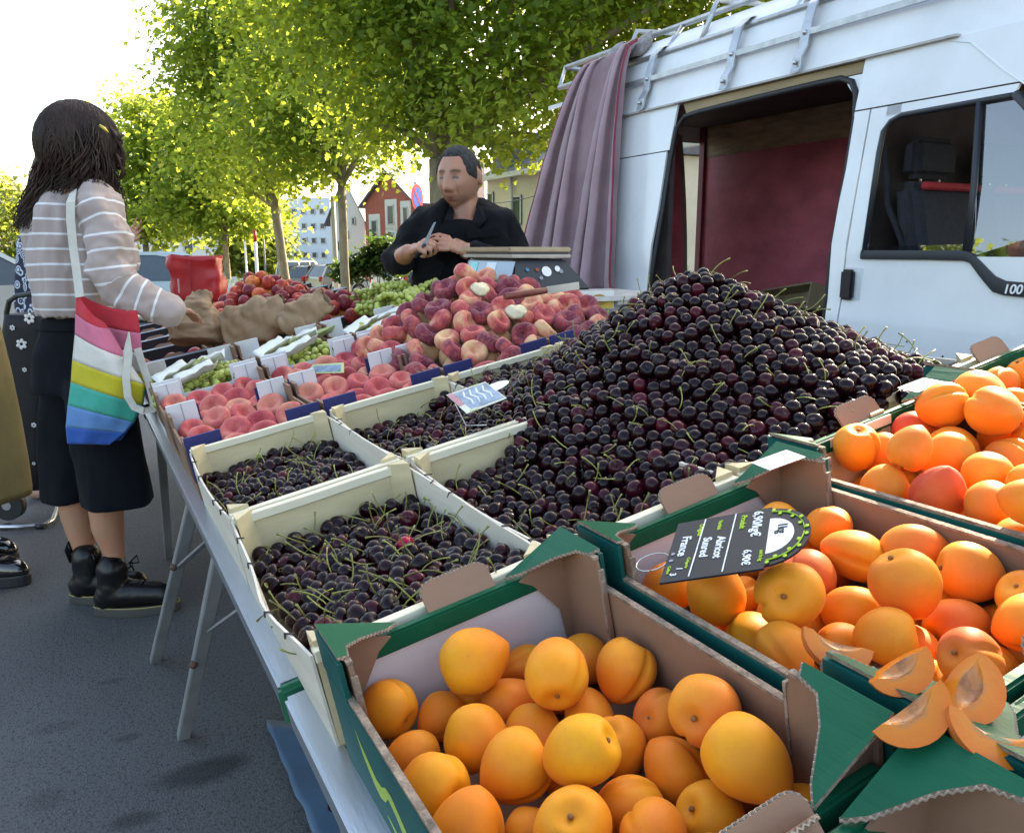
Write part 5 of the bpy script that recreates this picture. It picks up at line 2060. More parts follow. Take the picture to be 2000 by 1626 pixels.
def peach_mat(name, cream, red, dark, lo, hi):
    m, nt, b, out = newmat(name)
    tc = N(nt, 'ShaderNodeTexCoord')
    oi = N(nt, 'ShaderNodeObjectInfo')
    cmb = N(nt, 'ShaderNodeCombineXYZ')
    nt.links.new(math_(nt, 'MULTIPLY', oi.outputs['Random'], 57.0), cmb.inputs[0])
    vm = N(nt, 'ShaderNodeVectorMath', operation='ADD')
    nt.links.new(tc.outputs['Object'], vm.inputs[0])
    nt.links.new(cmb.outputs[0], vm.inputs[1])
    f = noise_fac(nt, 22, 4, .6, vm.outputs[0])
    f2 = noise_fac(nt, 150, 3, .6, vm.outputs[0])
    bl = N(nt, 'ShaderNodeAttribute', attribute_type='OBJECT', attribute_name='blush')
    g = math_(nt, 'ADD', f, math_(nt, 'MULTIPLY_ADD', bl.outputs['Fac'], .62, -.31))
    c = ramp(nt, g, [(lo, cream), (lerp(lo, hi, .5), red), (hi, dark)])
    c = mixcol(nt, math_(nt, 'MULTIPLY', ramp(nt, f2, [(.45, 0.), (.75, 1.)]), .22), c, cream)
    nt.links.new(c, b.inputs['Base Color'])
    b.inputs['Roughness'].default_value = .70
    b.inputs['Specular IOR Level'].default_value = .2
    b.inputs['Sheen Weight'].default_value = .15
    b.inputs['Sheen Roughness'].default_value = .5
    bumpit(nt, b, f2, .06, .002)
    return m


M_flat = peach_mat('flat_peach_skin', (.70, .42, .22), (.52, .085, .085), (.17, .022, .05), .28, .74)
M_flat2 = peach_mat('pink_peach_skin', (.62, .26, .17), (.50, .085, .09), (.33, .035, .06), .25, .85)
M_nect = peach_mat('nectarine_skin', (.75, .30, .06), (.50, .055, .035), (.16, .012, .03), .22, .72)
M_nect.node_tree.nodes['Principled BSDF'].inputs['Roughness'].default_value = .30
M_nect.node_tree.nodes['Principled BSDF'].inputs['Sheen Weight'].default_value = 0


def flat_peach(seed, m):
    R = .034
    prof = [(0, -.011), (.35, -.0155), (.7, -.0165), (.92, -.011), (1.0, -.001), (.95, .0105), (.78, .0170), (.52, .0165), (.30, .0105), (.12, .005), (0, .0035)]
    # smooth the profile by resampling
    n = 24
    rs = []
    pr = []
    for i in range(21):
        q = i / 20 * (len(prof) - 1)
        a = int(min(q, len(prof) - 2))
        t = q - a
        p0, p1, p2, p3 = prof[max(a - 1, 0)], prof[a], prof[a + 1], prof[min(a + 2, len(prof) - 1)]
        f = lambda k: .5 * ((2 * p1[k]) + (-p0[k] + p2[k]) * t + (2 * p0[k] - 5 * p1[k] + 4 * p2[k] - p3[k]) * t * t + (-p0[k] + 3 * p1[k] - 3 * p2[k] + p3[k]) * t ** 3)
        pr.append((max(f(0), .004), f(1)))
    mb = MB()
    for r, z in pr:
        row = []
        for j in range(n):
            a = 2 * pi * j / n
            k = 1 + .06 * noise.noise(V((cos(a) * 1.2 + seed * 4, sin(a) * 1.2, z * 20)))
            d = abs((a + pi) % (2 * pi) - pi)
            k *= 1 - .07 * exp(-(d / .22) ** 2)
            row.append(V((r * R * cos(a) * k, r * R * sin(a) * k, z * (1 + .15 * noise.noise(V((cos(a), sin(a), seed * 3)))))))
        rs.append(row)
    mb.rings(rs, True, True)
    return mb.mesh('flat_peach', m)


FPM = [flat_peach(k, M_flat) for k in range(3)]
FPM2 = [flat_peach(k, M_flat2) for k in range(3)]


def put(me, name, P, Q, s, blush):
    M = Q.to_4x4() @ Matrix.Scale(s, 4)
    M.translation = P
    o = link(name, me, None, M)
    o['blush'] = float(blush)
    return o


# peaches lying in rows in the front boxes
boxn = ['the front box at the table edge', 'the second front box', 'the back box at the table edge', 'the second back box']
bi = 0
for r in (0, 1):
    for k, (u0, u1) in enumerate(((-.01, .278), (.287, .572))):
        v0, v1 = VD[r]
        rowp = []
        for a in range(3):
            for b_ in range(4):
                u = lerp(u0 + .04, u1 - .04, (b_ + .5 * (a % 2) * .5) / 3.2) + rnd(-.006, .006)
                v = lerp(v0 + .055, v1 - .045, a / 2) + rnd(-.008, .008)
                w = TW + LIFT + .036 + a * .006 + rnd(0, .014)
                zdir = SW * rnd(.5, 1.0) + SV * rnd(-.9, -.2) + SU * rnd(-.4, .4)
                o = put(random.choice(FPM2), 'flat_peach', S(u, v, w), rotM(zdir) @ Matrix.Rotation(rnd(0, 6), 3, 'Z'), rnd(1.0, 1.16), rnd(.25, .75))
                tag(o, f"pink flat peach, {ORD[b_ + 1]} from left, {('front', 'middle', 'back')[a]} line of {boxn[bi]}", 'flat peach', 'flat peaches in ' + boxn[bi])
        bi += 1


def heap_spots(hf, box, dmin, n, seed, sink=.5):
    rng = random.Random(seed)
    out = []
    u0, u1, v0, v1 = box
    for _ in range(n):
        u, v = rng.uniform(u0, u1), rng.uniform(v0, v1)
        h = hf(u, v)
        if h is None: continue
        p = V((u, v, h))
        if all((p - q).length > dmin for q in out):
            out.append(p)
    return out


def tier_labels(objs, what, heapname, per_tier):
    """names each fruit by its look, its tier and its place in the tier as seen from the front"""
    q = sorted(objs, key=lambda o: proj(o[0].matrix_basis.translation)[1])
    i, tier = 0, 1
    while i < len(q):
        n = per_tier(tier) if tier < 19 else 99
        grp = sorted(q[i:i + n], key=lambda o: proj(o[0].matrix_basis.translation)[0])
        for k, (o, lk) in enumerate(grp):
            tag(o, f"{lk} {what}, {ORD[min(k + 1, 20)]} from left in the {ORD[tier]} tier of {heapname}")
        i += n
        tier += 1


def fp_heap(u, v):
    d = sqrt(((u - .885) / (1.0 if u < .885 else 1.15)) ** 2 + ((v - 1.47) / (1.12 if v < 1.47 else .85)) ** 2)
    h = .165 * (1 - d / .34)
    base = -.035 if d < .46 else None
    if base is None: return None
    return max(h, base)


sp = heap_spots(fp_heap, (.57, 1.15, 1.02, 1.78), .056, 9000, 5)
objs = []
for p in sp:
    bl = rnd(.22, 1)
    zdir = V((rnd(-.8, .8), rnd(-.9, .2), rnd(.25, 1.0)))
    o = put(random.choice(FPM), 'flat_peach', S(p.x, p.y, p.z - .006), rotM(zdir) @ Matrix.Rotation(rnd(0, 6), 3, 'Z'), rnd(.98, 1.2), bl)
    tag(o, None, 'flat peach', 'flat peaches heaped in front of the scale')
    objs.append((o, 'purple-red' if bl > .75 else 'red-cream' if bl > .4 else 'pale cream-cheeked'))
tier_labels(objs, 'flat peach', 'the flat peach heap', lambda t: 4 + t * 2)
mb = MB()
for p in sp:
    if p.z > -.02:
        mb.ell(S(p.x, p.y + .02, p.z - .055), (.036, .036, .024), rrot(), nu=12, nv=8)
o = link('inner_peaches', mb.mesh('inner_peaches', M_flat))
tag(o, 'flat peaches filling the inside of the flat peach heap', 'flat peaches', None, 'stuff')
# half-eaten / cut peach on the heap
M_pflesh = mat('peach_flesh', (.72, .60, .40), .5, var=.15, vs=60, bump=.3, bs=120)
for (px, py, w, lb) in ((938, 562, .165, 'bitten flat peach showing pale flesh near the top of the heap'), (1008, 606, .11, 'torn flat peach with pale flesh in the middle of the heap')):
    u, v = on(px, py, w)
    mb = MB()
    rs = []
    for i in range(8):
        t = i / 7
        r = .026 * sqrt(max(0.02, 1 - t * t))
        rs.append([(r * cos(a) * (1 + .12 * sin(3 * a)), .019 * t, r * .75 * sin(a)) for a in [2 * pi * k / 16 for k in range(16)]])
    mb.rings(rs, True, False, mi=0)
    rs = [[(k * .026 * cos(a) * (1 + .12 * sin(3 * a)), -.003 * (1 - k) * 3 + .002 * sin(5 * a) * k, k * .75 * .026 * sin(a)) for a in [2 * pi * q / 16 for q in range(16)]] for k in (1, .7, .35, .05)]
    mb.rings(rs, True, True, mi=1)
    M = Matrix.Rotation(rnd(-.4, .1), 4, 'Z') @ Matrix.Rotation(-.5, 4, 'X')
    M.translation = S(u, v, w - .003)
    o = link('cut_flat_peach', mb.mesh('cut_flat_peach', [M_flat, M_pflesh]), None, M)
    o['blush'] = .8
    tag(o, lb, 'flat peach')
# knife left lying on the peaches
u, v = on(1025, 576, .13)
P0, P1 = S(u - .055, v, .138), S(u + .055, v - .012, .130)
t = thing('knife', 'knife with a red-brown wooden handle lying on the peaches under the scale', 'knife', P0)
part('handle', MB().tube([P0, P0.lerp(P1, .3), P0.lerp(P1, .7), P1], [.008, .0095, .009, .0075], 8), mat('red_wood', (.20, .045, .03), .45, var=.3, vs=40), t)
part('blade', MB().bar(P1, P1 + (P1 - P0) * .8, .002, .018), M_steel, t)

# ---- white grape crates
M_grape = mat('grape_skin', (.42, .46, .10), .28, var=.35, vs=50, rand=.35)
M_grape.node_tree.nodes['Principled BSDF'].inputs['Subsurface Weight'].default_value = .25
M_grape.node_tree.nodes['Principled BSDF'].inputs['Subsurface Radius'].default_value = (.01, .01, .003)
M_gstalk = mat('grape_stalk', (.16, .20, .04), .7)
M_paper = mat('white_wrapping_paper', (.70, .72, .68), .7, var=.06, vs=20, bump=.2, bs=30)


def grape_bunch_me(seed):
    rng = random.Random(seed)
    pts = []
    mb = MB()
    for _ in range(700):
        t = rng.random()
        r = .038 * (1 - t * .65)
        a = rng.uniform(0, 2 * pi)
        q = V((t * .13 - .06, r * cos(a), r * sin(a) * .8))
        if all((q - p).length > .0165 for p in pts):
            pts.append(q)
            mb.ell(q, (.0102, .0098, .0112), R=Matrix.Rotation(rng.uniform(0, 3), 3, 'X'), nu=9, nv=6)
    st = MB().tube([(-.10, 0, .02), (-.06, 0, .012), (.02, 0, 0)], [.002, .0022, .001], 5)
    return mb.mesh('berries', M_grape), st.mesh('stalk', M_gstalk)


GRM = [grape_bunch_me(k) for k in range(3)]


def bunch(P, Q, s, label, group):
    M = Q.to_4x4() @ Matrix.Scale(s, 4)
    M.translation = P
    t = thing('grape_bunch', label, 'grapes', M, group)
    a, b_ = random.choice(GRM)
    o = link('berries', a, t)
    o['kind'] = 'stuff'
    link('stalk', b_, t)
    return t


def grape_crate(u0, u1, v0, v1, label, which, w0=TW + .03):
    w, l = u1 - u0, v1 - v0
    t = thing('grape_crate', label, 'crate', smat((u0 + u1) / 2, (v0 + v1) / 2, w0), 'white grape crates')
    P = local_part(t)
    X, Y = w / 2, l / 2
    P('base', MB().box((0, 0, -.0115), (w - .004, l - .004, .034)), M_whitec)
    for s in (1, -1):
        P('side_wall', MB().box((s * (X - .003), 0, .045), (.005, l - .01, .08)), M_brown)
        P('end_wall', MB().box((0, s * (Y - .003), .042), (w - .012, .005, .076)), M_whitec)
        for e in (1, -1):
            tb = P('corner_tab', MB().box((s * (X - .040), e * (Y - .0005), .068), (.076, .005, .122)), M_whitec, bevel=.001)
            P('corner_side', MB().box((s * (X - .0035), e * (Y - .035), .066), (.006, .062, .118)), M_brown)
            if e < 0:
                yy = -Y - .0036
                if s < 0:                                   # small grey stamp
                    mb = MB()
                    for x0, z0, dx, dz in ((-.012, .112, .026, .003), (-.012, .086, .026, .003), (-.024, .099, .003, .026), (0.0, .099, .003, .026)):
                        mb.box((-X + .05 + x0 + .012, yy, z0), (dx, .0008, dz))
                    mb.tube([(-X + .05 + .009 * cos(a), yy, .099 + .007 * sin(a)) for a in [k * .6 for k in range(10)]], .0014, 4)
                    P('printed_stamp', mb, M_gryink, par=tb)
                else:                                       # green and red marks
                    mb = MB()
                    for dx, dz, r in ((-.018, .095, .007), (-.010, .098, .006), (-.014, .102, .006), (-.022, .099, .005)):
                        mb.tube([(X - .045 + dx, yy + .0004, dz), (X - .045 + dx, yy - .0006, dz)], r, 10)
                    P('green_mark', mb, M_gprint, par=tb)
                    mb = MB().add([(X - .036, yy, .106), (X - .026, yy, .112), (X - .022, yy, .118), (X - .024, yy, .104), (X - .030, yy, .097)], [(0, 4, 3, 2, 1)])
                    P('red_mark', mb, M_rprint, par=tb)
    return t


VF = (1.675, 2.09)
UF = [(-.01, .28), (.29, .575), (.585, .865)]
fl_ = ['white grape crate at the table edge with wrapped bunches', 'second white grape crate from the table edge', 'third white grape crate, beside the flat peach heap']
for k, (u0, u1) in enumerate(UF):
    grape_crate(u0, u1, VF[0], VF[1], fl_[k], k)
    pos = [(.25, .2, 'front left'), (.72, .25, 'front right'), (.3, .62, 'back left'), (.75, .7, 'back right'), (.5, .45, 'middle')]
    for j, (a, b_, pl) in enumerate(pos):
        bunch(S(lerp(u0, u1, a), lerp(VF[0], VF[1], b_), TW + .098 + (.018 if pl == 'middle' else 0)), SROT @ Matrix.Rotation(rnd(0, 6.28), 3, 'Z'), rnd(1, 1.15), f"green grape bunch at the {pl} of the {('first', 'second', 'third')[k]} white grape crate", 'green grape bunches')
    for j, (a, b_, ang, nmj) in enumerate(((.28, .42, .5, 'left'), (.62, .55, -.3, 'back right'), (.45, .15, .2, 'front'))):
        P = []
        c0 = (lerp(u0, u1, a), lerp(VF[0], VF[1], b_))
        for i in range(9):
            row = []
            for q in range(7):
                x, y = (i / 8 - .5) * .115, (q / 6 - .5) * .07
                z = .026 * abs(q / 6 - .5) * 2 - .004 + .008 * noise.noise(V((i * .5 + k * 7, q * .5, j * 3.1))) + .022 * (i / 8)
                row.append(S(c0[0] + x * cos(ang) - y * sin(ang), c0[1] + x * sin(ang) + y * cos(ang), TW + .128 + z))
            P.append(row)
        o = single('wrapping_paper', MB().grid(P), M_paper, f"white paper round grapes, {nmj} sheet of the {('first', 'second', 'third')[k]} grape crate", 'paper', 'white paper sheets round the grapes', base=S(*c0, TW + .09))
        o.modifiers.new('t', 'SOLIDIFY').thickness = .0008
# loose grape heap to the right
for j in range(11):
    u, v = .90 + .075 * (j % 3) + rnd(-.02, .02), 2.12 + .13 * (j // 3) + rnd(-.02, .02)
    bunch(S(u, v, -.02 + .05 * exp(-((u - .97) / .1) ** 2 - ((v - 2.35) / .25) ** 2) + .028 * (j % 2)), SROT @ Matrix.Rotation(rnd(0, 6.28), 3, 'Z'), 1.15, f"green grape bunch, {ORD[j + 1]} from the front in the loose grape heap", 'loose green grape bunches')
# ---- black nectarine trays
M_trayin = mat('tray_card', (.25, .16, .10), .75, var=.2, vs=10)


def black_tray(u0, u1, v0, v1, label, front=True, letters=False, w0=TW, n=4):
    w, l, h = u1 - u0, v1 - v0, .10
    t = thing('nectarine_tray', label, 'tray', smat((u0 + u1) / 2, (v0 + v1) / 2, w0), 'black cardboard nectarine trays')
    P = local_part(t)
    X, Y = w / 2, l / 2
    P('base', MB().box((0, 0, .003), (w - .004, l - .004, .005)), M_trayin)
    for s in (1, -1):
        P('side_wall', MB().box((s * (X - .003), 0, .042), (.005, l - .01, .078)), M_trayin)
        e = P('end_wall', MB().box((0, s * (Y - .003), h / 2), (w - .004, .005, h)), M_blackc)
        P('rim', MB().box((0, s * (Y - .004), h + .0016), (w - .004, .010, .003)), M_ltbl, par=e)
        P('corner_piece', MB().box((s * (X - .005), -Y + .03, .055), (.008, .05, .105)), M_trayin)
    pts = [(-.038, 0), (.038, 0), (.036, .02), (.024, .027), (-.024, .027), (-.036, .02)]
    P('handle_flap', MB().slab(pts, .004, Matrix.Translation((0, -Y - .001, h - .012)) @ Matrix.Rotation(RAD(62), 4, 'X')), M_brown)
    if letters:
        P('printed_band', MB().box((X * .3, -Y - .0012, .030), (w * .62, .001, .028)), M_mag)
        M = Matrix(((1, 0, 0, -.005), (0, 0, -1, -Y - .002), (0, 1, 0, .036), (0, 0, 0, 1)))
        P('lettering', text_mb('DES', .030, M, shear=.2), M_ink)
    return t


vv = [2.16, 2.53, 2.90, 3.27, 3.64, 4.01]
rown = ['first', 'second', 'third', 'fourth', 'fifth', 'sixth']
nects = []
for i, v in enumerate(vv):
    for k, (u0, u1) in enumerate(((-.01, .275), (.285, .57), (.58, .865), (.875, 1.15))):
        if (k == 3 and i < 2) or (k == 0 and i > 4): continue
        black_tray(u0, u1, v, v + .355, f"black nectarine tray, {rown[i]} row behind the grapes, {('at the table edge', 'second from table edge', 'third from table edge', 'at the vendor side')[k]}", letters=(k == 1 and i == 0) or (k == 0 and i == 0))
        if k < 2:
            for q in range(6):
                nects.append((lerp(u0 + .05, u1 - .05, (q % 3) / 2), lerp(v + .08, v + .28, q // 3), TW + .052, f"{rown[i]} row tray, {('at the table edge', 'second from the edge')[k]}"))


def round_peach(seed):
    mb = apricot_mesh(1.0, .98, .06, seed + 10)
    for p in mb.v: p *= 1.33
    return mb.mesh('nectarine', M_nect)


NCM = [round_peach(k) for k in range(3)]
for k, (u, v, w, tn) in enumerate(nects):
    o = put(random.choice(NCM), 'nectarine', S(u + rnd(-.01, .01), v + rnd(-.01, .01), w), rrot(), rnd(.92, 1.05), rnd(.3, .9))
    tag(o, f"nectarine, {('front left', 'front middle', 'front right', 'back left', 'back middle', 'back right')[k % 6]} one in the {tn}", 'nectarine', 'nectarines lying in the black trays')


def nheap(cu, cv, R, H):
    def f(u, v):
        d = sqrt((u - cu) ** 2 + ((v - cv) / 1.15) ** 2)
        return max(H * (1 - d / R), -.03) if d < R * 1.25 else None
    return f


for hn, (cu, cv, R, H, box, sd) in {'the big nectarine heap': (.66, 3.42, .27, .165, (.36, .96, 3.02, 3.85), 8), 'the small nectarine heap': (.80, 2.72, .15, .075, (.64, .96, 2.50, 2.95), 9)}.items():
    sp = heap_spots(nheap(cu, cv, R, H), box, .060, 5000, sd)
    objs = []
    for p in sp:
        bl = rnd(.2, 1) if 'big' in hn else rnd(.6, 1)
        o = put(random.choice(NCM), 'nectarine', S(p.x, p.y, p.z - .008), rrot(), rnd(.95, 1.1), bl)
        tag(o, None, 'nectarine', 'nectarines in ' + hn)
        objs.append((o, 'dark red' if bl > .7 else 'orange-cheeked' if bl < .42 else 'red'))
    tier_labels(objs, 'nectarine', hn, lambda t: 3 + t * 2)
    mb = MB()
    for p in sp:
        if p.z > 0:
            mb.ell(S(p.x, p.y + .02, p.z - .062), .034, nu=12, nv=8)
    if mb.v:
        o = link('inner_nectarines', mb.mesh('inner_nectarines', M_nect))
        tag(o, 'nectarines filling the inside of ' + hn, 'nectarines', None, 'stuff')
# pears beside the red bag
M_pear = mat('pear_skin', (.50, .45, .06), .45, var=.25, vs=40)
t = black_tray(.38, .66, 4.32, 4.62, 'black tray of yellow-green pears beside the red shopping bag')
mb = MB()
rs = []
for z, r in ((-.03, .006), (-.026, .02), (-.010, .029), (.008, .026), (.026, .016), (.04, .011), (.046, .004)):
    rs.append([(r * cos(a), r * sin(a), z) for a in [2 * pi * k / 14 for k in range(14)]])
mb.rings(rs)
pme = mb.mesh('pear', M_pear)
for k in range(7):
    o = put(pme, 'pear', S(.42 + .06 * (k % 4) + .02 * (k // 4), 4.38 + .10 * (k // 4), -.012 + .01 * (k % 2)), rotM(V((rnd(-1, 1), rnd(-1, 1), .3))), 1.1, 0)
    tag(o, f"yellow-green pear, {ORD[k % 4 + 1]} from the left in the {('front', 'back')[k // 4]} line by the red bag", 'pear', 'pears by the red bag')

# ---- brown paper bags
M_kraft = mat('kraft_paper', (.36, .235, .135), .8, var=.25, vs=9, bump=.35, bs=14)


def crumple(P, s, a):
    return a * (noise.noise(P * s) + .5 * noise.noise(P * s * 2.3)) + a * .8 * abs(noise.noise(P * s * .8 + V((7, 1, 2))))


def paper_bag(stations, label, seed, flat=.38, n=72):
    """stations: (centre, half width, half thickness) along the bag"""
    mb = MB()
    rs = []
    m = 40
    axis = (stations[-1][0] - stations[0][0]).normalized()
    for i in range(m + 1):
        q = i / m * (len(stations) - 1)
        a = min(int(q), len(stations) - 2)
        t = q - a
        c = stations[a][0].lerp(stations[a + 1][0], t)
        hw = lerp(stations[a][1], stations[a + 1][1], t)
        ht = lerp(stations[a][2], stations[a + 1][2], t)
        side = axis.cross(FWD).normalized()
        dep = side.cross(axis).normalized()
        row = []
        for j in range(n):
            an = 2 * pi * j / n
            cx, sx = cos(an), sin(an)
            x = hw * (abs(cx) ** .7) * (1 if cx > 0 else -1)
            y = ht * (abs(sx) ** .8) * (1 if sx > 0 else -1)
            p = c + side * x + dep * y
            k = crumple(p + V((seed, 0, 0)), 16, .016)
            k += -.010 * max(0, .35 - abs(noise.noise(p * 13 + V((seed * 3, 5, 0))))) * 2.2 + .008 * abs(noise.noise(p * 34))
            p += (side * cx + dep * sx) * k + axis * .008 * noise.noise(p * 20)
            if i == m: p += axis * .014 * noise.noise(V((an * 2.2, seed, 1)))
            row.append(p)
        rs.append(row)
    mb.rings(rs, True, False)
    mb.f.append([j for j in range(n)][::-1])
    mb.mi.append(0)
    mb.sm.append(False)
    o = single('paper_bag', mb, M_kraft, label, 'paper bag', 'brown paper bags', base=stations[0][0])
    sm_ = o.modifiers.new('t', 'SOLIDIFY')
    sm_.thickness = .0012
    sm_.offset = -1
    return o


def bagpts(lst):
    return [(at(x, y, d), hw, ht) for x, y, d, hw, ht in lst]


paper_bag(bagpts(((384, 668, 3.12, .098, .06), (384, 640, 3.12, .108, .07), (384, 612, 3.13, .078, .05), (386, 590, 3.14, .048, .030), (390, 570, 3.15, .036, .018))), 'upright crumpled brown paper bag with a gathered top, nearest the woman', 1)
paper_bag(bagpts(((448, 650, 3.1, .082, .05), (480, 640, 3.1, .086, .055), (520, 622, 3.08, .082, .05), (562, 606, 3.06, .064, .03))), 'brown paper bag lying on its side in front of the nectarine heap', 4)
paper_bag(bagpts(((560, 640, 3.0, .05, .04), (585, 622, 3.0, .055, .04), (612, 600, 2.98, .050, .03), (638, 583, 2.97, .046, .02))), 'smaller brown paper bag leaning between the two nectarine heaps', 8)

# ---- red shopping bag
M_redbag = mat('red_bag_plastic', (.50, .022, .028), .38, var=.15, vs=8, bump=.25, bs=9)
c0 = at(388, 588, 4.55)
t = thing('red_shopping_bag', 'red plastic shopping bag with white lettering standing on the far end of the stall', 'bag', c0)
rt = RGT
fd = V((FWD.x, FWD.y, 0)).normalized()
rs = []
n = 32
for i in range(13):
    q = i / 12
    row = []
    for j in range(n):
        an = 2 * pi * j / n
        cx, sx = cos(an), sin(an)
        x = .137 * (abs(cx) ** .4) * (1 if cx > 0 else -1) * (1 - .05 * q)
        y = .075 * (abs(sx) ** .5) * (1 if sx > 0 else -1)
        p = c0 + rt * x + fd * y + V((0, 0, .245 * q))
        p += (rt * cx + fd * sx) * crumple(p, 13, .020) + V((0, 0, .035 * noise.noise(V((an * 1.5, 2, 2))) * q))
        row.append(p)
    rs.append(row)
mb = MB().rings(rs, True, False)
o = part('body', mb, M_redbag, t)
o.modifiers.new('t', 'SOLIDIFY').thickness = .002
Mv = Matrix((-UPV * -1, -rt, -fd)).transposed().to_4x4()
Mt_ = Matrix((V((0, 0, 1)), -rt, -fd)).transposed().to_4x4()
Mt_.translation = c0 - rt * .062 - fd * .092 + V((0, 0, .05))
part('lettering', text_mb('BOULANGER', .026, Mt_) if False else text_mb('nnnnnnn', .022, Mt_), M_ink, t, label='narrow column of white print too small to read')
mb = MB().tube([c0 - rt * .0 - fd * .088 + V((0, 0, z)) for z in (.01, .1, .23)], .003, 5)
part('seam', mb, M_redcloth, t)

# ---- scale on its counter behind the peach heap
C0 = at(1000, 503, 2.42)
Xs, Ys = C0.x, C0.y
Xe = ony(1112, 503, Ys).x
Ye = onx(908, 503, Xs).y
zt = C0.z
zb = zt - .098
ex = .062
M_scale = mat('scale_plastic', (.022, .026, .032), .38, var=.1)
M_lcd = mat('lcd_glass', (.26, .36, .46), .18, var=.06)
t = thing('weighing_scale', 'black market scale with a steel platter on the counter behind the flat peaches', 'scale', ((Xs + Xe) / 2, (Ys + Ye) / 2, zb))
mb = MB().hexa([(Xs - .018, Ys - .035, zb), (Xe + ex, Ys - .035, zb), (Xe + ex, Ye, zb), (Xs - .018, Ye, zb), (Xs + .012, Ys + .012, zt - .004), (Xe - .01, Ys + .012, zt - .004), (Xe - .01, Ye, zt - .004), (Xs + .012, Ye, zt - .004)])
part('body', mb, M_scale, t, bevel=.006, seg=2)
mb = MB().box(((Xs + Xe) / 2, (Ys + Ye) / 2, zt + .004), (Xe - Xs + .01, Ye - Ys + .01, .010))
part('platter_tray', mb, mat('tray_steel', (.36, .36, .36), .35, metal=.9), t, bevel=.003, seg=2)
mb = MB().box(((Xs + Xe) / 2 - .004, (Ys + Ye) / 2, zt + .024), (Xe - Xs + .016, Ye - Ys + .012, .014))
mb2 = MB().box(((Xs + Xe) / 2, (Ys + Ye) / 2, zt + .013), (Xe - Xs - .006, Ye - Ys - .006, .010))
part('platter_core', mb2, mat('platter_dark', (.06, .06, .06), .5), t)
part('platter', mb, mat('brushed_steel', (.34, .30, .24), .3, metal=.9, var=.1, vs=30), t, bevel=.004, seg=2)
mb = MB()
def leftface(yf, zf): return V((lerp(Xs - .018, Xs + .012, zf) - .0015, lerp(Ys - .03, Ye, yf), lerp(zb, zt - .004, zf)))
for (y0, y1, z0, z1, m_, nm_) in ((.06, .94, .16, .92, M_lcd, 'display'), (.74, .88, .35, .88, mat('lcd_cyan', (.10, .55, .55), .3, var=0), 'display_field'), (.38, .56, .14, .88, mat('lcd_pale', (.55, .68, .78), .25, var=0), 'display_field')):
    off = V((-.001 if nm_ == 'display' else -.002, 0, 0))
    mb = MB().add([leftface(y0, z0) + off, leftface(y1, z0) + off, leftface(y1, z1) + off, leftface(y0, z1) + off], [(0, 3, 2, 1)])
    part(nm_, mb, m_, t)
def frontface(xf, zf): return V((lerp(lerp(Xs - .018, Xs + .012, zf), lerp(Xe + ex, Xe - .01, zf), xf), lerp(Ys - .035, Ys + .012, zf) - .002, lerp(zb, zt - .004, zf)))
for xf, zf, r, m_, nm_ in ((.52, .60, .0165, M_ink, 'round_sticker'), (.72, .68, .0095, M_ink, 'small_sticker'), (.755, .60, .007, M_gryink, 'small_sticker'), (.22, .66, .006, mat('blue_dot', (.05, .2, .35), .4), 'button'), (.38, .66, .006, mat('red_dot', (.3, .05, .03), .4), 'button'), (.40, .40, .006, M_gryink, 'button')):
    p = frontface(xf, zf)
    nrm = V((0, -.9, .43))
    mb = MB().tube([p, p + nrm.normalized() * .0015], r, 16)
    part(nm_, mb, m_, t)
for x in (Xs + .05, Xe - .03):
    for y in (Ys + .01, Ye - .03):
        mb = MB().tube([(x, y, zb - .020), (x, y, zb - .010), (x, y, zb + .003)], [.019, .014, .014], 10)
        part('foot', mb, M_blackpl, t)
ct = thing('counter', 'small metal counter under the scale with a paper bag roll at its front', 'counter', ((Xs + Xe) / 2, Ys + .2, 0))
zc = zb - .020
mb = MB().box(((Xs + Xe) / 2 + .17, Ys + .16, zc - .007), (Xe - Xs + .50, .46, .014))
part('counter_top', mb, M_alu, ct)
mb = MB().box(((Xs + Xe) / 2 + .17, Ys + .17, zc - .34), (Xe - Xs + .46, .42, .64))
part('cabinet', mb, mat('grey_sheet_metal', (.30, .31, .33), .5, metal=.3, var=.2, dirt=.4), ct)
Yf = Ys - .045
p = ony(1160, 586, Yf)
t = thing('paper_bag_stack', 'stack of printed paper bags with a yellow panel on the counter front beside the scale', 'bag stack', p)
mb = MB().box((p.x, Yf, p.z), (.14, .012, .055))
part('stack', mb, M_paper, t)
mb = MB().box((p.x, Yf - .007, p.z - .012), (.134, .002, .028))
part('yellow_panel', mb, mat('yellow_print', (.55, .42, .05), .5, var=.1), t)
mb = MB().tube([(p.x + .012, Yf - .0085, p.z), (p.x + .012, Yf - .0095, p.z)], .018, 16)
mb.v = [V((q.x if abs(q.x - p.x - .012) < 1e-6 else p.x + .012 + (q.x - p.x - .012) * 1.7, q.y, q.z)) for q in mb.v]
part('printed_oval', mb, mat('ochre_print', (.40, .22, .02), .5), t)
p = ony(1225, 588, Yf)
single('paper_roll', MB().tube([(p.x - .045, Yf, p.z), (p.x + .045, Yf, p.z)], .014, 14), M_whitec, 'small white paper roll on the counter beside the cherry heap', 'paper roll', base=p)

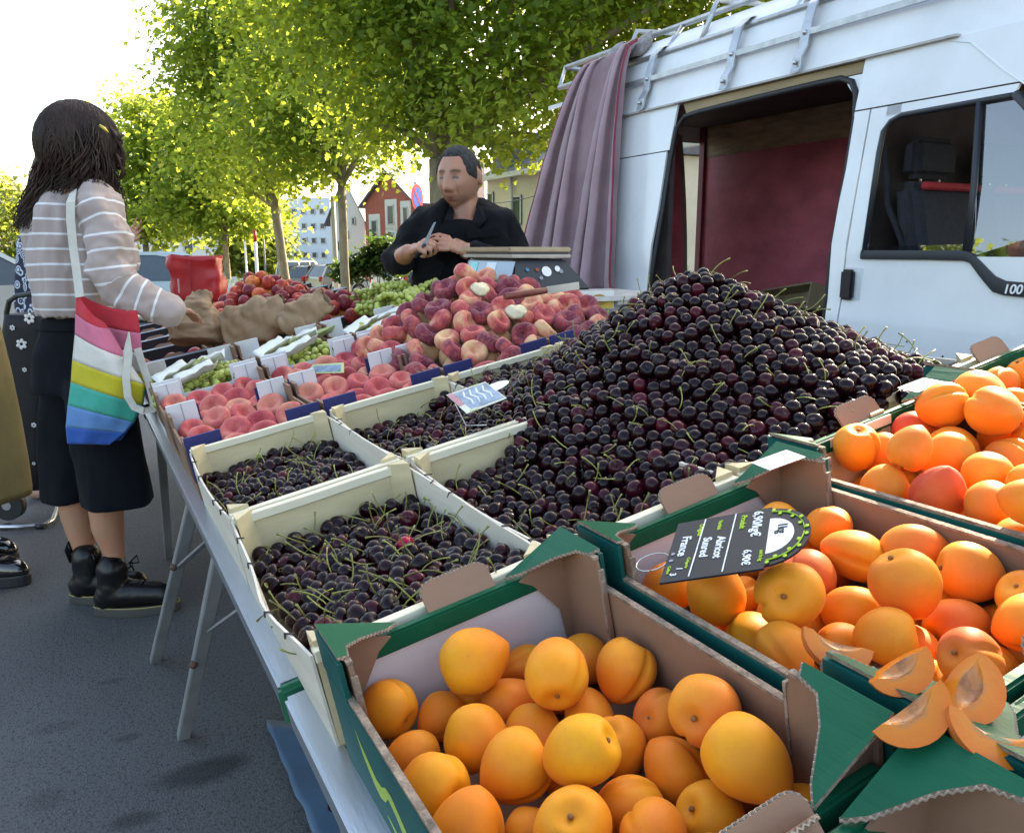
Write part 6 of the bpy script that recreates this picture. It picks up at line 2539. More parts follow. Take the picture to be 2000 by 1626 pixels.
# ---- price cards
M_slatec = mat('slate_card', (.012, .015, .022), .45, spec=.3, var=.25, vs=12)
M_chalk = mat('chalk_ink', (.78, .80, .82), .7, var=.25, vs=80)
M_limei = mat('lime_ink', (.36, .55, .03), .6, var=.1)
M_wire = mat('wire', (.5, .5, .5), .3, metal=.9)
best = None
for a_ in range(-8, 9):
    for b_ in range(-12, 13):
        wr_, wb_ = .026 + a_ * .005, .026 + b_ * .005
        q0, q1, q2 = S(*on(1325, 1022, .026), .026), S(*on(1508, 990, wr_), wr_), S(*on(1289, 1138, wb_), wb_)
        cs = abs((q1 - q0).normalized().dot((q2 - q0).normalized())) + .6 * abs(wr_ - .026) + .9 * abs(wb_ - .010)
        if best is None or cs < best[0]: best = (cs, q0, q1, q2)
Ptl, Ptr, Pbl = best[1:]
e2 = (Ptr - Ptl)
Lr = e2.length
e2.normalize()
e1 = Pbl - Ptl
e1 = e1 - e2 * e1.dot(e2)
Ld = e1.length
e1.normalize()
nn = e1.cross(e2)
if nn.dot(FWD) > 0: nn = -nn
# local frame: x = reading direction (down in the picture), y = up of the letters (right in the picture)
Msg = Matrix((e1, e2, nn)).transposed().to_4x4()
Msg.translation = Ptl
sg = thing('price_sign', 'black slate price sign with handwritten apricot price lying on the middle crate', 'price sign', Msg)
PS = local_part(sg)
cx_, cy_, rx_, ry_ = Ld * .50, Lr, Ld * .46, Lr * .40
outl = [(0, 0), (Ld, 0), (Ld, Lr)] + [(cx_ + rx_ * cos(RAD(a)), cy_ + ry_ * sin(RAD(a))) for a in range(0, 181, 12)] + [(0, Lr)]
PS('board', MB().slab(outl, .0022, Matrix.Translation((0, 0, -.0022))), M_slatec)
def T(s, x, y, size, m, name, rot=0):
    M = Matrix.Translation((x * Ld, y * Lr, .0006)) @ Matrix.Rotation(rot, 4, 'Z')
    PS(name, text_mb(s, size * Lr, M, depth=.0003, shear=.12, bold='text' in name), m)
T('6,90/kg\u20ac', .04, .83, .135, M_chalk, 'price_text')
T('6,90\u20ac', .68, .79, .11, M_chalk, 'price_text')
T('Produit', .07, .70, .085, M_limei, 'printed_text')
T('Abricot', .38, .49, .125, M_chalk, 'handwritten_text')
T('Vari\u00e9t\u00e9', .09, .465, .062, M_limei, 'printed_text')
T('Sunred', .36, .345, .125, M_chalk, 'handwritten_text')
T('Origine', .10, .265, .075, M_limei, 'printed_text')
T('France', .28, .11, .135, M_chalk, 'handwritten_text')
T('Cat\u00e9gorie', .66, .225, .045, M_limei, 'printed_text')
T('1', .80, .14, .09, M_chalk, 'handwritten_text')
T('Calibre', .76, .045, .045, M_limei, 'printed_text')
T('3', .88, -.0 + .09, .09, M_chalk, 'handwritten_text')
T('soit le kg', .72, .945, .05, M_limei, 'printed_text')
for y, tilt in ((.635, .02), (.31, .02)):
    mb = MB().bar((.02 * Ld, y * Lr, .0008), (.97 * Ld, (y - tilt) * Lr, .0008), .012 * Lr, .0006)
    PS('ruled_line', mb, M_chalk)
pts = [(cx_ + rx_ * .62 * cos(RAD(a)), cy_ + ry_ * .0 + ry_ * .62 * sin(RAD(a))) for a in range(0, 181, 12)]
PS('white_half_disc', MB().slab(pts, .0006), M_ink)
M = Matrix.Translation((cx_ - .17 * Ld, cy_ + .09 * Lr, .0009))
PS('weight_text', text_mb('1kg', .13 * Lr, M, depth=.0003, bold=True), M_slatec)
mb = MB()
for s in (-1, 1):
    arc = [(cx_ + rx_ * .86 * cos(RAD(90 + s * a)), cy_ + ry_ * .86 * sin(RAD(90 + s * a)), .001) for a in range(4, 92, 6)]
    mb.tube(arc, .0011, 4, flat=.4)
    for k, a in enumerate(range(8, 90, 13)):
        q = V((cx_ + rx_ * (.80 if k % 2 else .92) * cos(RAD(90 + s * a)), cy_ + ry_ * (.80 if k % 2 else .92) * sin(RAD(90 + s * a)), .0010))
        mb.ell(q, (.0030, .0022, .0004), nu=8, nv=4)
PS('leafy_border', mb, M_limei)
PS('wire_hook', MB().tube([(Ld * .62 + .016 * cos(a), -.004 + .018 * sin(a) - .012, -.001) for a in [k * .42 for k in range(16)]], .0008, 5), M_wire)
for k in range(2):
    PS('eyelet', MB().tube([(Ld * (.56 + .11 * k), Lr * .055, .0003), (Ld * (.56 + .11 * k), Lr * .055, .0008)], .0022, 10), M_gryink)

# cherry price card, peach card, grape card
def card(px4, w4, m, label, extra):
    P = [S(*on(x, y, w), w) for (x, y), w in zip(px4, w4)]
    c = sum(P, V((0, 0, 0))) / 4
    ex_, ey_ = (P[1] - P[0]).normalized(), None
    n_ = (P[1] - P[0]).cross(P[3] - P[0]).normalized()
    if n_.dot(FWD) > 0: n_ = -n_
    t = thing('price_card', label, 'price card', c)
    top = [p + n_ * .0012 for p in P]
    mb = MB().hexa(P + top)
    part('board', mb, m, t)
    extra(t, P, n_)
    return t


M_cardblue = mat('card_blue', (.22, .30, .40), .45, var=.5, vs=45)
M_cardgreen = mat('card_lime', (.50, .58, .25), .5, var=.2)
M_cardpink = mat('card_pink', (.50, .20, .24), .5, var=.3, vs=60)


def bil(P, a, b_):
    return P[0].lerp(P[1], a).lerp(P[3].lerp(P[2], a), b_)


def ex_cherry(t, P, n_):
    o = n_ * .002
    def patch(nm_, m, a0, a1, b0, b1):
        part(nm_, MB().add([bil(P, a0, b0) + o, bil(P, a1, b0) + o, bil(P, a1, b1) + o, bil(P, a0, b1) + o], [(0, 1, 2, 3)]), m, t)
    patch('printed_panel', M_cardblue, .16, .97, .06, .93)
    patch('printed_corner', M_cardpink, .0, .15, .35, .95)
    patch('printed_corner', M_cardgreen, .60, .80, .94, 1.0)
    patch('printed_corner', M_cardgreen, .10, .3, .0, .06)
    mb = MB()
    for k in range(4):
        a = .3 + .16 * k
        mb.tube([bil(P, a, .2) + o * 1.2, bil(P, a + .05, .42) + o * 1.2, bil(P, a - .02, .6) + o * 1.2, bil(P, a + .06, .82) + o * 1.2], .0022, 4)
    part('handwriting', mb, M_chalk, t)
    c = bil(P, 1.02, .62)
    ax = (P[1] - P[0]).normalized()
    ay = n_.cross(ax)
    mb = MB().add([c + o * .6 + ax * .030 * cos(a) + ay * .022 * sin(a) for a in [2 * pi * k / 24 for k in range(24)]], [list(range(24))])
    part('white_tab', mb, M_ink, t)
    w0_, w1_, w2_ = bil(P, -.02, .5), bil(P, -.12, .0) - n_ * .02, bil(P, .25, -.25) - n_ * .02
    part('wire_hook', MB().tube([w0_, w1_, w2_], .0011, 5), M_wire, t)


card(((912, 808), (990, 778), (948, 746), (872, 772)), (.030, .044, .052, .036), mat('card_cream', (.6, .6, .5), .5), 'small printed price card with a white tab standing in the cherries', ex_cherry)


def ex_plain(t, P, n_):
    o = n_ * .002
    part('printed_panel', MB().add([bil(P, .08, .12) + o, bil(P, .92, .12) + o, bil(P, .92, .8) + o, bil(P, .08, .8) + o], [(0, 1, 2, 3)]), M_cardblue, t)


card(((597, 730), (672, 728), (672, 708), (612, 712)), (-.01, .0, .02, .01), M_cardgreen, 'pale blue and green price card lying on the flat peaches of the second box', ex_plain)
card(((588, 668), (648, 650), (655, 634), (602, 650)), (-.005, .0, .03, .02), M_cardgreen, 'dark price card with a green edge lying on the grapes', ex_plain)
# white labels on the green crates' corners
for px, py, w, lb in ((1520, 898, .040, 'white sticker on the green corner between the second and third apricot crates'), (1800, 752, .040, 'white paper label on the back corner of the sunlit apricot crate')):
    u, v = on(px, py, w)
    mb = MB().add([S(u - .028, v - .014, w), S(u + .026, v - .018, w), S(u + .03, v + .016, w), S(u - .024, v + .02, w)], [(0, 1, 2, 3)])
    o = single('paper_label', mb, M_ink, lb, 'label', base=S(u, v, w))
    o.modifiers.new('t', 'SOLIDIFY').thickness = .0006
# blue sheet on the ground with a dropped cherry
bs = [onz(520, 1410), onz(690, 1420), onz(800, 1640), onz(640, 1700)]
mb = MB()
P = []
for i in range(13):
    row = []
    for j in range(13):
        p = bs[0].lerp(bs[1], j / 12).lerp(bs[3].lerp(bs[2], j / 12), i / 12)
        row.append((p.x + .02 * noise.noise(V((i * .4, j * .4, 1))), p.y, .006 + .006 * abs(noise.noise(V((i * .6, j * .6, 4))))))
    P.append(row)
mb.grid(P)
o = single('blue_sheet', mb, mat('blue_plastic_sheet', (.065, .13, .21), .5, var=.2, vs=5, dirt=.3), 'blue plastic sheet lying on the asphalt under the stall', 'plastic sheet', base=bs[0])
o.modifiers.new('t', 'SOLIDIFY').thickness = .002
q = onz(652, 1573, .02)
o = put(CHM[0], 'cherry', q, rrot(), 1.0, 0)
o['tone'] = .7
tag(o, 'single dropped cherry lying on the blue sheet on the ground', 'cherry')
p = onz(425, 600)
u, v = .12, .9
mb = MB().box(S(.35, 1.0, 0) * 1 + V((0, 0, -.45)), (.3, .4, .28))
o = single('blue_crate', mb, mat('blue_crate_plastic', (.05, .11, .20), .5), 'blue plastic crate standing under the table behind the front legs', 'crate', base=(.5, 1.7, .2), bevel=.01)
# ------------------------------------------------------------------ people
random.seed(404)
FH = V((sin(CAM_YAW), cos(CAM_YAW), 0))


def vp(px, py, D, dd=0.0):
    """point of an upright plane facing the viewer at ground distance D"""
    r = ray(px, py)
    return EYE + r * ((D + dd) / r.dot(FH))


def skin_mat(name, col, red=.5):
    m, nt, b, out = newmat(name)
    f = noise_fac(nt, 30, 4, .6)
    f2 = noise_fac(nt, 9, 3, .5)
    c = mixcol(nt, ramp(nt, f2, [(.35, 0.), (.7, 1.)]), col, [col[0] * 1.05, col[1] * .82, col[2] * .75])
    c = mixcol(nt, math_(nt, 'MULTIPLY', f, .35), c, [x * .75 for x in col])
    dk = N(nt, 'ShaderNodeAttribute', attribute_type='GEOMETRY', attribute_name='dark')
    lp = N(nt, 'ShaderNodeAttribute', attribute_type='GEOMETRY', attribute_name='lip')
    c = mixcol(nt, math_(nt, 'MULTIPLY', lp.outputs['Fac'], .7), c, (.26, .085, .07))
    c = mixcol(nt, dk.outputs['Fac'], c, (.035, .022, .018))
    nt.links.new(c, b.inputs['Base Color'])
    b.inputs['Roughness'].default_value = .48
    b.inputs['Subsurface Weight'].default_value = .12
    b.inputs['Subsurface Radius'].default_value = (.012, .005, .003)
    bumpit(nt, b, noise_fac(nt, 220, 3, .6), .12, .002)
    return m


M_skinm = skin_mat('tan_skin', (.44, .225, .145))
M_skinw = skin_mat('light_tan_skin', (.46, .25, .155))
M_skinp = skin_mat('pale_skin', (.50, .28, .20))
M_lip = mat('lips', (.30, .11, .085), .45, var=.1)
M_brow = mat('dark_brow', (.035, .028, .025), .8, var=.2)
M_grey = mat('short_grey_hair', (.050, .048, .050), .85, spec=.2, var=.7, vs=70, bump=.6, bs=260)
M_hair = mat('dark_brown_hair', (.040, .022, .016), .5, spec=.25, var=.5, vs=14, stretch=(1, 1, .15))
M_blackj = mat('black_jacket_cloth', (.0042, .0045, .006), .9, spec=.2, var=.2, vs=12, bump=.25, bs=240, sheen=.03)
M_blackt = mat('black_tee', (.0025, .003, .0045), .95, spec=.15, var=.1, vs=20)
M_denim = mat('dark_denim', (.0035, .0048, .0085), .9, spec=.2, var=.3, vs=16, bump=.2, bs=220, sheen=.02)
M_boot = mat('black_leather', (.006, .0055, .006), .34, spec=.4, var=.25, vs=20, bump=.15, bs=60)
M_sole = mat('boot_sole', (.05, .05, .045), .6)
M_welt = mat('boot_stitch', (.38, .30, .10), .6)


def head_mb(hw=.077, hd=.098, hh=.118, nose=.021, jaw=.20):
    """local: +y face, +z up, +x the face's left"""
    nu, nv = 84, 64
    R = []
    g = lambda a, a0, s: exp(-((a - a0) / s) ** 2)
    for i in range(nv + 1):
        el = -90 + 180 * i / nv
        row = []
        for j in range(nu):
            az = -180 + 360 * j / nu            # 0 = face
            e, a = RAD(el), RAD(az)
            x, y, z = cos(e) * sin(a), cos(e) * cos(a), sin(e)
            low = max(0., -z)
            sx = hw * (1 - jaw * low ** 1.6 + .04 * g(z, .35, .4))
            sy = hd * (1 - .02 * low)
            p = V((x * sx, y * sy, z * hh))
            if y > 0: p.y += .012 * low * y      # jaw forward
            if y < 0: p.y += .030 * low * (-y)   # nape
            p.y -= .008 * max(0, z) * (y > 0) * y
            d = 0
            A = abs(az)
            d += nose * g(az, 0, 9) * (g(el, -15, 7.5) * 1.0 + .62 * g(el, -5, 9) + .28 * g(el, 5, 8))
            d += nose * .42 * g(A, 11, 6) * g(el, -18, 6)
            d += .0050 * g(el, 17, 6) * g(A, 20, 17)
            d -= .0095 * g(el, 5, 7) * g(A, 21, 10)
            d += .0050 * g(el, 4, 4.2) * g(A, 22, 7.5)
            d += .0050 * g(el, -10, 12) * g(A, 38, 14)
            d += .0062 * g(el, -31, 3.4) * g(az, 0, 17)
            d += .0068 * g(el, -39, 3.8) * g(az, 0, 15)
            d -= .0035 * g(el, -35, 2.0) * g(az, 0, 20)
            d -= .003 * g(el, -46, 4) * g(az, 0, 16)
            d += .0085 * g(el, -60, 11) * g(az, 0, 22)
            d -= .0035 * g(A, 26, 5) * g(el, -25, 9)
            n = V((p.x / sx ** 2, p.y / sy ** 2, p.z / hh ** 2)).normalized()
            row.append(p + n * d)
        R.append(row)
    mb = MB().rings(R, True, True)
    for s in (-1, 1):                            # ears
        c = V((s * hw * 1.0, -.012, -.004))
        rr = Matrix.Rotation(s * RAD(-22), 3, 'Z') @ Matrix.Rotation(RAD(10), 3, 'X')
        mb.ell(c + V((s * .006, -.006, 0)), (.008, .017, .031), rr, nu=12, nv=10)
    return mb


def frame(fwd, up=V((0, 0, 1))):
    f = V(fwd).normalized()
    x = f.cross(up).normalized()                 # the face's right seen from behind -> +x to its right
    u = x.cross(f)
    return Matrix((x, f, u)).transposed()


def hand_mb(mb, wrist, direc, palm_n, s=1.0, curl=.4, spread=.12, left=False, thumb_out=.7, curls=None):
    """palm and five jointed fingers added as overlapping volumes"""
    d = V(direc).normalized()
    n = V(palm_n)
    n = (n - d * n.dot(d)).normalized()          # the side the fingers curl to
    x = d.cross(n) * (1 if left else -1)         # towards the little finger
    L = .088 * s
    for t in (.15, .4, .65, .88):
        for q in (-1.2, -.4, .4, 1.2):
            mb.ell(V(wrist) + d * L * t + x * q * .0155 * s * (.75 + .3 * t) + n * .002, (.0135 * s,) * 3, nu=10, nv=7)
    fl = [(.0, .040, .024, .019), (1, .045, .028, .021), (2, .042, .026, .020), (3, .033, .020, .017)]
    for k, a, b_, c in fl:
        p = V(wrist) + d * L * (.98 - .05 * abs(k - 1.2)) + x * (k - 1.5) * .0205 * s
        dd = (d + x * (k - 1.5) * spread).normalized()
        cu = curls[k] if curls else curl * (1 + .1 * k)
        ang = cu * .6
        r = .0088 * s
        for seg, ln in enumerate((a, b_, c)):
            q = (dd * cos(ang) + n * sin(ang)).normalized()
            p2 = p + q * ln * s
            mb.cap(p, p2, r, r * .88, 9)
            p, r = p2, r * .88
            ang += cu * (.95 if seg == 0 else .7)
    p = V(wrist) + d * L * .22 - x * .024 * s
    q = (d * .62 - x * thumb_out + n * .42).normalized()
    p2 = p + q * .040 * s
    mb.cap(p, p2, .0135 * s, .0105 * s, 9)
    q2 = (q + d * .45 + n * .25).normalized()
    p3 = p2 + q2 * .032 * s
    mb.cap(p2, p3, .0105 * s, .0088 * s, 9)
    p4 = p3 + (q2 + d * .3).normalized() * .022 * s
    mb.cap(p3, p4, .0088 * s, .0075 * s, 9)
    return mb


def limb(mb, pts, rad, n=14):
    for a, b_, ra, rb in zip(pts, pts[1:], rad, rad[1:]):
        mb.cap(a, b_, ra, rb, n)
    return mb


def folds(scale, amp, seed=0, stretch=(1, 1, 1)):
    st = V(stretch)
    def f(p, n):
        q = V((p.x * st.x, p.y * st.y, p.z * st.z)) * scale + V((seed, seed * 2, 0))
        return amp * (noise.noise(q) + .6 * (.5 - abs(noise.noise(q * 1.9))))
    return f


def paint(me, fn):
    for p in me.polygons:
        p.material_index = fn(p.center)


# ================================================================== the vendor
Dm = 3.50
mp = lambda x, y, dd=0.0: vp(x, y, Dm, dd)
base = mp(905, 700)
base = V((base.x, base.y, 0))
man = thing('person', 'vendor with short grey hair in a black jacket, cutting fruit behind the scale', 'person', base)
hc = mp(897, 347)
left = -RGT
fdir = (-FH * .90 + left * .42 - V((0, 0, .13))).normalized()
HF = frame(fdir)
Mh = HF.to_4x4() @ Matrix.Scale(1.03, 4)
Mh.translation = hc
mb = MB()
hm = head_mb(.081, .098, .119, .018, .05)
mb.merge(hm, Mh)
nk = mp(908, 425, .02)
mb.cap(hc + HF @ V((0, -.022, -.055)), nk, .060, .066, 16)
mb.cap(nk, mp(905, 470, .02), .066, .10, 16)
mb.ell(mp(905, 470, .02), (.16, .10, .10), nu=18, nv=12)
chest = mp(908, 520, .02)
mb.cap(mp(905, 480, .02), chest, .13, .15, 16)
hipc = V((chest.x, chest.y, .92))
mb.cap(chest, hipc, .15, .15, 16)
for s in (-1, 1):                                 # legs
    k = hipc + RGT * s * .10
    limb(mb, [k, V((k.x, k.y, .5)), V((k.x, k.y, .08))], [.10, .07, .05])
    mb.ell(V((k.x, k.y, .04)) - FH * .07, (.05, .13, .04), Matrix.Rotation(-CAM_YAW, 3, 'Z'), nu=14, nv=8)
# his right arm (picture left): elbow out, forearm coming in with the fist round the knife
sh1, el1, wr1 = mp(832, 446, .03), mp(783, 505, -.06), mp(797, 492, -.20)
limb(mb, [sh1, el1], [.044, .043])
limb(mb, [el1, mp(786, 503, -.12), wr1], [.045, .041, .031])
hand_mb(mb, wr1 + (mp(808, 484, -.22) - wr1) * .1, mp(822, 478, -.25) - wr1, V((.15, 0, -.6)) + RGT * .55, 1.02, 1.25, .03, left=False, thumb_out=.35)
# his left arm (picture right): forearm across the body, fingers pointing left
sh2, el2, wr2 = mp(980, 448, .035), mp(1000, 520, -.02), mp(912, 490, -.17)
limb(mb, [sh2, el2, wr2], [.046, .044, .033])
hand_mb(mb, wr2, mp(868, 472, -.20) - wr2, V((0, 0, -.7)) + FH * .8, 1.02, .55, .10, left=True, thumb_out=.5)
body = remeshed(mb, .0050, 2, .4)
o = part('body', body, M_skinm, man)
Mi = Mh.inverted() @ WM[man]
_g = lambda a, a0, s_: exp(-((a - a0) / s_) ** 2)


def face_tint(c):
    q = Mi @ c
    if q.length > .2 or q.y < .02: return 0.0, 0.0
    az = math.degrees(atan2(q.x / .081, q.y / .098))
    el = math.degrees(math.asin(max(-1, min(1, q.z / .128))))
    A = abs(az)
    dark = .8 * _g(el, 14.0 - .10 * abs(A - 20), 2.6) * (1 if 9 < A < 37 else max(0, 1 - abs(A - 23) / 22))
    dark = max(dark, 1.0 * _g(el, 2.5 - .018 * (A - 22) ** 2, 2.2) * (1 if 13 < A < 31 else 0))
    dark = max(dark, .42 * _g(el, 5, 8) * _g(A, 20, 12))  # shade of the eye sockets, painted into the skin colour
    dark = max(dark, .35 * _g(el, -22.5, 2.2) * _g(A, 8, 5))  # painted shadow under the nose
    dark = max(dark, 1.0 * _g(el, -34.5, 1.8) * _g(az, 0, 15))
    dark = max(dark, .38 * _g(A, 27 - (el + 20) * .2, 3) * _g(el, -24, 11))  # folds beside the mouth, shade put in by colour
    stub = .35 * smooth01((-22 - el) / 14) * (1 - .8 * _g(el, -34, 5) * _g(az, 0, 14)) * smooth01((75 - A) / 30)
    dark = max(dark, stub)
    lip = .8 * _g(el, -35.5, 5.0) * _g(az, 0, 15)
    return dark, lip


ta = o.data.attributes.new('dark', 'FLOAT', 'POINT')
tl = o.data.attributes.new('lip', 'FLOAT', 'POINT')
tv = [face_tint(v.co) for v in o.data.vertices]
ta.data.foreach_set('value', [t_[0] for t_ in tv])
tl.data.foreach_set('value', [t_[1] for t_ in tv])
# hair: a close cap over skull, above the hairline
mb = MB()
R = []
for i in range(31):
    el = -32 + 122 * i / 30
    row = []
    for j in range(60):
        az = -180 + 6 * j
        e, a = RAD(el), RAD(az)
        A = abs(az)
        line = 42 if A < 38 else lerp(42, 4, smooth01((A - 38) / 20)) if A < 58 else lerp(4, -6, (A - 58) / 26) if A < 84 else (lerp(-6, 22, min(1, (A - 84) / 8)) if A < 100 else lerp(16, -24, min(1, (A - 100) / 40)))
        th = .0055 * smooth01((el - line) / 9) - .006 * (1 - smooth01((el - line + 3) / 5))
        z = sin(e)
        low = max(0., -z)
        sx, sy = .0815 * (1 - .05 * low ** 1.6 + .04 * exp(-((z - .35) / .4) ** 2)), .098
        p = V((cos(e) * sin(a) * sx, cos(e) * cos(a) * sy, z * .119))
        if p.y < 0: p.y += .030 * low * cos(e) * (-cos(a))
        else: p.y -= .008 * max(0, z) * cos(e) * cos(a)
        n = V((p.x / sx ** 2, p.y / sy ** 2, p.z / .121 ** 2)).normalized()
        row.append(Mh @ (p + n * (th + .0016 * noise.noise(p * 160) * (th > 0))))
    R.append(row)
mb.rings(R, True, True)
part('hair', mb, M_grey, man)
# tee and jacket
mb = MB()
mb.ell(mp(903, 482, -.03), (.15, .115, .115), nu=20, nv=12)
mb.cap(mp(903, 492, -.03), mp(905, 555, -.02), .105, .15, 18)
part('tee', remeshed(mb, .010, 3), M_blackt, man)
mb = MB()
tops = [(840, 425, .02), (975, 428, .03)]
for sgn, (sx, sy, sd) in ((-1, (845, 424, .02)), (1, (972, 428, .03))):
    mb.cap(mp(905 + sgn * 34, 418, .05), mp(sx, sy + 14, sd), .060, .074, 16)
limb(mb, [mp(828, 436, .02), mp(800, 468, -.01), mp(778, 506, -.06)], [.068, .060, .055])
limb(mb, [mp(778, 506, -.06), mp(782, 506, -.10)], [.055, .050])
limb(mb, [mp(980, 442, .03), mp(998, 480, .01), mp(1006, 525, -.03)], [.070, .063, .058])
limb(mb, [mp(1006, 525, -.03), mp(955, 506, -.13), mp(930, 498, -.155)], [.057, .050, .045])
for sgn in (-1, 1):
    xx = 905 + sgn * 52
    limb(mb, [mp(xx, 440, .01), mp(xx + sgn * 2, 490, -.015), mp(xx - sgn * 4, 545, -.02), mp(xx - sgn * 6, 640, 0)], [.078, .095, .105, .105])
mb.ell(mp(905, 500, .09), (.20, .10, .22), Matrix.Rotation(-CAM_YAW, 3, 'Z'), nu=18, nv=12)
jk = remeshed(mb, .011, 3, .5, folds(10, .022, 3))
part('jacket', jk, M_blackj, man)
for sgn, pts in ((-1, ((880, 402), (868, 428), (872, 462), (888, 455), (884, 430), (886, 410))), (1, ((932, 398), (952, 408), (948, 432), (926, 452), (920, 436), (930, 414)))):
    mb = MB()
    A = [mp(x, y, -.085 if y > 420 else -.03) for x, y in pts]
    mb.add(A + [p + FH * .012 for p in A], [list(range(6)) if sgn < 0 else list(range(6))[::-1], list(range(6, 12))[::-1] if sgn < 0 else list(range(6, 12))] + [(i, (i + 1) % 6, 6 + (i + 1) % 6, 6 + i) for i in range(6)])
    part('collar', mb, M_blackj, man, bevel=.002)
mb = MB()
A = [mp(x, y, -.135) for x, y in ((912, 452), (975, 446), (977, 458), (914, 464))]
mb.add(A + [p + FH * .012 for p in A], [(0, 1, 2, 3), (7, 6, 5, 4)] + [(i, (i + 1) % 4, 4 + (i + 1) % 4, 4 + i) for i in range(4)])
part('pocket_flap', mb, M_blackj, man, bevel=.003)
mb = MB()
hp = V((hipc.x, hipc.y, .95))
mb.ell(hp, (.17, .13, .14), nu=18, nv=12)
for s in (-1, 1):
    k = hipc + RGT * s * .10
    limb(mb, [V((k.x, k.y, .9)), V((k.x, k.y, .5)), V((k.x, k.y, .12))], [.115, .09, .08])
part('trousers', remeshed(mb, .014, 3), M_denim, man)
kn = thing('pocket_knife', 'blade of a small knife held up in the vendor fist', 'knife', mp(826, 480, -.27))
A, B = mp(829, 478, -.272), mp(849, 434, -.28)
mb = MB()
w_ = RGT * .0105 + UPV * .003
mb.hexa([A - w_, A + w_, A + w_ + FH * .002, A - w_ + FH * .002, B - w_ * .35, B + w_ * .5, B + w_ * .5 + FH * .001, B - w_ * .35 + FH * .001])
part('blade', mb, mat('blue_steel', (.42, .52, .62), .25, metal=.6, var=.1), kn)
part('handle', MB().cap(mp(812, 500, -.262), mp(829, 479, -.270), .008, .008, 8), M_blackpl, kn)

# ================================================================== the customer with the tote bag
Dw = 2.61
wp = lambda x, y, dd=0.0: vp(x, y, Dw, dd)
base = onz(225, 1195)
wo = thing('person', 'woman with long dark wavy hair in a striped top and black culottes at the stall', 'person', base)
face = (RGT * .93 + FH * .36 - V((0, 0, .16))).normalized()
hc = wp(166, 288, 0)
HFw = frame(face)
Mw = HFw.to_4x4() @ Matrix.Scale(.96, 4)
Mw.translation = hc
mb = MB()
mb.merge(head_mb(.072, .092, .112, .018), Mw)
limb(mb, [hc + HFw @ V((0, -.02, -.05)), wp(158, 372, .02), wp(155, 410, .02)], [.048, .048, .07])
limb(mb, [wp(152, 420, .02), wp(152, 500, .02), wp(150, 600, .02), wp(155, 680, .02)], [.10, .095, .075, .09])
shl = wp(190, 405, -.10)
elb, wri = wp(222, 556, -.12), wp(322, 598, -.10)
limb(mb, [shl, elb, wri], [.050, .040, .025])
hand_mb(mb, wri, wp(362, 606, -.04) - wri, V((0, 0, -1)), .85, .35, .08, left=False)
# far arm hangs in front of her, holding fruit over the tray
shl2, elb2, wri2 = wp(165, 405, .20), wp(235, 545, .30), wp(300, 590, .25)
limb(mb, [shl2, elb2, wri2], [.048, .038, .025])
hand_mb(mb, wri2, wp(335, 612, .2) - wri2, V((0, 0, -1)), .88, .5, .1, left=True)
for (hx, hy, kx, ky, ax, ay, dd) in ((150, 690, 144, 960, 168, 1085, .14), (200, 690, 206, 985, 222, 1075, .035)):
    limb(mb, [wp(hx, hy, dd * .7), wp(kx, ky, dd), wp(kx + 5, ky + 45, dd), wp(ax, ay, dd), wp(ax + 2, ay + 25, dd)], [.078, .056, .052, .036, .033])
body = remeshed(mb, .0075, 2, .45)
part('body', body, M_skinw, wo)

# striped top
M_top_, nt, b, out = newmat('striped_jersey')
at_ = N(nt, 'ShaderNodeAttribute', attribute_type='GEOMETRY', attribute_name='stripe')
f = noise_fac(nt, 8, 4, .6)
basec = mixcol(nt, ramp(nt, f, [(.3, 0.), (.7, 1.)]), (.36, .285, .265), (.43, .345, .315))
fr = math_(nt, 'FRACT', at_.outputs['Fac'])
st = math_(nt, 'LESS_THAN', math_(nt, 'ABSOLUTE', math_(nt, 'SUBTRACT', fr, .5)), .075)
nt.links.new(mixcol(nt, st, basec, (.72, .71, .72)), b.inputs['Base Color'])
b.inputs['Roughness'].default_value = .85
b.inputs['Sheen Weight'].default_value = .2
bumpit(nt, b, noise_fac(nt, 260, 2, .5), .15, .003)


def with_stripe(mb, fn, name, m, parent):
    o = part(name, mb, m, parent)
    W = WM[parent]
    a = o.data.attributes.new('stripe', 'FLOAT', 'POINT')
    a.data.foreach_set('value', [fn(W @ v.co) for v in o.data.vertices])
    return o


mb = MB()
limb(mb, [wp(148, 398, .03), wp(150, 440, .02), wp(150, 520, .02), wp(150, 585, .02), wp(152, 612, .02)], [.085, .128, .128, .122, .112])
mb.cap(wp(185, 396, -.08), wp(150, 392, .17), .052, .052, 14)
mb.ell(wp(205, 505, .06), (.10, .09, .10), nu=16, nv=10)
mb.ell(wp(105, 480, .05), (.08, .09, .16), nu=16, nv=10)
tors = remeshed(mb, .009, 4, .5, folds(11, .020, 5, (1.7, 1.7, .5)))
zc = wp(150, 617).z
tors2 = MB()
keepv = {}
for f_, m_, s_ in zip(tors.f, tors.mi, tors.sm):
    c = sum((tors.v[i] for i in f_), V((0, 0, 0))) / len(f_)
    if c.z > zc:
        tors2.f.append([keepv.setdefault(i, len(keepv)) for i in f_])
        tors2.mi.append(0)
        tors2.sm.append(True)
tors2.v = [None] * len(keepv)
for i, k in keepv.items():
    tors2.v[k] = tors.v[i]
z0 = wp(150, 600).z
o = with_stripe(tors2, lambda p: (p.z - z0) / .0448 + .5 + .10 * noise.noise(p * 7), 'top', M_top_, wo)
o.modifiers.new('t', 'SOLIDIFY').thickness = .003
mb = MB()
sl = [wp(188, 400, -.095), wp(203, 450, -.115), wp(216, 510, -.125), wp(226, 556, -.125), wp(262, 578, -.12), wp(300, 592, -.11), wp(330, 601, -.10)]
limb(mb, sl, [.064, .066, .063, .060, .053, .047, .040])
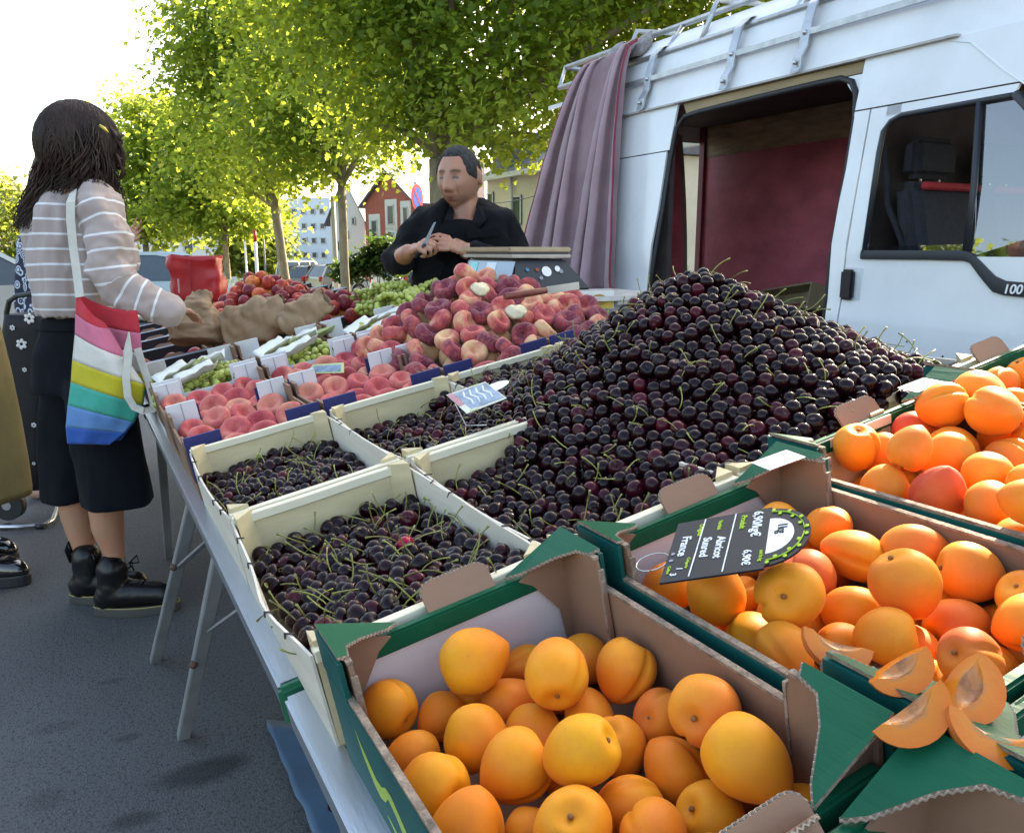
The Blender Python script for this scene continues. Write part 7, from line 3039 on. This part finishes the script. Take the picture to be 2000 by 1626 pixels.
slv = remeshed(mb, .008, 3, .5, folds(15, .024, 9))
cum = [0]
for a, b_ in zip(sl, sl[1:]): cum.append(cum[-1] + (b_ - a).length)


def along(p):
    best, v = 9, 0
    for i, (a, b_) in enumerate(zip(sl, sl[1:])):
        d = b_ - a
        t = max(0, min(1, (p - a).dot(d) / d.length_squared))
        q = (p - a - d * t).length
        if q < best: best, v = q, cum[i] + d.length * t
    return v / .0448 + .2


with_stripe(slv, along, 'sleeve', M_top_, wo)
mb = MB()
limb(mb, [shl2, elb2, wri2], [.062, .056, .040])
with_stripe(remeshed(mb, .010, 3), lambda p: p.z / .0448, 'sleeve', M_top_, wo)
# culottes
mb = MB()


def oval(c, hw, hd, n=36, ph=0.0, wav=0.0, k=5):
    r = []
    for j in range(n):
        a = 2 * pi * j / n
        q = 1 + wav * sin(k * a + ph)
        r.append(c + RGT * hw * cos(a) * q + FH * hd * sin(a) * q)
    return r


mb.rings([oval(wp(157, 612, .03), .098, .085), oval(wp(155, 640, .03), .118, .10), oval(wp(152, 690, .03), .138, .125, wav=.02), oval(wp(160, 760, .03), .150, .135, wav=.02)], True, True)
for (t0, t1, t2, dd, s_) in (((150, 740), (138, 860), (142, 972), .14, 1), ((190, 740), (212, 870), (232, 985), -.06, 2)):
    mb.rings([oval(wp(*t0, dd * .7), .100, .095, wav=.02), oval(wp(*t1, dd), .108, .098, ph=s_, wav=.04), oval(wp(*t2, dd), .107 if s_ == 2 else .09, .10, ph=s_ * 2, wav=.06)], True, True)
cu = remeshed(mb, .010, 4, .5, folds(8, .007, 13, (1.5, 1.5, .5)))
part('culottes', cu, M_denim, wo)
mb = MB().rings([oval(wp(157, 618, .03), .112, .10), oval(wp(157, 640, .03), .124, .108)], True, False)
part('waistband', mb, M_denim, wo)
# boots
for (ax, ay, tx, ty, dd, tp, nm_) in ((172, 1182, 255, 1182, .13, 1062, 'a'), (205, 1205, 345, 1200, -.03, 1085, 'b')):
    heel = onz(188, 1200) if nm_ == 'b' else onz(140, 1176)
    fd_ = (onz(345, 1196) - onz(205, 1206)).normalized()
    sd_ = V((-fd_.y, fd_.x, 0))
    L_ = .275
    mb = MB()
    shaft = heel + fd_ * .065
    limb(mb, [shaft + V((0, 0, .165)), shaft + V((0, 0, .12)), shaft + V((0, 0, .07))], [.050, .048, .052], 16)
    limb(mb, [shaft + V((0, 0, .075)) - fd_ * .01, shaft + fd_ * .08 + V((0, 0, .068)), shaft + fd_ * .155 + V((0, 0, .060))], [.050, .046, .042], 16)
    mb.ell(heel + fd_ * .045 + V((0, 0, .062)), (.048, .048, .045), nu=16, nv=10)
    bt = part('boot', remeshed(mb, .007, 3, .5, folds(24, .003, 2)), M_boot, wo)
    def solepoly(k, z):
        r = []
        for j in range(30):
            a = 2 * pi * j / 30
            x, y = cos(a), sin(a)
            wdt = .050 * (1 + .10 * x) * k
            r.append(heel + fd_ * (L_ / 2 - .003 + x * (L_ / 2 + .004) * k) + sd_ * y * wdt + V((0, 0, z)))
        return r
    part('sole', MB().rings([solepoly(.97, .0), solepoly(1.0, .006), solepoly(1.0, .028), solepoly(.98, .032)], True, True, smooth=False), M_sole, bt)
    mb = MB().tube(solepoly(.985, .0335) + [solepoly(.985, .0335)[0]], .0018, 5)
    part('welt_stitch', mb, M_welt, bt)
    mb = MB().tube([shaft - fd_ * .050 + V((0, 0, .15)), shaft - fd_ * .062 + V((0, 0, .195)), shaft - fd_ * .055 + V((0, 0, .225)), shaft - fd_ * .045 + V((0, 0, .185))], .008, 6, flat=.4)
    part('pull_loop', mb, M_boot, bt)
    for k in range(4):
        q = shaft + fd_ * (.058 + .022 * k) + V((0, 0, .16 - .026 * k))
        mb = MB().tube([q + sd_ * .024 - fd_ * .006, q + V((0, 0, .006)), q - sd_ * .024 - fd_ * .006], .0028, 5)
        part('lace', mb, M_blackt, bt)
    mb = MB()
    for sgn in (-1, 1):
        q = shaft + fd_ * .054 + V((0, 0, .178))
        mb.tube([q, q + sd_ * .03 * sgn + fd_ * .02 + V((0, 0, .016)), q + sd_ * .035 * sgn + fd_ * .025 - V((0, 0, .012)), q + fd_ * .004], .0025, 5)
    part('lace_bow', mb, M_blackt, bt)
# hair
mb = MB()
mb.merge(head_mb(.082, .102, .121, 0), Mw @ Matrix.Translation((0, -.012, .004)))
hb = MB()
Mw2 = Mw @ Matrix.Translation((0, -.020, .006))
for k in range(1):
    hb.ell(Mw2 @ V((0, -.005, .01)), (.092, .112, .118), HFw, nu=20, nv=14)
limb(hb, [wp(145, 270, .0), wp(116, 330, .05), wp(94, 385, .06), wp(80, 425, .06)], [.078, .070, .060, .038], 16)
limb(hb, [wp(150, 300, .0), wp(140, 345, .0)], [.080, .06], 16)
limb(hb, [wp(194, 290, .02), wp(204, 345, .02), wp(214, 400, .02), wp(219, 428, .03)], [.055, .044, .034, .02], 14)
limb(hb, [wp(185, 300, .08), wp(190, 350, .08)], [.07, .05], 14)
core = remeshed(hb, .009, 4, .5, folds(26, .005, 3, (1, 1, .3)))
# keep the face free: drop hair that lies in front of it
Mwi = Mw.inverted()
hair = MB()
kv = {}
for f_ in core.f:
    c = sum((core.v[i] for i in f_), V((0, 0, 0))) / len(f_)
    q = Mwi @ c
    if q.y > .070 and q.z < .055 and q.z > -.13 and abs(q.x) < .06: continue
    hair.f.append([kv.setdefault(i, len(kv)) for i in f_])
    hair.mi.append(0)
    hair.sm.append(True)
hair.v = [None] * len(kv)
for i, k in kv.items(): hair.v[k] = core.v[i]
# strands
rng = random.Random(8)
for k in range(1700):
    u_ = rng.random()
    grp = 'A' if u_ < .56 else 'B' if u_ < .78 else 'C'
    near = rng.random()
    if grp == 'A':
        e = wp(rng.uniform(32, 116), rng.uniform(405, 455), rng.uniform(-.06, .12))
        m1 = wp(rng.uniform(72, 130), rng.uniform(300, 350), rng.uniform(-.10, .12))
        r0_ = Mw2 @ V((rng.uniform(-.06, .09), rng.uniform(-.11, .03), rng.uniform(.075, .13)))
    elif grp == 'B':
        e = wp(rng.uniform(204, 240), rng.uniform(405, 446), rng.uniform(-.05, .07))
        m1 = wp(rng.uniform(188, 228), rng.uniform(310, 360), rng.uniform(-.09, .05))
        r0_ = Mw2 @ V((rng.uniform(-.02, .09), rng.uniform(-.02, .085), rng.uniform(.08, .125)))
    else:
        e = wp(rng.uniform(112, 205), rng.uniform(345, 382), rng.uniform(-.13, -.06))
        m1 = wp(rng.uniform(118, 200), rng.uniform(285, 320), rng.uniform(-.135, -.10))
        r0_ = Mw2 @ V((rng.uniform(-.03, .09), rng.uniform(-.10, .06), rng.uniform(.09, .13)))
    # push the root onto the skull shell
    q = Mw2.inverted() @ r0_
    kq = sqrt((q.x / .094) ** 2 + (q.y / .114) ** 2 + (q.z / .120) ** 2)
    r0_ = Mw2 @ (q / kq * 1.08)
    pts, rr = [], []
    ph, am, fq = rng.uniform(0, 6.28), rng.uniform(.008, .024), rng.uniform(9, 15)
    for i in range(17):
        t = i / 16
        p = r0_ * (1 - t) ** 2 + (m1 * 1.0) * 2 * t * (1 - t) + e * t * t
        w_ = am * t * sin(fq * t + ph)
        p += RGT * w_ + FH * am * t * cos(fq * t + ph)
        q = Mw2.inverted() @ p
        kq = sqrt((q.x / .094) ** 2 + (q.y / .114) ** 2 + (q.z / .120) ** 2)
        if kq < 1.07 and t < .65: p = Mw2 @ (q / kq * (1.06 + .03 * near))
        pts.append(p)
        rr.append(.0034 * (1 - .75 * t ** 2.5) * (.6 + .8 * near))
    hair.tube(pts, rr, 5, flat=.5)
for pts in ([(222, 268), (236, 285), (242, 302), (240, 322), (230, 332)], [(218, 262), (232, 268), (236, 262)], [(224, 300), (238, 318), (241, 338), (234, 350), (228, 344)], [(214, 250), (228, 262), (237, 276), (233, 290)], [(216, 256), (230, 272), (238, 290), (242, 308), (238, 318)]):
    for q in range(4):
        hair.tube([wp(x + rng.uniform(-3, 3), y + rng.uniform(-3, 3), -.02 + .02 * q) for x, y in pts], [.0045, .005, .0045, .0035, .002][:len(pts)], 5)
part('hair', hair, M_hair, wo)
c = wp(203, 251, -.085)
part('hair_clip', MB().tube([c - RGT * .012 + V((0, 0, .009)), c, c + RGT * .012 - V((0, 0, .012))], [.004, .005, .003], 6), mat('gold_clip', (.55, .42, .05), .3, metal=.5), wo)

# ---- rainbow tote bag
cols = [('red', (.56, .028, .045)), ('pink', (.62, .16, .25)), ('cream', (.66, .62, .55)), ('yellow', (.55, .46, .02)), ('teal', (.035, .36, .27)), ('light_blue', (.10, .24, .50)), ('blue', (.015, .085, .36))]
MT = [mat('canvas_' + n_, c_, .85, var=.1, vs=20, bump=.2, bs=260, sheen=.1) for n_, c_ in cols]
M_strap = mat('cream_strap', (.60, .57, .50), .85, var=.1, vs=30, bump=.2, bs=200)
tb = thing('tote_bag', 'rainbow-striped canvas tote bag hanging from the shoulder of the woman in the striped top', 'bag', wp(190, 860, -.22))
ts = [0, .14, .30, .455, .60, .765, .90, 1.0]
Lf = [(150, 571), (148, 612), (147, 653), (142, 703), (139, 746), (133, 791), (129, 834), (132, 866)]
Rt = [(204, 630), (213, 642), (247, 700), (281, 750), (278, 790), (260, 824), (243, 845), (214, 868)]


def poly_at(L, t):
    for i in range(7):
        if t <= ts[i + 1] + 1e-9:
            k = (t - ts[i]) / (ts[i + 1] - ts[i])
            return lerp(L[i][0], L[i + 1][0], k), lerp(L[i][1], L[i + 1][1], k)
    return L[-1]


def bag_side(dd, bulge, Lx, Rx, seed):
    strips = []
    for b_ in range(7):
        P = []
        for i in range(7):
            t = lerp(ts[b_], ts[b_ + 1], i / 6)
            l, r = poly_at(Lx, t), poly_at(Rx, t)
            row = []
            for j in range(25):
                s = j / 24
                x, y = lerp(l[0], r[0], s), lerp(l[1], r[1], s)
                sag = 10 * sin(pi * s) * (1 - t) ** 2
                d = dd + bulge * sin(pi * s) * sin(pi * min(1, t * .85 + .12)) + .008 * noise.noise(V((s * 4, t * 4, seed)))
                row.append(wp(x, y + sag, d))
            P.append(row)
        strips.append(P)
    return strips


for side, (dd, bu, Lx, Rx) in enumerate(((-.20, -.045, Lf, Rt), (-.17, .03, Lf, [(268, 606), (274, 650), (278, 690), (281, 730), (284, 762), (280, 794), (262, 826), (236, 860)]))):
    for b_, P in enumerate(bag_side(dd, bu, Lx, Rx, side * 9)):
        mb = MB().grid(P)
        m_ = MT[b_]
        o = part('panel', mb, m_, tb, label=f"{cols[b_][0].replace('_', ' ')} stripe of the {'near' if side == 0 else 'far'} side of the bag")
        o.modifiers.new('t', 'SOLIDIFY').thickness = .0018


def strap(pts, w, name='strap'):
    mb = MB()
    rs = []
    for i, p in enumerate(pts):
        d = (pts[min(i + 1, len(pts) - 1)] - pts[max(0, i - 1)]).normalized()
        x = d.cross(FH).normalized()
        y = x.cross(d)
        rs.append([p - x * w - y * .0015, p + x * w - y * .0015, p + x * w + y * .0015, p - x * w + y * .0015])
    mb.rings(rs, True, True, smooth=False)
    return part(name, mb, M_strap, tb)


strap([wp(172, 376, .06), wp(163, 368, .0), wp(152, 366, -.06), wp(143, 374, -.13), wp(138, 395, -.17), wp(138, 430, -.175), wp(143, 480, -.175), wp(150, 530, -.185), wp(156, 580, -.205)], .0125)
strap([wp(247, 706, -.215), wp(248, 690, -.235), wp(253, 655, -.235), wp(251, 690, -.24), wp(246, 740, -.245), wp(250, 775, -.245), wp(262, 795, -.24), wp(280, 802, -.235), wp(297, 800, -.22), wp(300, 785, -.20), wp(290, 745, -.19), wp(276, 705, -.185), wp(268, 680, -.18)], .011)

# ================================================================== woman in the patterned dress behind her
Dp = 4.05
pp = lambda x, y, dd=0.0: vp(x, y, Dp, dd)
M_pat, nt, b, out = newmat('patterned_cotton')
tc = N(nt, 'ShaderNodeTexCoord')
vo = N(nt, 'ShaderNodeTexVoronoi', feature='F1')
vo.inputs['Scale'].default_value = 26
nt.links.new(tc.outputs['Object'], vo.inputs['Vector'])
r_ = ramp(nt, vo.outputs['Distance'], [(0, .0), (.12, .0), (.15, 1.), (.24, 1.), (.27, 0.), (.36, 0.), (.40, 1.), (.50, 1.), (.53, 0.)])
nt.links.new(mixcol(nt, r_, (.012, .018, .045), (.55, .60, .70)), b.inputs['Base Color'])
b.inputs['Roughness'].default_value = .8
g0 = onz(90, 1000)
g0 = V((g0.x, g0.y, 0)) * (Dp / g0.dot(FH))
pw = thing('person', 'person in a blue and white patterned dress behind the woman with the tote bag', 'person', (g0.x, g0.y, 0))
hc2 = pp(118, 318)
HF2 = frame((RGT * .9 - FH * .1))
M2 = HF2.to_4x4()
M2.translation = hc2
mb = MB()
mb.merge(head_mb(.072, .092, .112, .018), M2 @ Matrix.Scale(.95, 4))
limb(mb, [hc2 - V((0, 0, .06)), pp(115, 420)], [.046, .06])
limb(mb, [pp(112, 440), pp(105, 640)], [.11, .12])
sh, el_, wr_ = pp(140, 440, -.03), pp(190, 530, -.05), pp(232, 480, -.03)
limb(mb, [sh, el_, wr_], [.044, .036, .025])
hand_mb(mb, wr_, pp(262, 458, -.03) - wr_, -FH * .9 + V((0, 0, .5)), .98, .22, .16, left=True, thumb_out=.3)
for dd in (-.09, .09):
    limb(mb, [pp(98, 680, dd), V((pp(98, 800, dd).x, pp(98, 800, dd).y, .45)), V((g0.x, g0.y, .08)) + FH * dd], [.085, .055, .035])
    mb.ell(V((g0.x, g0.y, .035)) + FH * dd + RGT * .06, (.11, .042, .036), Matrix.Rotation(-CAM_YAW, 3, 'Z'), nu=14, nv=8)
part('body', remeshed(mb, .007, 2), M_skinp, pw)
mb = MB()
limb(mb, [pp(118, 430), pp(112, 500), pp(108, 600), pp(108, 720), pp(108, 790)], [.13, .14, .14, .16, .16])
mb.cap(pp(72, 445, .06), pp(58, 560, .03), .066, .062, 14)
mb.cap(pp(64, 480, -.02), pp(57, 600, -.02), .070, .066, 14)
part('dress', remeshed(mb, .011, 3, .5, folds(9, .006, 21)), M_pat, pw)
mb = MB()
mb.ell(M2 @ V((0, -.02, .012)), (.082, .095, .115), HF2, nu=18, nv=12)
part('hair', mb, M_brow, pw)
ring = pp(258, 470, -.06)
part('ring', MB().tube([ring + (RGT * .3 + V((0, 0, 1))).normalized() * .010 * cos(a) + FH * .010 * sin(a) for a in [k * .5 for k in range(14)]], .0016, 5), M_steel, pw)

# ================================================================== person in the khaki skirt at the left edge
f0 = onz(18, 1140)
Dk = f0.dot(FH)
kp = lambda x, y, dd=0.0: vp(x, y, Dk, dd)
ks = thing('person', 'person in a khaki skirt and glossy black loafers at the left edge', 'person', (f0.x - .15, f0.y, 0))
M_khaki = mat('khaki_cotton', (.235, .185, .075), .8, var=.2, vs=7, bump=.15, bs=160)
mb = MB()
cx = -132
for dd in (-.09, .09):
    k = kp(cx, 940, dd)
    limb(mb, [kp(cx, 650, dd), V((k.x, k.y, .45)), V((k.x, k.y, .09))], [.09, .058, .038])
limb(mb, [kp(cx, 640), kp(cx, 520), kp(cx, 400)], [.13, .12, .13])
limb(mb, [kp(cx, 395), kp(cx, 330)], [.07, .05])
hk = frame(RGT)
M3 = hk.to_4x4()
M3.translation = kp(cx, 250)
mb.merge(head_mb(.074, .095, .114, .018), M3)
for dd in (-.19, .19):
    limb(mb, [kp(cx, 400, dd * .9), kp(cx - 10, 530, dd * 1.2), kp(cx, 640, dd)], [.05, .042, .03])
    hand_mb(mb, kp(cx, 640, dd), RGT * .0 - V((0, 0, .8)), -FH, .9, .4, .1, left=dd > 0)
part('body', remeshed(mb, .009, 3), M_skinp, ks)
mb = MB()
limb(mb, [kp(cx, 410), kp(cx, 520), kp(cx, 610)], [.13, .12, .13])
for dd in (-.19, .19):
    limb(mb, [kp(cx, 405, dd * .85), kp(cx - 8, 500, dd * 1.15)], [.065, .06])
part('shirt', remeshed(mb, .013, 3), M_khaki, ks)
mb = MB()
mb.ell(M3 @ V((0, -.015, .02)), (.085, .1, .115), hk, nu=18, nv=12)
part('hair', mb, M_brow, ks)
mb = MB()
rs = []
for y, hw_, hd_, wv_ in ((590, .19, .15, .0), (640, .222, .17, .01), (720, .255, .19, .02), (820, .293, .21, .02), (900, .315, .23, .03), (952, .328, .24, .03), (966, .329, .24, .03)):
    rs.append([p + V((0, 0, -.012 * cos(atan2((p - kp(cx, y)).dot(FH), (p - kp(cx, y)).dot(RGT))) if y > 940 else 0)) for p in oval(kp(cx - 6 + (y - 590) * .012, y), hw_, hd_, 60, wav=wv_, k=7)])
mb.rings(rs, True, False)
o = part('skirt', mb, M_khaki, ks)
o.modifiers.new('t', 'SOLIDIFY').thickness = .003
for px_, py_, dd in ((18, 1140, 0), (-5, 1098, 0)):
    toe = onz(px_ + 40, py_)
    dr = RGT
    heel = toe - dr * .27
    mb = MB()
    R = []
    def lo(k, z, e=0):
        r = []
        for j in range(28):
            a = 2 * pi * j / 28
            x, y = cos(a), sin(a)
            r.append(heel + dr * (.135 + x * (.137 * k)) + FH * y * .050 * k * (1 + .08 * x) + V((0, 0, z + e * (1 - x) * .5)))
        return r
    sh_ = part('shoe', MB().rings([lo(1.0, .042), lo(1.01, .055), lo(.96, .075, .01), lo(.80, .092, .02), lo(.55, .100, .03), lo(.40, .10, .035)], True, True), mat('patent_leather', (.008, .008, .009), .10, coat=1.0, var=.1), ks)
    part('platform_sole', MB().rings([lo(1.0, 0), lo(1.03, .006), lo(1.03, .038), lo(1.0, .044)], True, True, smooth=False), M_rubber, sh_)
    for q in (.16, .185):
        mb = MB().tube([heel + dr * q + FH * .048 * cos(a) + V((0, 0, .070 + .034 * sin(a))) for a in [pi * k / 10 for k in range(11)]], [.006] * 11, 6)
        part('shoe_strap', mb, M_boot, sh_)

# ================================================================== shopping trolley
Dt = 3.05
tp = lambda x, y, dd=0.0: vp(x, y, Dt, dd)
gt = onz(60, 1032)
Dt = gt.dot(FH)
M_trol = mat('black_trolley_cloth', (.010, .010, .013), .7, var=.2, vs=14, bump=.1, bs=150)
t = thing('shopping_trolley', 'black fabric shopping trolley with white floral print and a tubular chrome foot', 'shopping trolley', (gt.x, gt.y, 0))
mb = MB()
rs = []
for y, hw_ in ((612, .088), (640, .098), (760, .100), (900, .098), (948, .094)):
    c = tp(62, y, .10)
    r = []
    for j in range(32):
        a = 2 * pi * j / 32
        cx_, sx_ = cos(a), sin(a)
        r.append(c + RGT * hw_ * (abs(cx_) ** .45) * (1 if cx_ > 0 else -1) + FH * .085 * (abs(sx_) ** .45) * (1 if sx_ > 0 else -1))
    rs.append(r)
mb.rings(rs, True, True)
part('bag', mb, M_trol, t)
for (x, y, s_) in ((57, 622, 1.0), (42, 672, 1.0), (24, 640, .5), (48, 722, .45), (66, 830, .5), (66, 905, .35), (84, 640, .5), (88, 760, .5)):
    c = tp(x, y, .012)
    mb = MB()
    for ang in range(0, 360, 60):
        a = RAD(ang + 20)
        mb.ell(c + (RGT * cos(a) + V((0, 0, sin(a)))) * .015 * s_, (.010 * s_, .002, .008 * s_), Matrix.Rotation(-CAM_YAW, 3, 'Z') @ Matrix.Rotation(-a, 3, 'Y'), nu=8, nv=5)
    part('printed_flower', mb, M_ink, t)
mb = MB().tube([tp(14, 660, .06), tp(13, 610, .05), tp(18, 588, .03), tp(32, 578, .02), tp(60, 574, .02), tp(84, 574, .02)], .011, 8)
part('handle', mb, mat('olive_plastic', (.03, .038, .033), .5), t)
a0, a1, a2 = V((gt.x, gt.y, .012)), onz(0, 1036), onz(116, 975)
tz = lambda p: V((p.x, p.y, .014))
mb = MB().tube([tz(onz(-40, 1036)), tz(onz(40, 1034)), tz(onz(88, 1030)), tz(onz(104, 1020)), tz(onz(112, 1005)) + V((0, 0, .01)), tz(onz(116, 985)) + V((0, 0, .05)), tp(116, 950, .06)], .010, 8)
part('foot_tube', mb, M_steel, t)
for x in (12, 80):
    p = tz(onz(x, 1033))
    part('foot_clip', MB().tube([p - RGT * .02, p + RGT * .02], .013, 8), M_blackpl, t)
p = tp(18, 985, .08)
mb = MB().tube([p - FH * .02, p + FH * .02], .07, 20)
w_ = part('wheel', mb, M_rubber, t)
part('hub', MB().tube([p - FH * .024, p + FH * .024], .02, 12), M_steel, w_)
mb = MB().bar(tp(30, 953, .06), tp(118, 953, .06), .012, .012)
part('base_bar', mb, M_blackpl, t)
